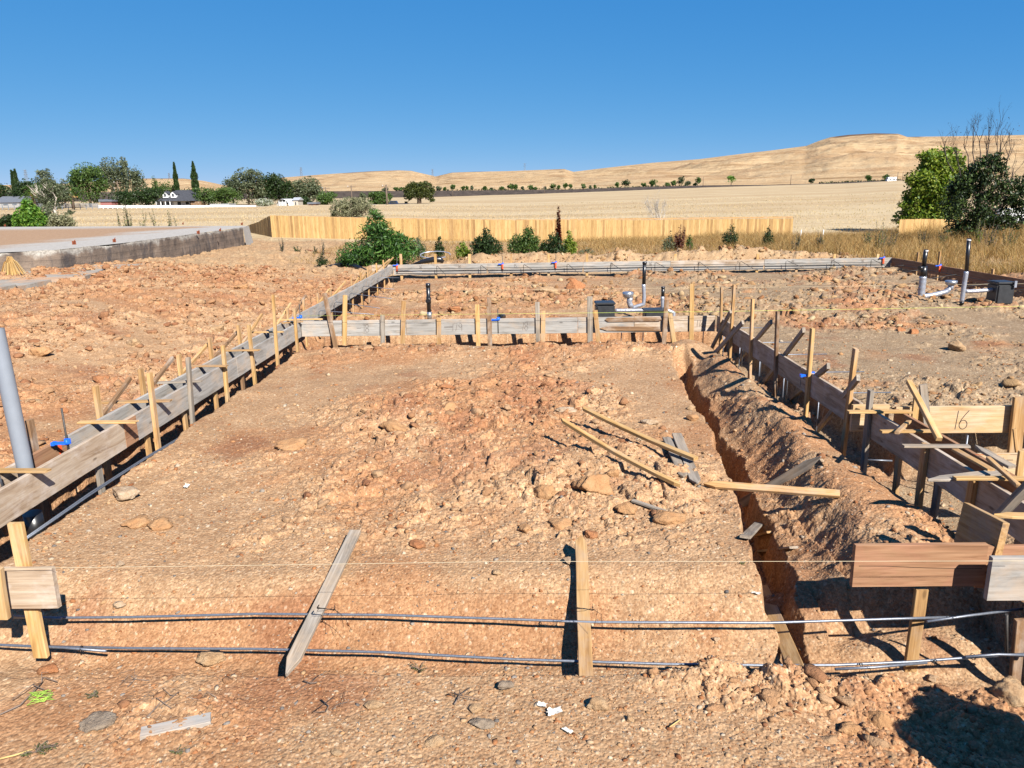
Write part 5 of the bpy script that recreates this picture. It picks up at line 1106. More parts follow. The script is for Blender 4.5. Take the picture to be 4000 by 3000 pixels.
# roadside trees far out
g='small trees along the highway'
RT=[(1508,752,731,28,'l_euc'),(1550,746,730,22,'l_mid'),(1570,746,731,24,'l_mid'),(1716,746,726,26,'l_euc'),(1740,746,730,18,'l_mid'),(1771,742,721,24,'l_mid'),(1812,745,727,18,'l_mid'),(1828,745,724,16,'l_mid'),(1846,744,725,13,'l_euc'),(1898,744,727,20,'l_mid'),(1920,744,732,14,'l_euc'),(1960,744,726,22,'l_mid'),(1997,742,716,26,'l_mid'),(2014,742,720,20,'l_mid'),(2042,741,728,14,'l_euc'),(2072,742,720,26,'l_mid'),(2092,741,729,18,'l_mid'),(2128,741,728,12,'l_euc'),(2160,739,717,28,'l_mid'),(2183,739,724,16,'l_mid'),(2208,739,714,20,'l_mid'),(2229,738,717,16,'l_mid'),(2280,738,717,18,'l_mid'),(2305,738,724,12,'l_euc'),(2323,737,722,10,'l_mid'),(2408,734,712,18,'l_mid'),(2444,733,700,38,'l_dark'),(2513,730,714,22,'l_mid'),(2550,729,699,34,'l_mid'),(2605,727,712,24,'l_mid'),(2630,727,705,22,'l_mid'),(2660,726,687,32,'l_dark'),(2685,727,706,26,'l_euc'),(2722,724,691,28,'l_mid'),(2712,726,714,16,'l_dark'),(2852,721,685,42,'l_bright'),(3163,716,698,24,'l_dark'),(3381,709,682,30,'l_mid'),(3449,708,680,32,'l_mid')]
for i,(x,yb,yt,wd_,mt) in enumerate(RT):
    D=408+ (i*37)%22; look={'l_euc':'grey green','l_mid':'green','l_dark':'dark','l_bright':'bright green'}[mt]; side='right' if i else 'leftmost'
    lb=f"small {look} roadside tree before the hills, "+(ORD[i]+' from the left' if i<16 else (ORD[len(RT)-1-i]+' from the right' if len(RT)-1-i<16 else ORD[i-16]+' after the middle clump' ))
    p=far_at(x,D); t=py(x,yt,D); b=py(x,yb+4,D); h=t[2]-b[2]; W=wd_*D/FPX; r=empty('roadside_tree',(p[0],D,b[2])); tag(r,lb,'tree',g); rd=random.Random(i)
    bl=[(0,0,h*.62,W*.4,W*.4,h*.34)]+[(rd.uniform(-.3,.3)*W,0,h*rd.uniform(.4,.8),W*.25,W*.25,h*.2) for _ in range(3)]
    MB().tube([(0,0,-.5),(0,0,h*.6)],[.22,.1],5).build('trunk',MT['bark'],r); foliage('crown',bl,260+int(W*40),.7,MT[mt],r,i,.6,.3,.3,8)
r_=np.random.default_rng(44); xs_=np.concatenate([r_.uniform(1700,2700,420),r_.uniform(3200,3520,220)]); 
C=np.array([py(x,np.interp(x,[1700,2240,2500,2770,3200,3520],[746,741,732,726,718,705])-r_.uniform(0,6),409.) for x in xs_]); n=len(C); D_=unit(r_.normal(size=(n,3))); tag(leafmesh('roadside_scrub',C,D_,unit(np.cross(D_,r_.normal(size=(n,3)))),r_.uniform(.6,1.5,n),r_.uniform(.4,.9,n),MT['l_dark']),kind='stuff')

# nearer shrubs and trees beyond the slab and the fence
MT['twig']=mat_plain('grey_brown_twigs',(.16,.12,.095),.9,.1,0,.3,0); MT['twig_pale']=mat_plain('pale_dead_twigs',(.46,.42,.37),.9,.1,0,.2,0); MT['twig_dark']=mat_plain('dark_dead_twigs',(.05,.04,.038),.9,.1,0,.2,0)
def branching(mb,p,d,L,r,depth,rd,spread=.55,up=.15,kids=(2,4),ratio=.68):
    p=np.array(p,float);d=np.array(d,float); d/=np.linalg.norm(d); m_=p+d*L*.5+np.array([rd.uniform(-1,1),rd.uniform(-1,1),rd.uniform(-.3,.3)])*L*.06; e=p+d*L+np.array([rd.uniform(-1,1),rd.uniform(-1,1),0])*L*.05
    mb.tube([tup(p),tup(m_),tup(e)],[r,r*.8,r*.55],5 if r>.01 else 3,False)
    if depth<=0: return
    for i in range(rd.randint(*kids)):
        nd=d+np.array([rd.gauss(0,spread),rd.gauss(0,spread),rd.gauss(up,spread*.5)]); f=rd.uniform(.45,1.); branching(mb,p+(e-p)*f,nd,L*ratio*rd.uniform(.75,1.2),r*.55,depth-1,rd,spread,up,kids,ratio)
def twigtree(label,x,yb,yt,D,mat,seed,name='bare_tree',depth=5,r0=.06,sp=.35,stems=1,leafmat=None,nleaf=0,leaf=.1,blobs=None,wpx=0,cat='tree',ratio=.68):
    p=far_at(x,D); b=py(x,yb,D); t=py(x,yt,D); z0=min(p[2],b[2]) if not wpx<0 else b[2]; h=t[2]-z0; r=empty(name,(p[0],D,z0)); tag(r,label,cat); rd=random.Random(seed); mb=MB()
    for s_ in range(stems): branching(mb,(rd.uniform(-.1,.1)*s_,0,-.1),(rd.uniform(-.25,.25)*(s_>0),rd.uniform(-.2,.2),1),h*.36,r0*(1 if s_==0 else .7),depth,rd,sp,.25,(2,4),ratio)
    mb.build('trunk',MT[mat],r)
    if nleaf: k=D/FPX; foliage('crown',[(a*wpx*k,b_*wpx*k,c*h,d*wpx*k,e*wpx*k,f*h) for a,b_,c,d,e,f in blobs],nleaf,leaf,MT[leafmat],r,seed,.35,.2,.2,30)
    return r
twigtree('half bare grey tree with leafy top beyond the slab',215,845,654,66,'bark_pale',3,'gum_tree',4,.16,.42,2,'l_euc',7500,.17,[(-.15,0,.80,.24,.25,.14),(-.2,0,.93,.15,.15,.08),(.12,0,.68,.28,.3,.15),(-.25,0,.55,.25,.3,.15),(.3,0,.55,.18,.2,.10),(-.1,0,.42,.3,.3,.10),(.35,0,.30,.12,.2,.05)],150)
tree('bright green leafy bush beyond the slab at the left',108,890,778,125,58,0,name='bush',seed=51,mat='l_bright',n=7000,leaf=.20,trunk=.06,cat='bush',low=0,asp=.6,group='bushes beyond the slab',nclump=40,blobs=[(0,0,.40,.42,.4,.42),(-.2,0,.35,.3,.3,.35),(.25,0,.3,.3,.3,.3),(0,0,.75,.22,.2,.25)])
tree('dark low shrub at the left end beyond the slab',12,890,838,90,60,0,name='bush',seed=52,mat='l_dark',n=2400,leaf=.2,trunk=.05,cat='bush',low=0,group='bushes beyond the slab')
tree('grey green scrubby bush under the half bare tree',230,885,828,110,57,0,name='bush',seed=53,mat='l_olive',n=3500,leaf=.14,trunk=.05,cat='bush',low=0,group='bushes beyond the slab')
tree('grey twiggy brush left of the half bare tree trunk',175,885,800,60,59,0,name='bush',seed=54,mat='l_euc',n=1500,leaf=.15,trunk=.05,cat='bush',low=0,tw=4,group='bushes beyond the slab')
def stalks(label,x,yb,yt,wpx,D,mat,seed,n=8,leaf=.1,nl=60,name='weed',group=None,lean=.12,spread=1.,cat='weed',asp=.45,grow=.55,z0=None):
    """upright stalks with leaves along them"""
    b=far_at(x,D); t=py(x,yt,D); zb=min(py(x,yb,D)[2],b[2]+.05); h=t[2]-zb; W=wpx*D/FPX; r=empty(name,(b[0],D,zb)); tag(r,label,cat,group); rd=np.random.default_rng(seed); mb=MB(); C=[];DD=[]
    for i in range(n):
        x0=rd.uniform(-.5,.5)*W*grow; hh=h*(1 if i==0 else rd.uniform(.45,.95)); if0=(0 if i==0 else x0)
        e=np.array([if0/grow*spread+rd.normal(0,lean)*hh*.4,rd.uniform(-.4,.4)*W,hh]); s=np.array([if0*.5,rd.uniform(-.2,.2)*W,0]); m_=(s+e)/2+np.array([rd.normal(0,.03)*hh,0,0]); mb.tube([tup(s-[0,0,.1]),tup(m_),tup(e)],[.012,.009,.004],4,False)
        k=max(4,int(nl*hh/h)); f=rd.uniform(.12,1,k)[:,None]; P=(1-f)**2*s+2*f*(1-f)*m_+f**2*e; dr=unit(rd.normal(size=(k,3))*[1,1,.3]+[0,0,.35]); ll=leaf*(1.15-.6*f); C.append(P+dr*ll*.5); DD.append(np.concatenate([dr,ll],1))
    C=np.concatenate(C);DD=np.concatenate(DD); D_=DD[:,:3]; L=DD[:,3]; Nn=unit(np.cross(D_,rd.normal(size=C.shape)*.4+[0,0,1])); mb.build('stem',MT['twig'],r); leafmesh('leaves',C,D_,Nn,L,L*asp,MT[mat],r); return r
g='tall leafy weeds beyond the slab'
for i,(x,yt,wd_,n_) in enumerate([(456,815,10,3),(482,795,40,9),(497,772,30,7),(545,820,34,6),(597,815,30,5),(650,822,24,5),(676,842,14,3)]):
    stalks(f"leafy weed rising beyond the slab, {ORD[i]} from the left",x,884,yt,wd_,52,'l_mid',60+i,n_,.14,70,group=g)
# oleander-like shrubs beyond the fence
twigtree('large silvery shrub behind the left half of the fence',1380,862,762,62,'twig',8,'shrub',4,.06,.5,6,'l_olive',9000,.15,[(0,0,.55,.42,.4,.30),(-.25,0,.75,.22,.3,.20),(.2,0,.72,.25,.3,.2),(-.4,0,.6,.12,.2,.15),(.42,0,.55,.12,.2,.14),(0,0,.85,.2,.2,.12)],175,'shrub')
twigtree('small twiggy shrub left of the large silvery one',1300,852,818,62,'twig',9,'shrub',4,.03,.5,4,'l_olive',900,.12,[(0,0,.6,.4,.4,.35)],34,'shrub')
twigtree('bare whitish sapling behind the middle of the fence',2580,862,706,60,'twig_pale',21,'bare_tree',6,.04,.42,3,ratio=.66)
twigtree('second low bare whitish sapling beside the taller one',2538,862,780,61,'twig_pale',22,'bare_tree',5,.025,.45,2,ratio=.66)
# right hand trees
tree('big bright yellow green tree at the right above the low fence',3640,905,572,255,57,0,name='broadleaf_tree',seed=71,mat='l_lime',n=21000,leaf=.19,trunk=.2,asp=.75,limb=16,group=None,hollow=.3,clump=.22,nclump=50,
 blobs=[(.05,0,.45,.30,.32,.36),(-.20,0,.60,.20,.25,.16),(-.32,0,.38,.15,.2,.12),(-.30,.1,.18,.16,.2,.10),(.05,0,.78,.26,.25,.2),(-.1,0,.85,.18,.2,.12),(.18,0,.82,.2,.2,.15),(.3,0,.5,.2,.25,.3),(0,0,.2,.4,.35,.15)])
def darktree():
    D=40.; p=far_at(3830,D); z0=p[2]; t=py(3830,590,D)[2]; h=t-z0; k=D/FPX; r=empty('broadleaf_tree',(p[0],D,z0)); tag(r,'dark glossy leaved tree with bare dead branches on top at the right','tree')
    B=[(0,0,.36,.34,.3,.22),(-.38,0,.45,.18,.2,.22),(-.3,0,.62,.2,.2,.16),(.0,0,.80,.30,.25,.14),(-.1,0,.66,.22,.25,.18),(.25,0,.6,.28,.25,.16),(.5,0,.48,.25,.25,.14),(.62,0,.62,.15,.2,.12),(.35,0,.25,.3,.25,.12),(-.15,0,.18,.26,.25,.12),(.1,0,.9,.2,.2,.08),(.7,0,.35,.2,.2,.1)]
    W=270*k; bl=[(a*W,b*W,c*h,d*W,e*W,f*h) for a,b,c,d,e,f in B]
    limbs('trunk',.22,h,bl,MT['bark'],r,5,16,twigs=3); foliage('crown',bl,15000,.16,MT['l_orange'],r,72,.42,.35,.16,42,droop=.6)
    rd=random.Random(12); mb=MB(); fr=[]
    for (x,y,y0,L) in [(3715,480,640,1.),(3790,420,600,1.2),(3830,440,590,1.2),(3905,420,600,1.),(3880,455,590,1.),(3660,520,610,.8),(3960,500,600,.9),(3990,560,700,.9),(3750,470,600,.8),(3850,500,600,.7),(3925,470,590,.7)]:
        a=py(x+rd.uniform(-15,15)+(3830-x)*.35,y0+60,D); e=py(x,y,D); a-=[p[0],D,z0]; e-=[p[0],D,z0]; d=e-a; Ln=np.linalg.norm(d)
        branching(mb,a,d,Ln*.52,.028,4,rd,.32,.22,(2,3),.62)
    mb.build('dead_branches',MT['twig_dark'],r)
    C=[];rr=np.random.default_rng(6)
    for i in range(60): C.append(py(rr.uniform(3690,3990),rr.uniform(450,600),D)-[p[0],D,z0])
    C=np.array(C); D_=unit(rr.normal(size=C.shape)); leafmesh('dead_leaves',C,D_,unit(np.cross(D_,rr.normal(size=C.shape))),rr.uniform(.05,.1,60),rr.uniform(.04,.08,60),MT['twig_dark'],r)
darktree()
# plants between the far form and the fence
def bush(label,x,yb,yt,wpx,D,mat,n,leaf,seed,asp=.35,group='shrubs in front of the fence',droop=.2,cl=.25,bl=None,name='shrub'):
    return tree(label,x,yb,yt,wpx,D,0,name=name,seed=seed,mat=mat,n=n,leaf=leaf,trunk=.03,cat='shrub',asp=asp,group=group,low=0,clump=cl,nclump=30,limb=14,blobs=bl or [(0,0,.36,.42,.4,.36),(-.22,0,.42,.24,.3,.3),(.22,0,.36,.26,.3,.3),(.02,0,.72,.2,.2,.26)],hollow=.2)
bush('large bright green long leaved shrub at the far left corner',1470,1045,818,330,31,'l_willow',9500,.20,81,.2,group=None,bl=[(0,0,.32,.36,.3,.30),(-.22,0,.22,.24,.25,.20),(.25,0,.28,.24,.25,.22),(-.02,0,.62,.20,.2,.22),(-.01,0,.86,.09,.1,.15),(-.36,0,.15,.14,.2,.12),(.1,0,.5,.2,.2,.2)],cl=.3)
bush('dark rounded bush with pointed top left of the middle',1895,1000,888,130,33,'l_dark',3200,.11,82,.5)
bush('low olive bush right of the large green shrub',1625,1010,920,70,34,'l_euc',1500,.09,83)
bush('small dark bush alone in front of the fence',1708,992,918,44,35,'l_dark',900,.1,84,.5)
bush('yellow green bush left of the dark rounded one',1800,1005,938,60,34,'l_lime',1300,.1,85,.4)
bush('leafy green bush in the middle of the fence',2060,1000,872,110,34,'l_mid',3000,.11,86,.4)
bush('green bush on the spoil heap left of the tall red weed',2005,985,905,60,36,'l_mid',1000,.1,95,.4)
bush('blue green bush at the foot of the tall red weed',2160,1020,905,110,33,'l_dark',2800,.1,87,.5)
bush('yellow green bush right of the tall red weed',2225,1015,892,60,34,'l_lime',1500,.11,88,.4)
bush('grey green sprawling weed low on the right of the bushes',2290,998,962,80,34,'l_euc',700,.08,89)
bush('dark grey weed left of the red clump',2620,985,902,60,35,'l_euc',900,.09,90)
bush('green weed right of the red clump',2700,960,905,36,36,'l_mid',600,.09,91)
bush('dark green bush on the weedy bank, right of the red clump',2860,940,872,70,38,'l_dark',1200,.1,92)
bush('small green bush at the right end of the fence',3010,948,880,50,38,'l_dark',900,.1,93)
bush('low dark shrub left of the large green shrub',1240,1030,985,50,30,'l_dark',700,.07,94)
stalks('tall red brown seed stalk rising in front of the fence',2182,1000,805,26,34,'l_red',95,7,.16,260,'weed',None,.015,.35)
stalks('dark red dry weed clump right of the middle of the fence',2660,1000,878,50,35,'l_red',96,26,.12,90,'weed',None,.06,.9)
g='weeds on the right hand bank'
for i,(x,yb,yt,wd_,mt) in enumerate([(3120,960,905,30,'l_euc'),(3215,950,898,24,'l_dark'),(3215,955,922,30,'l_dark'),(3405,955,890,50,'l_mid'),(3450,905,852,70,'l_mid'),(3495,945,885,60,'l_dark'),(3620,960,895,60,'l_dark'),(3700,940,880,50,'l_mid'),(3880,940,860,70,'l_dark'),(3960,950,870,70,'l_mid'),(3840,900,850,30,'l_lime')]):
    stalks(f"green weed among the dry grass at the right, {ORD[i]} from the left",x,yb,yt,wd_,34+i%4,mt,100+i,12,.10,45,'weed',g,.12)
g='weeds by the left end of the fence'
for i,(x,yb,yt,wd_,mt) in enumerate([(1085,950,925,30,'l_euc'),(1145,985,960,44,'l_mid'),(1215,985,960,30,'l_mid'),(1180,1010,975,20,'l_euc'),(1245,955,930,26,'l_euc')]):
    stalks(f"low green weed near the left end of the fence, {ORD[i]} from the left",x,yb,yt,wd_,36,mt,120+i,9,.08,30,'weed',g,.2)

# ---- dry grass, beyond counting
def grass(name,X,Y,Hh,Wd,mat,seed,lean=.25,lod=True):
    r=np.random.default_rng(seed); n=len(X); z=ground(X,Y,1); a=r.uniform(0,6.28,n); w_=np.stack([np.cos(a),np.sin(a),0*a],1)*Wd[:,None]; b=np.stack([X,Y,z-.02],1); ln=np.stack([r.normal(0,lean,n),r.normal(0,lean,n),np.ones(n)],1); ln2=np.stack([ln[:,0]*2.2,ln[:,1]*2.2,ln[:,2]*.95],1)
    m_=b+ln*Hh[:,None]*.55; t=b+ln2*Hh[:,None]
    V=np.stack([b-w_/2,b+w_/2,m_+w_*.35,m_-w_*.35,t],1).reshape(-1,3); i=np.arange(n)[:,None]*5
    F=np.concatenate([i+[0,1,2],i+[0,2,3],i+[3,2,4]],0); return tag(link(name,npmesh(name,V,F),mat),kind='stuff')
MT['g_tan']=mat_leaf('tall_dry_grass',[tuple(q*.62 for q in lin(c)[:3])+(1,) for c in [(176,134,80),(208,168,108),(224,192,136),(188,146,88),(150,108,64),(226,200,150)]],.3,.8,.1)
MT['g_field']=mat_leaf('field_straw',[tuple(q*.72 for q in lin(c)[:3])+(1,) for c in [(222,192,144),(226,198,150),(232,208,164),(200,164,112)]],.3,.85,.1)
r_=np.random.default_rng(31)
def rnd(n,x0,x1,y0,y1): return r_.uniform(x0,x1,n),r_.uniform(y0,y1,n)
x,y=rnd(90000,8,34,25.5,54); lim=12.8+1.2*fbm(x*.3,y*.3,301,3); dens=fbm(x*.35,y*.35,302,3); k=((x>lim-2.5*ss(28,33,y))&(dens>r_.uniform(-.9,.25,len(x)))&~((x>13)&(x<17.5)&(y<28)&(y>20)))&(y>27.5+.35*(13-np.minimum(x,13)))
x,y=x[k],y[k]; grass('tall_dry_grass',x,y,r_.uniform(.25,.8,len(x))*(1+.35*fbm(x*.5,y*.5,303,2))*np.where(x<12,.6,1.)*(1+.5*ss(38,44,y)*ss(22,26,x)),np.full(len(x),.016),MT['g_tan'],1,.22)
x,y=rnd(60000,-10,14,31,54.5); dens=fbm(x*.4,y*.4,304,3); k=(dens+.25+.35*ss(0,6,x)>r_.uniform(-.35,.6,len(x))); x,y=x[k],y[k]; grass('short_dry_weeds',x,y,r_.uniform(.08,.5,len(x))*(.7+.6*ss(0,8,x)),np.full(len(x),.016),MT['g_tan'],2,.4)
x,y=rnd(46000,12.9,26,17,27); k=(fbm(x*.5,y*.5,305,3)>r_.uniform(-.5,.3,len(x)))&(x>14+1.2*fbm(y*.4,x*.1,306,3)+.35*np.maximum(0,25-y)); x,y=x[k],y[k]; grass('bank_dry_grass',x,y,r_.uniform(.15,.55,len(x)),np.full(len(x),.013),MT['g_tan'],3,.3)
rr=r_.uniform(1/170.,1/55.6,75000)**-1.; q=r_.uniform(-.95,.95,len(rr)); x,y=q*rr,rr; k=~((x<-18)&(y<60)); x,y,rr=x[k],y[k],rr[k]; k=fbm(x*.08,y*.25,307,4)>r_.uniform(-.5,.35,len(x)); x,y,rr=x[k],y[k],rr[k]
grass('field_grass',x,y,r_.uniform(.06,.22,len(x)),.0006*rr,MT['g_field'],4,.3)

# ============================================================= BUILDINGS, POLES, VEHICLES FAR OUT
def house():
    D=197.; k=D/FPX; b=py(690,812,D); r=empty('house',tup(b)); tag(r,'grey walled house with steep dark roof and two white dormers','house')
    def P(x,y): q=py(x,y,D); return q[0]-b[0],q[2]-b[2]
    wx0,_=P(612,812);wx1,_=P(738,812);ex0,ez=P(610,785);ex1,_=P(764,785);rz=P(690,742)[1];r0=P(655,742)[0];r1=P(705,742)[0]; dp=9.5
    wall=mat_plain('grey_house_wall',(.42,.42,.44),.8,.2,0,.06,0); roof=mat_plain('dark_roof_shingles',(.05,.052,.06),.85,.2,0,.25,.4,3)
    MB().box(((wx0+wx1)/2,dp/2+.6,ez/2),(wx1-wx0,dp,ez)).build('wall',wall,r)
    mb=MB(); e=.0; vs=[(ex0,-.6,ez-.1),(ex1,-.6,ez-.1),(ex1,dp+1.4,ez-.1),(ex0,dp+1.4,ez-.1),(r0,dp/2,rz),(r1,dp/2,rz),(r0,dp/2+1.2,rz),(r1,dp/2+1.2,rz)]
    mb.add(vs,[(0,1,5,4),(1,2,7,5),(2,3,6,7),(3,0,4,6),(4,5,7,6),(0,3,2,1)]); ro=mb.build('roof',roof,r)
    for xi in (641,672):
        x,z0=P(xi,766); x1,z1=P(xi,757); d=MB(); w_=.62; d.add([(x-w_,.6,z0-.4),(x+w_,.6,z0-.4),(x+w_,.6,z1),(x,.6,z1+.55),(x-w_,.6,z1),(x-w_,3.2,z0-.4),(x+w_,3.2,z0-.4),(x+w_,3.2,z1),(x,3.2,z1+.55),(x-w_,3.2,z1)],[(0,1,2,3,4),(1,6,7,2),(0,4,9,5),(2,7,8,3),(3,8,9,4)]); dm=d.build('dormer',MT['white'],r)
        MB().box((x,.57,(z0+z1)/2-.05),(.5,.04,.75)).build('window',MT['glass'],dm); mb=MB(); mb.add([(x-w_-.2,.4,z1-.12),(x,.4,z1+.68),(x+w_+.2,.4,z1-.12),(x-w_-.2,3.2,z1-.12),(x,3.2,z1+.68),(x+w_+.2,3.2,z1-.12)],[(0,1,4,3),(1,2,5,4)]); mb.build('dormer_roof',roof,dm)
    for xi,w_,y0,y1 in [(627,1.0,789,806),(697,.9,787,802),(728,.9,787,800),(655,1.6,789,800)]:
        x,z=P(xi,(y0+y1)/2); h_=(y1-y0)*k; f=MB().box((x,.57,z),(w_+.2,.06,h_+.2)).build('window',MT['white'],r); MB().box((x,.53,z),(w_,.04,h_)).build('pane',MT['glass'],f)
    x,z=P(682,800); MB().box((x,.56,z),(.9,.08,1.6)).build('door',MT['white'],r)
    mb=MB(); 
    for xi in (614,632,650,668): x,_=P(xi,800); mb.box((x,-.4,ez/2),(.16,.16,ez))
    mb.build('porch_posts',MT['white'],r)
    x,z=P(765,797); mb=MB(); mb.box((x,1.5,.75),(2.6,3,1.5)); mb.build('side_shed',MT['wood_brown'],r)
house()
def simple_building(name,label,x0,x1,yb,yw,yr,D,wall,roof,cat,skew=.0,dp=4,windows=0,gable=False):
    b=py((x0+x1)/2,yb,D); a=py(x0,yw,D);c=py(x1,yw,D);t=py(x0,yr,D); W=c[0]-a[0]; h=a[2]-b[2]; hr=t[2]-b[2]; r=empty(name,tup(b)); tag(r,label,cat)
    MB().box((0,dp/2,h/2-.15),(W,dp,h+.3)).build('wall',wall,r); mb=MB(); o=.25
    if gable: mb.add([(-W/2-o,-o,h-.02),(W/2+o,-o,h-.02),(W/2+o,dp+o,h-.02),(-W/2-o,dp+o,h-.02),(-W/2-o,dp/2,hr),(W/2+o,dp/2,hr)],[(0,1,5,4),(2,3,4,5),(0,4,3),(1,2,5),(0,3,2,1)])
    else: mb.add([(-W/2-o,-o,hr-skew),(W/2+o,-o,hr),(W/2+o,dp+o,hr),(-W/2-o,dp+o,hr-skew),(-W/2-o,-o,h-.1),(W/2+o,-o,h-.1),(W/2+o,dp+o,h-.1),(-W/2-o,dp+o,h-.1)],[(0,1,2,3),(0,4,5,1),(1,5,6,2),(2,6,7,3),(3,7,4,0)])
    mb.build('roof',roof,r)
    for i in range(windows):
        x=-W/2+W*(i+.5)/windows; MB().box((x,-.03,h*.5),(min(1.,W*.2),.05,h*.45)).build('window',MT['glass'],r)
    return r
dkr=mat_plain('grey_roofing',(.12,.13,.15),.8,.2,0,.15,.2,3); shed=mat_plain('faded_red_boards',(.28,.12,.11),.85,.15,0,.15,.2,5); tin=mat_plain('pale_corrugated_tin',(.46,.47,.47),.5,.4,.3,.1,.3,6); tan=mat_plain('tan_siding',(.40,.36,.30),.8,.2,0,.08,0); orangeb=mat_plain('orange_brown_siding',(.34,.15,.07),.8,.2,0,.1,0)
simple_building('shed','faded red shed leaning at the edge of the dark trees',394,438,808,786,783,176,shed,dkr,'shed',-.25)
simple_building('house','low grey roofed house at the far left behind the bush',-30,76,806,792,767,178,tan,dkr,'house',0,9,3,True)
simple_building('shed','pale gabled shed beside the small dark tree',1146,1166,808,782,771,184,tan,tin,'shed',0,4,1,True)
simple_building('shed','small orange shed with a white door in front of the trees',1206,1234,811,796,790,181,orangeb,dkr,'shed',0,3,1)
simple_building('outbuilding','low long grey outbuilding right of the house',826,894,811,800,797,186,tan,tin,'outbuilding',0,4,3)
simple_building('outbuilding','small pale outbuilding under the silvery shrub',1436,1465,813,803,800,178,tin,tin,'outbuilding',0,3)
simple_building('outbuilding','white lean-to right of the small outbuilding',1484,1504,811,799,796,186,MT['white'],tin,'outbuilding',0,3)
# ribbed greenhouse
D=180.;b=py(1105,811,D);t=py(1105,778,D);r=empty('greenhouse',tup(b));tag(r,'white ribbed greenhouse beside the flowering shrub','greenhouse'); mb=MB(); W=26*D/FPX;h=t[2]-b[2]; L=3.2
vs=[];n=9
for j in range(14):
    y=L*2*j/13; s=1+(.04 if j%2 else 0)
    for i in range(n+1): a=math.pi*i/n; vs.append((-W*.9*math.cos(a)*s,y,h*math.sin(a)**.7*s if i not in(0,n) else 0))
mb.add(vs,[(j*(n+1)+i,j*(n+1)+i+1,(j+1)*(n+1)+i+1,(j+1)*(n+1)+i) for j in range(13) for i in range(n)]); mb.build('ribbed_cover',MT['white'],r); mb=MB()
for s in(-1,0,1): mb.box((s*W*.5,-.05,h*.42),(.08,.06,h*.85))
mb.build('front_frame',MT['white'],r); MB().box((0,-.02,h*.35),(W*1.2,.04,h*.7)).build('front_panel',tin,r)
tree('white flowering shrub left of the greenhouse',1034,811,775,72,176,0,name='flowering_shrub',seed=77,mat='l_white',n=2600,leaf=.3,cat='shrub',low=0)
# white rail fence in front of the houses
def railfence(x0,x1,yb,yt,D,label,mat,n,rails=3,name='rail_fence'):
    a=py(x0,yb,D);c=py(x1,yb,D);h=py(x0,yt,D)[2]-a[2]; r=empty(name,tup((a+c)/2)); tag(r,label,'fence'); o=(a+c)/2
    f=lambda t_:tuple(a+(c-a)*t_-o)
    for i in range(n): q=f(i/(n-1)); MB().box((q[0],q[1],q[2]+h/2-.2),(.11,.11,h+.4)).build('post',mat,r)
    mb=MB()
    for j in range(rails):
        z=h*(j+1)/(rails)-.08; p=f(0);q=f(1); mb.add([(p[0],p[1]-.08,p[2]+z),(q[0],q[1]-.08,q[2]+z),(q[0],q[1]-.08,q[2]+z+.12),(p[0],p[1]-.08,p[2]+z+.12),(p[0],p[1]-.04,p[2]+z),(q[0],q[1]-.04,q[2]+z),(q[0],q[1]-.04,q[2]+z+.12),(p[0],p[1]-.04,p[2]+z+.12)],[(0,1,2,3),(7,6,5,4),(3,2,6,7),(0,4,5,1)])
    mb.build('rails',mat,r)
railfence(385,1000,814,803,172,'long white rail fence in front of the house and outbuildings',MT['white'],34)
railfence(1000,1330,815,807,172,'white rail fence running in front of the greenhouse and sheds',tin,18)
railfence(-60,384,813,796,170,'thin grey wire fence at the far left behind the half bare tree',MT['pvc'],20,4)
# palms
def palm(x,yb,yt,D,label,s):
    b=py(x,yb,D);t=py(x,yt,D);h=t[2]-b[2];r=empty('palm_tree',tup(b));tag(r,label,'palm','short palm trees'); MB().tube([(0,0,-.2),(0,0,h*.8)],[.35,.28],8).build('trunk',MT['bark'],r); C=[];Dd=[];rr=np.random.default_rng(s)
    for i in range(42):
        a=rr.uniform(0,6.28);el=rr.uniform(-.5,1.2);L=2.7
        for j in range(9):
            f=(j+1)/9; p=np.array([math.cos(a)*L*f*math.cos(el),math.sin(a)*L*f*math.cos(el),h*.82+L*f*math.sin(el)-1.3*f*f]); 
            for sd in(-1,1): C.append(p);Dd.append([math.cos(a+sd*.9),math.sin(a+sd*.9),-.5])
    C=np.array(C);Dd=unit(np.array(Dd)); Nn=unit(np.cross(Dd,rr.normal(size=C.shape)*.3+[0,0,1])); leafmesh('fronds',C,Dd,Nn,np.full(len(C),.75),np.full(len(C),.16),MT['l_mid'],r)
    C=rr.normal(size=(60,3))*[.4,.4,.35]+[0,0,h*.66]; Dd=unit(rr.normal(size=C.shape)); leafmesh('dead_fronds',C,Dd,unit(np.cross(Dd,rr.normal(size=C.shape))),np.full(60,.7),np.full(60,.3),MT['straw'],r)
palm(137,812,732,168,'left palm with orange dead fronds before the dark trees',1); palm(287,812,738,166,'right palm with brown dead fronds before the tall green tree',2)
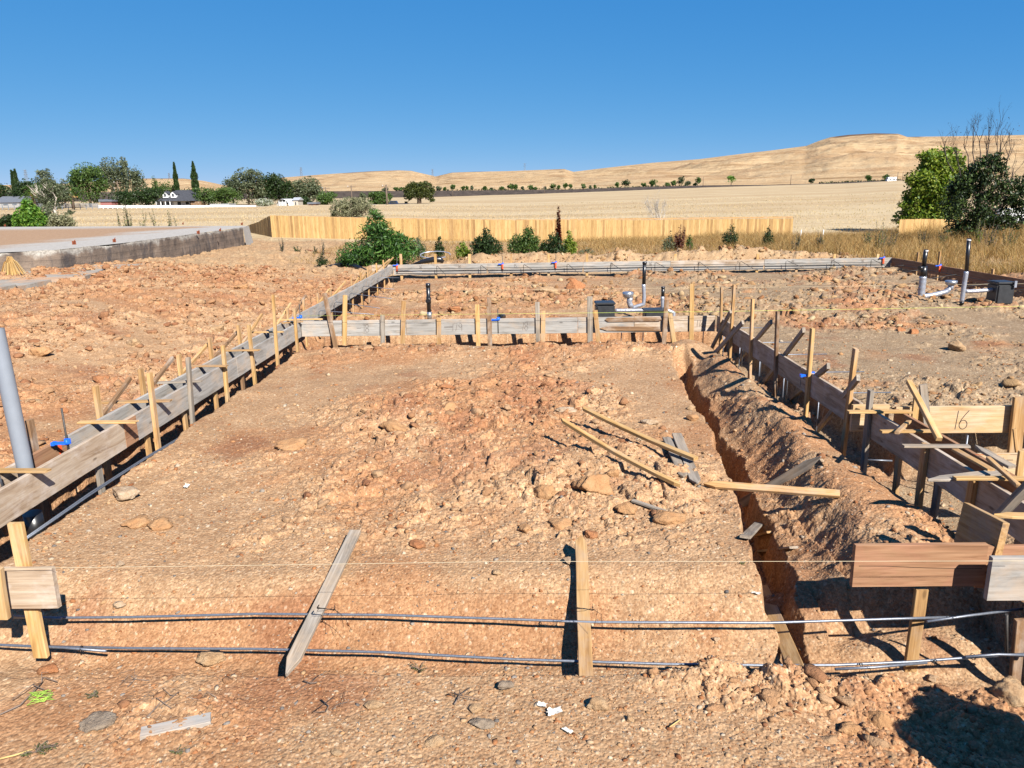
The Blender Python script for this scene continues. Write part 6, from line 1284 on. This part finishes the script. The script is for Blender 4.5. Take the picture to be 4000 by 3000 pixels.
# poles
def pole(x,yb,yt,D,label,arm=True,r0=.16):
    b=py(x,yb,D);t=py(x,yt,D);h=t[2]-b[2];r=empty('utility_pole',tup(b));tag(r,label,'pole','wooden utility poles'); MB().tube([(0,0,-1),(0,0,h)],[r0,r0*.7],7).build('shaft',MT['bark'],r)
    if arm: MB().box((0,0,h*.93),(2.2,.1,.12)).build('crossarm',MT['bark'],r); MB().tube([(-.8,0,h*.93),(-.8,0,h*.93+.3)],.05,5).build('insulator',MT['white'],r)
pole(1377,812,724,190,'utility pole left of the two tall ones before the hills'); pole(1513,812,721,178,'thickest utility pole, beside the round dark tree',True,.24); pole(1276,800,731,195,'short utility pole by the round bright green tree'); pole(470,800,707,192,'grey utility pole inside the tall tree group'); pole(2746,730,690,402,'lone thin pole beside the roadside tree clump',False); pole(3088,722,683,400,'thin pole on the road at the right',False); pole(3504,714,671,398,'left of two thin poles near the white camper',False); pole(3524,714,671,399,'right of two thin poles near the white camper',False); pole(2127,756,727,399,'short pale pole on the dark embankment'); pole(1769,768,738,399,'pale pole at the dark embankment right of the pine',False)
# pylons
def pylon(x,yb,yt,D,label):
    b=py(x,yb,D);t=py(x,yt,D);h=t[2]-b[2]+15;r=empty('transmission_tower',(b[0],D,b[2]-15));tag(r,label,'pylon','steel transmission towers'); mb=MB(); w0,w1=h*.10,h*.03
    lv=[0,.2,.4,.56,.7,.82,.92,1.]
    c=lambda f:[(sx*(w0+(w1-w0)*f),sy*(w0+(w1-w0)*f),h*f) for sx,sy in((-1,-1),(1,-1),(1,1),(-1,1))]
    for a,e in zip(lv[:-1],lv[1:]):
        A,B=c(a),c(e)
        for i in range(4): mb.tube([A[i],B[i]],.3,3,False); mb.tube([A[i],B[(i+1)%4]],.18,3,False); mb.tube([A[(i+1)%4],B[i]],.18,3,False)
    mb.build('lattice_mast',MT['pvc'],r); mb=MB()
    for f in(.74,.86,.97): mb.tube([(-h*.13,0,h*f),(0,0,h*f+1.2),(h*.13,0,h*f)],.3,3,False)
    mb.build('crossarms',MT['pvc'],r)
pylon(105,712,663,2000,'steel lattice tower at the far left above the trees'); pylon(662,699,676,2730,'small lattice tower on the ridge between the cypresses'); pylon(1178,690,654,2740,'lattice tower on the ridge above the second grove'); pylon(1690,687,661,2740,'lattice tower in the dip of the ridge'); pylon(2050,669,638,2740,'lattice tower on the middle ridge')
# vehicles
def pickup(x,yb,yt,wpx,D):
    b=py(x,yb,D);k=D/FPX;L=5.2;r=empty('pickup_truck',tup(b));tag(r,'dark pickup truck parked in the dry field left of the pine','truck'); body=mat_plain('dark_blue_car_paint',(.02,.025,.045),.3,.5,0,.05,0)
    MB().box((0,0,.75),(L,1.8,.55)).build('body',body,r); mb=MB(); mb.add([(-1.9,-.8,1.),(.2,-.8,1.),(-.1,-.7,1.65),(-1.4,-.7,1.65),(-1.9,.8,1.),(.2,.8,1.),(-.1,.7,1.65),(-1.4,.7,1.65)],[(0,1,2,3),(7,6,5,4),(3,2,6,7),(0,3,7,4),(1,5,6,2)]); cb=mb.build('cab',body,r); MB().box((-.8,-.80,1.3),(1.1,.04,.4)).build('window',MT['glass'],cb)
    for sx in(-1.6,1.6):
        for sy in(-.85,.85): MB().tube([(sx,sy-.1,.4),(sx,sy+.1,.4)],.4,12).build('wheel',MT['black'],r)
pickup(1552,812,803,25,182.)
def camper():
    D=401.;b=py(3480,716,D);k=D/FPX;L=33*k;r=empty('camper_van',tup(b));tag(r,'white camper vehicle driving on the highway at the right','camper'); h=3.0
    MB().box((.4,0,h/2+.4),(L*.78,2.3,h-.6)).build('body',MT['white'],r); MB().box((-L*.42,0,1.3),(L*.2,2.1,1.6)).build('cab',MT['white'],r); MB().box((-L*.25,0,h-.3),(L*.4,2.2,.8)).build('overcab',MT['white'],r)
    for x in(-.8,1.,2.3): MB().box((x,-1.17,1.9),(.8,.05,.5)).build('window',MT['glass'],r)
    for sx in(-L*.38,L*.25): MB().tube([(sx,-1.2,.4),(sx,-1.,.4)],.42,10).build('wheel',MT['black'],r)
camper()
def trailer():
    D=62.;b=py(3955,885,D); r=empty('box_trailer',tup(b)); tag(r,'white box trailer behind the dark tree at the right edge','trailer'); t=py(3955,818,D); h=t[2]-b[2]; rz=.0
    k=D/FPX; x0=-80*k; x1=120*k
    MB().box(((x0+x1)/2+.6,1.2,h/2+.1),(x1-x0,2.2,h-.2)).build('body',MT['white'],r); MB().box(((x0+x1)/2+.6,1.2,h+.02),(x1-x0+.1,2.3,.08)).build('roof',MT['white'],r)
    MB().box((x0+1.3,.08,h*.45),(1.4,.06,h*.75)).build('door',tin,r); MB().tube([(x0+2.6,.07,h*.72),(x0+2.6,.0,h*.72)],.07,10).build('marker_light',MT['orange'],r)
    for sx in (.8,1.9): MB().tube([(sx,.02,.3),(sx,.3,.3)],.36,14).build('wheel',MT['black'],r)
trailer()
# marker stakes and field litter at the end of the fence
for x,y0,y1,l in [(3138,905,885,'short white marker stake right of the fence end'),(3226,905,885,'second white marker stake farther right of the fence end')]:
    b=far_at(x,50); MB().box((0,0,.35),(.05,.05,.8)).build('marker_stake',MT['white']).location=(b[0],50,b[2]); tag(bpy.data.objects[-1] if False else [o for o in COL.objects if o.name.startswith('marker_stake')][-1],l,'stake')

# ============================================================= ROCKS ONE CAN POINT AT
ico3=ico(4)
def rock(name,x,y,wpx,stops,label,seed,flat=.5,asp=.8,cat='rock',sink=.25,group=None,scale=14,cuts=9):
    p=gp(x,y); d=math.hypot(p[0],p[1],); dep=np.dot(p-np.array([0,0,H]),CF); s=wpx*dep/FPX/2*(1.08 if cuts==9 else .9); V,F=ico3; r=np.random.default_rng(seed); rad=np.full(len(V),1.1)
    nat=cuts!=22
    for q in range(cuts):
        n=unit(r.normal(size=3)); dd=r.uniform(.45,.85) if nat else r.uniform(.7,1.); dt=V@n; rad=np.minimum(rad,np.where(dt>.05,dd/np.maximum(dt,.05),9))
    W=V*(rad*rnoise(V[None],3.,.03+.03*nat,seed)[0]*rnoise(V[None],9.,.008+.03*nat,seed+1)[0]*rnoise(V[None],20.,.003+.014*nat,seed+2)[0])[:,None]; W=W*[s,s*asp,s*flat]; a=r.uniform(-.5,.5); W=W@np.array([[math.cos(a),math.sin(a),0],[-math.sin(a),math.cos(a),0],[0,0,1]])
    key='rk'+str(stops); 
    if key not in MT: MT[key]=mat_rock('rock_surface',[(f,lin(c)) for f,c in stops],scale,1.)
    o=link(name,npmesh(name,W,F,True),MT[key]); o.location=(p[0],p[1],p[2]+s*flat*(1-sink*2)); return tag(o,label,cat,group)
PALE=((.2,(170,130,98)),(.5,(214,184,150)),(.8,(236,218,192))); RED=((.2,(176,112,74)),(.5,(198,136,92)),(.8,(212,158,112))); SOIL=((.2,(196,142,98)),(.5,(212,162,114)),(.8,(222,178,132))); GREY=((.2,(128,110,92)),(.5,(172,152,130)),(.8,(200,184,162))); TAN=((.2,(176,136,98)),(.5,(208,170,128)),(.8,(224,196,158)))
for a in [('boulder',490,1945,118,PALE,'pale speckled rock half buried at the left of the mound',1,.55,.8),('rock',198,2622,88,RED,'reddish flat stone left of the lower bars in the foreground',2,.45,.7),('rock',835,2575,100,TAN,'tan angular stone lying under the lower bar at the left',3,.5,.9),('stone_slab',365,2838,150,GREY,'flat grey stone slab left of the wood offcut',4,.3,.7),('rock',1972,2690,72,GREY,'small grey concrete chunk in the foreground',5,.5,.8),('cobble',1856,2775,64,TAN,'rounded cobble left of the white paper scrap',6,.6,.8),('cobble',1455,2762,92,TAN,'long smooth oval cobble in the foreground gravel',7,.35,.5),('cobble',1318,2945,60,TAN,'oval stone at the bottom edge of the picture',8,.4,.6),('rock',2228,2200,56,PALE,'pale stone left of the leaning tan stake',9,.5,.7),('cobble',2705,1642,52,SOIL,'rounded clod perched on the trench edge, nearer of two',10,.7,.9),('cobble',2698,1600,40,TAN,'small stone on the trench edge, farther of two',11,.7,.9),('rock',2543,1662,72,PALE,'pale stone right of the split yellow stake',12,.4,.7),('rock',2502,1722,56,PALE,'whitish flat cobble between the yellow stakes',13,.4,.7),('rock',2218,1612,84,PALE,'long pale stone at the upper middle of the mound',14,.35,.5),('rock',2296,1360,30,PALE,'whitish rock on the ridge in front of the cross form',15,.8,.9),('boulder',3925,2725,150,TAN,'large tan boulder at the lower right edge',16,.75,.9),('boulder',3738,1368,74,TAN,'pale angular rock on the right pad, largest there',17,.6,.8),('soil_clod',3522,1296,34,RED,'left of two reddish clods side by side on the right pad',18,.8,.9),('soil_clod',3562,1305,42,RED,'right of two reddish clods side by side on the right pad',19,.7,.9),('boulder',2893,995,46,GREY,'grey rock among the spoil heaps behind the far form',20,.9,.8),('cobble',252,1612,32,RED,'pink cobble on the left bank near the clip',21,.8,.8),('stone_slab',128,1578,88,TAN,'flat yellowish slab beside the standpipe',22,.25,.6),('soil_clod',2320,1920,150,SOIL,'large flat cracked soil clod in the middle of the mound',23,.6,.95),('soil_clod',2610,2035,130,SOIL,'large soil clod right of the cracked one',24,.5,.7),('soil_clod',2140,1950,90,SOIL,'upright soil clod left of the cracked one',25,.8,.8),('soil_clod',2460,2000,90,SOIL,'broken clod under the small buried stick',26,.5,.7),('soil_clod',2050,2080,80,SOIL,'round clod at the front of the clod heap',27,.6,.8),('soil_clod',2180,2060,100,SOIL,'wide clod at the front of the clod heap',28,.5,.8),('soil_clod',2310,2105,60,RED,'small red clod above the leaning stake',29,.8,.9),('soil_clod',1540,1690,110,SOIL,'split clod with a dark crack in the upper mound',30,.5,.7),('soil_clod',1740,1525,84,RED,'reddish clod with a dark crack near the top of the mound',31,.5,.7),('soil_clod',1480,1567,70,SOIL,'flat clod left of the upper split one',32,.4,.6),('soil_clod',1755,1605,64,SOIL,'rounded clod right of the upper split one',33,.6,.8),('soil_clod',1150,1750,120,SOIL,'broad low clod at the left of the mound',34,.35,.8),('soil_clod',520,2050,110,SOIL,'broad clod below the pale speckled rock',35,.35,.8),('soil_clod',620,2060,100,SOIL,'cracked clod right of the broad one at the left',36,.4,.8),('soil_clod',165,1390,74,SOIL,'large clod on the left bank above the standpipe foot',37,.6,.8),('soil_clod',530,1350,70,TAN,'tan clod in the middle of the left bank',38,.5,.7),('soil_clod',845,1295,72,TAN,'tan clod with dark underside near the outer braces',39,.5,.7),('soil_clod',400,1500,90,RED,'red clod lump above the first spreader',40,.45,.7),('soil_clod',950,1130,60,SOIL,'clod high on the left bank below the slab corner',41,.5,.7),('soil_clod',3420,2835,90,SOIL,'tall clod standing at the lower right pile',42,1.,.8),('soil_clod',3310,2860,90,SOIL,'wide clod left of the tall one in the lower right pile',43,.5,.8),('soil_clod',3590,2915,70,SOIL,'lit clod at the edge of the big shadow',44,.8,.9),('soil_clod',3565,2800,70,RED,'red clod above the big shadow at the lower right',45,.8,.8),('rock',2750,2600,66,TAN,'clod covering the lower bar in the middle right',46,.8,.8),('rock',3640,2655,52,PALE,'pale stone by the foot of the tan board stake',47,.6,.8),('rock',2795,2500,30,PALE,'small pale stone inside the front trench',48,.6,.8),('soil_clod',2400,1865,60,SOIL,'clod between the two yellow stakes',49,.7,.8),('soil_clod',2680,1905,54,SOIL,'clod at the tip of the left grey stake',50,.6,.8),('rock',2330,2760,90,TAN,'rough tan rock in the foreground right of the paper scrap',51,.45,.8),('cobble',2462,2815,44,TAN,'rounded stone right of the rough tan rock',52,.7,.8),('rock',1700,2905,70,TAN,'angular stone at the bottom middle',53,.45,.8),('rock',1880,2835,90,GREY,'flat greyish stone below the rounded cobble',54,.35,.7),('rock',470,2210,40,PALE,'small pale stone under the string at the left',55,.5,.8),('rock',465,2365,50,PALE,'pale stone on the bank above the upper bar',56,.5,.8),('rock',1940,2240,36,TAN,'round stone just under the string in the middle',57,.7,.9),('soil_clod',1620,2135,70,RED,'red clod at the top end of the long grey stake',58,.6,.8),('soil_clod',2850,1215,50,TAN,'rubble clod behind the right end of the cross form',59,.6,.8),('rock',3205,1810,34,PALE,'whitish stone on the berm near the leaning braces',60,.8,.9),('soil_clod',2245,1130,70,RED,'dark red clod lump behind the cross form',61,.7,.8),('soil_clod',2130,1150,80,TAN,'tan clod lump left of the dark red one',62,.6,.8),('soil_clod',1780,1220,60,RED,'red clod with a dark hollow behind the cross form',63,.5,.8),('soil_clod',1425,1300,60,RED,'jagged clod on the ridge in front of the cross form',64,1.,.9)]:
    nm,x,y,w_,st,lb,sd,fl,ap=a; rock(nm,x,y,w_,st,lb,sd,fl,ap,cat={'boulder':'rock','soil_clod':'clod'}.get(nm,nm.replace('_',' ')),cuts=22 if nm=='cobble' else 9)
# paper, scraps, twigs, neon string
def scrap(name,x,y,wpx,mat,label,seed,cat,elong=1.):
    p=gp(x,y,-.6,.015); dep=np.dot(p-np.array([0,0,H]),CF); s=wpx*dep/FPX/2; rr=np.random.default_rng(seed); n=9; g=np.linspace(-1,1,n); X,Y=np.meshgrid(g,g); R=1+.35*fbm(X*2,Y*2,seed,3); V=np.stack([X*s*R*elong,Y*s*.6*R,np.abs(fbm(X*1.7,Y*1.7,seed+1,3))*s*.6],-1).reshape(-1,3)
    i=np.arange(n-1)[:,None]*n+np.arange(n-1)[None]; F=np.stack([i,i+1,i+1+n,i+n],-1).reshape(-1,4); o=link(name,npmesh(name,V,F),MT[mat]); o.location=tup(p); o.rotation_euler=(0,0,rr.uniform(0,3)); tag(o,label,cat)
scrap('paper_scrap',2165,2790,56,'paper','torn white paper scrap lying in the foreground gravel',3,'paper'); scrap('paper_scrap',2118,2762,36,'paper','small white paper scrap left of the torn one',4,'paper'); scrap('paper_scrap',2218,2862,30,'paper','thin white scrap below the torn paper',5,'paper',1.4); scrap('paper_scrap',728,1906,32,'paper','small white card lying on the left of the mound',6,'paper'); scrap('paper_scrap',1608,1578,26,'paper','pale yellow chip near the split clod',7,'paper'); scrap('plastic_scrap',1198,1126,24,'paper','white plastic scrap on the left bank',8,'plastic'); scrap('plastic_scrap',2955,2325,30,'paper','crumpled white plastic in the trench by the pointed stake',9,'plastic')
def twig(P,r,mat,label,name='twig',cat='twig',sub=3,seed=1):
    rd=random.Random(seed); pts=[gp(x,y,-.6,.012+.01*rd.random()) for x,y in P]; mb=MB(); mb.tube([tup(p) for p in pts],[r*(1-.6*i/len(pts)) for i in range(len(pts))],5)
    for i in range(sub):
        a=pts[rd.randrange(1,len(pts))]; mb.tube([tup(a),tup(a+[rd.uniform(-.06,.06),rd.uniform(-.06,.06),.03]),tup(a+[rd.uniform(-.12,.12),rd.uniform(-.12,.12),.015])],r*.5,4)
    tag(mb.build(name,MT[mat]),label,cat)
twig([(540,2850),(610,2780),(640,2735),(700,2725),(790,2748)],.005,'twig','curved dark twig above the wood offcut',seed=2,sub=6); twig([(0,2800),(80,2765),(130,2715),(165,2678)],.005,'twig','long dark twig at the lower left edge',seed=3,sub=4); twig([(500,2690),(530,2660),(585,2668)],.003,'twig','small forked twig in the left foreground',seed=4); twig([(1185,2670),(1215,2680),(1240,2678)],.004,'twig','short twig right of the grey stake point',seed=5,sub=1); twig([(1255,2745),(1285,2770),(1275,2790)],.004,'twig','bent twig in the middle foreground',seed=6,sub=1); twig([(1300,2780),(1320,2760),(1360,2752)],.003,'twig','thin twig right of the bent one',seed=7,sub=1); twig([(1775,2760),(1800,2725),(1835,2695)],.004,'twig','slanting twig left of the grey chunk',seed=8,sub=2); twig([(0,2975),(60,2960),(130,2935)],.006,'straw','pale straw stalk in the lower left corner',name='straw_stalk',cat='straw',seed=9,sub=0); twig([(2660,2820),(2615,2850)],.004,'straw','short straw stalk right of the rounded stone',name='straw_stalk',cat='straw',seed=10,sub=0); twig([(2960,2010),(2700,2500)],.002,'twig','-') if False else None
MT['neon']=mat_plain('neon_green_cord',(.36,.6,.08),.6,.3,0,.05,0)
rd=random.Random(5); P=[]
for i in range(26): P.append(gp(112+95*(.5+.5*math.sin(i*1.9))+rd.uniform(-8,8),2740+20*math.cos(i*1.3)-22*(.5+.5*math.sin(i*1.9))+rd.uniform(-5,5),-.6,.012+.012*rd.random()))
tag(MB().tube([tup(p) for p in P],.0014,5).build('neon_cord',MT['neon']),'tangle of neon green cord in the left foreground','cord')
# small living and dead sprigs in the foreground
MT['sprig']=mat_leaf('small_weed_leaves',GR((84,96,52),(112,120,70),(140,136,90)),.2)
def sprig(x,y,wpx,mat,label,seed,n=120,name='weed_sprig'):
    p=gp(x,y,-.6,.01); dep=np.dot(p-np.array([0,0,H]),CF); s=wpx*dep/FPX/2; r=empty(name,tup(p)); tag(r,label,'weed'); rd=np.random.default_rng(seed); mb=MB(); C=[];Dd=[]
    for i in range(9):
        a=rd.uniform(0,6.28); e=np.array([math.cos(a)*s,math.sin(a)*s*.7,s*rd.uniform(.1,.5)])*rd.uniform(.5,1); mb.tube([(0,0,0),tup(e*.5+[0,0,.1*s]),tup(e)],.0018,4,False)
        for j in range(n//9): C.append(e*rd.uniform(.25,1)+rd.normal(0,.05,3)*s); Dd.append(e+rd.normal(0,.6,3)*s)
    mb.build('stem',MT['twig'],r); C=np.array(C);Dd=unit(np.array(Dd)); leafmesh('leaves',C,Dd,unit(np.cross(Dd,rd.normal(size=C.shape))),rd.uniform(.008,.02,len(C)),rd.uniform(.003,.006,len(C)),MT[mat],r)
sprig(1640,2622,110,'sprig','dry green sprig just below the lower bar',1); sprig(365,2725,80,'sprig','small grey green weed in the left foreground',2); sprig(140,2945,170,'sprig','dry weed with brown stems in the lower left corner',3,240); sprig(3960,2632,90,'l_bright','small bright green weed at the right edge by the bars',4,160); sprig(690,2945,80,'sprig','thin dry weed below the wood offcut',5); sprig(2900,2205,30,'l_lime','tiny green sprout at the trench mouth under the string',6,40); sprig(640,1070,90,'l_mid','trailing green weed at the foot of the slab',7,200); sprig(630,1182,50,'l_mid','small green weed in the middle of the left bank',8,80)
# pink and pale chips by the old footing
for x,y,w_,mt,l in [(247,1046,12,'rust','pink chip on the old footing'),(386,1032,12,'rust','pink chip in front of the slab'),(472,1052,13,'rust','pink chip right of the footing end'),(262,1044,16,'string_y','yellow green plastic bit on the footing'),(48,1086,16,'rust','red brick bit on the old footing, left one'),(132,1092,18,'rust','red brick bit on the old footing, right one'),(236,1077,10,'rust','small red brick bit above the footing edge')]: scrap('brick_chip',x,y,w_,mt,l,int(x),'chip')
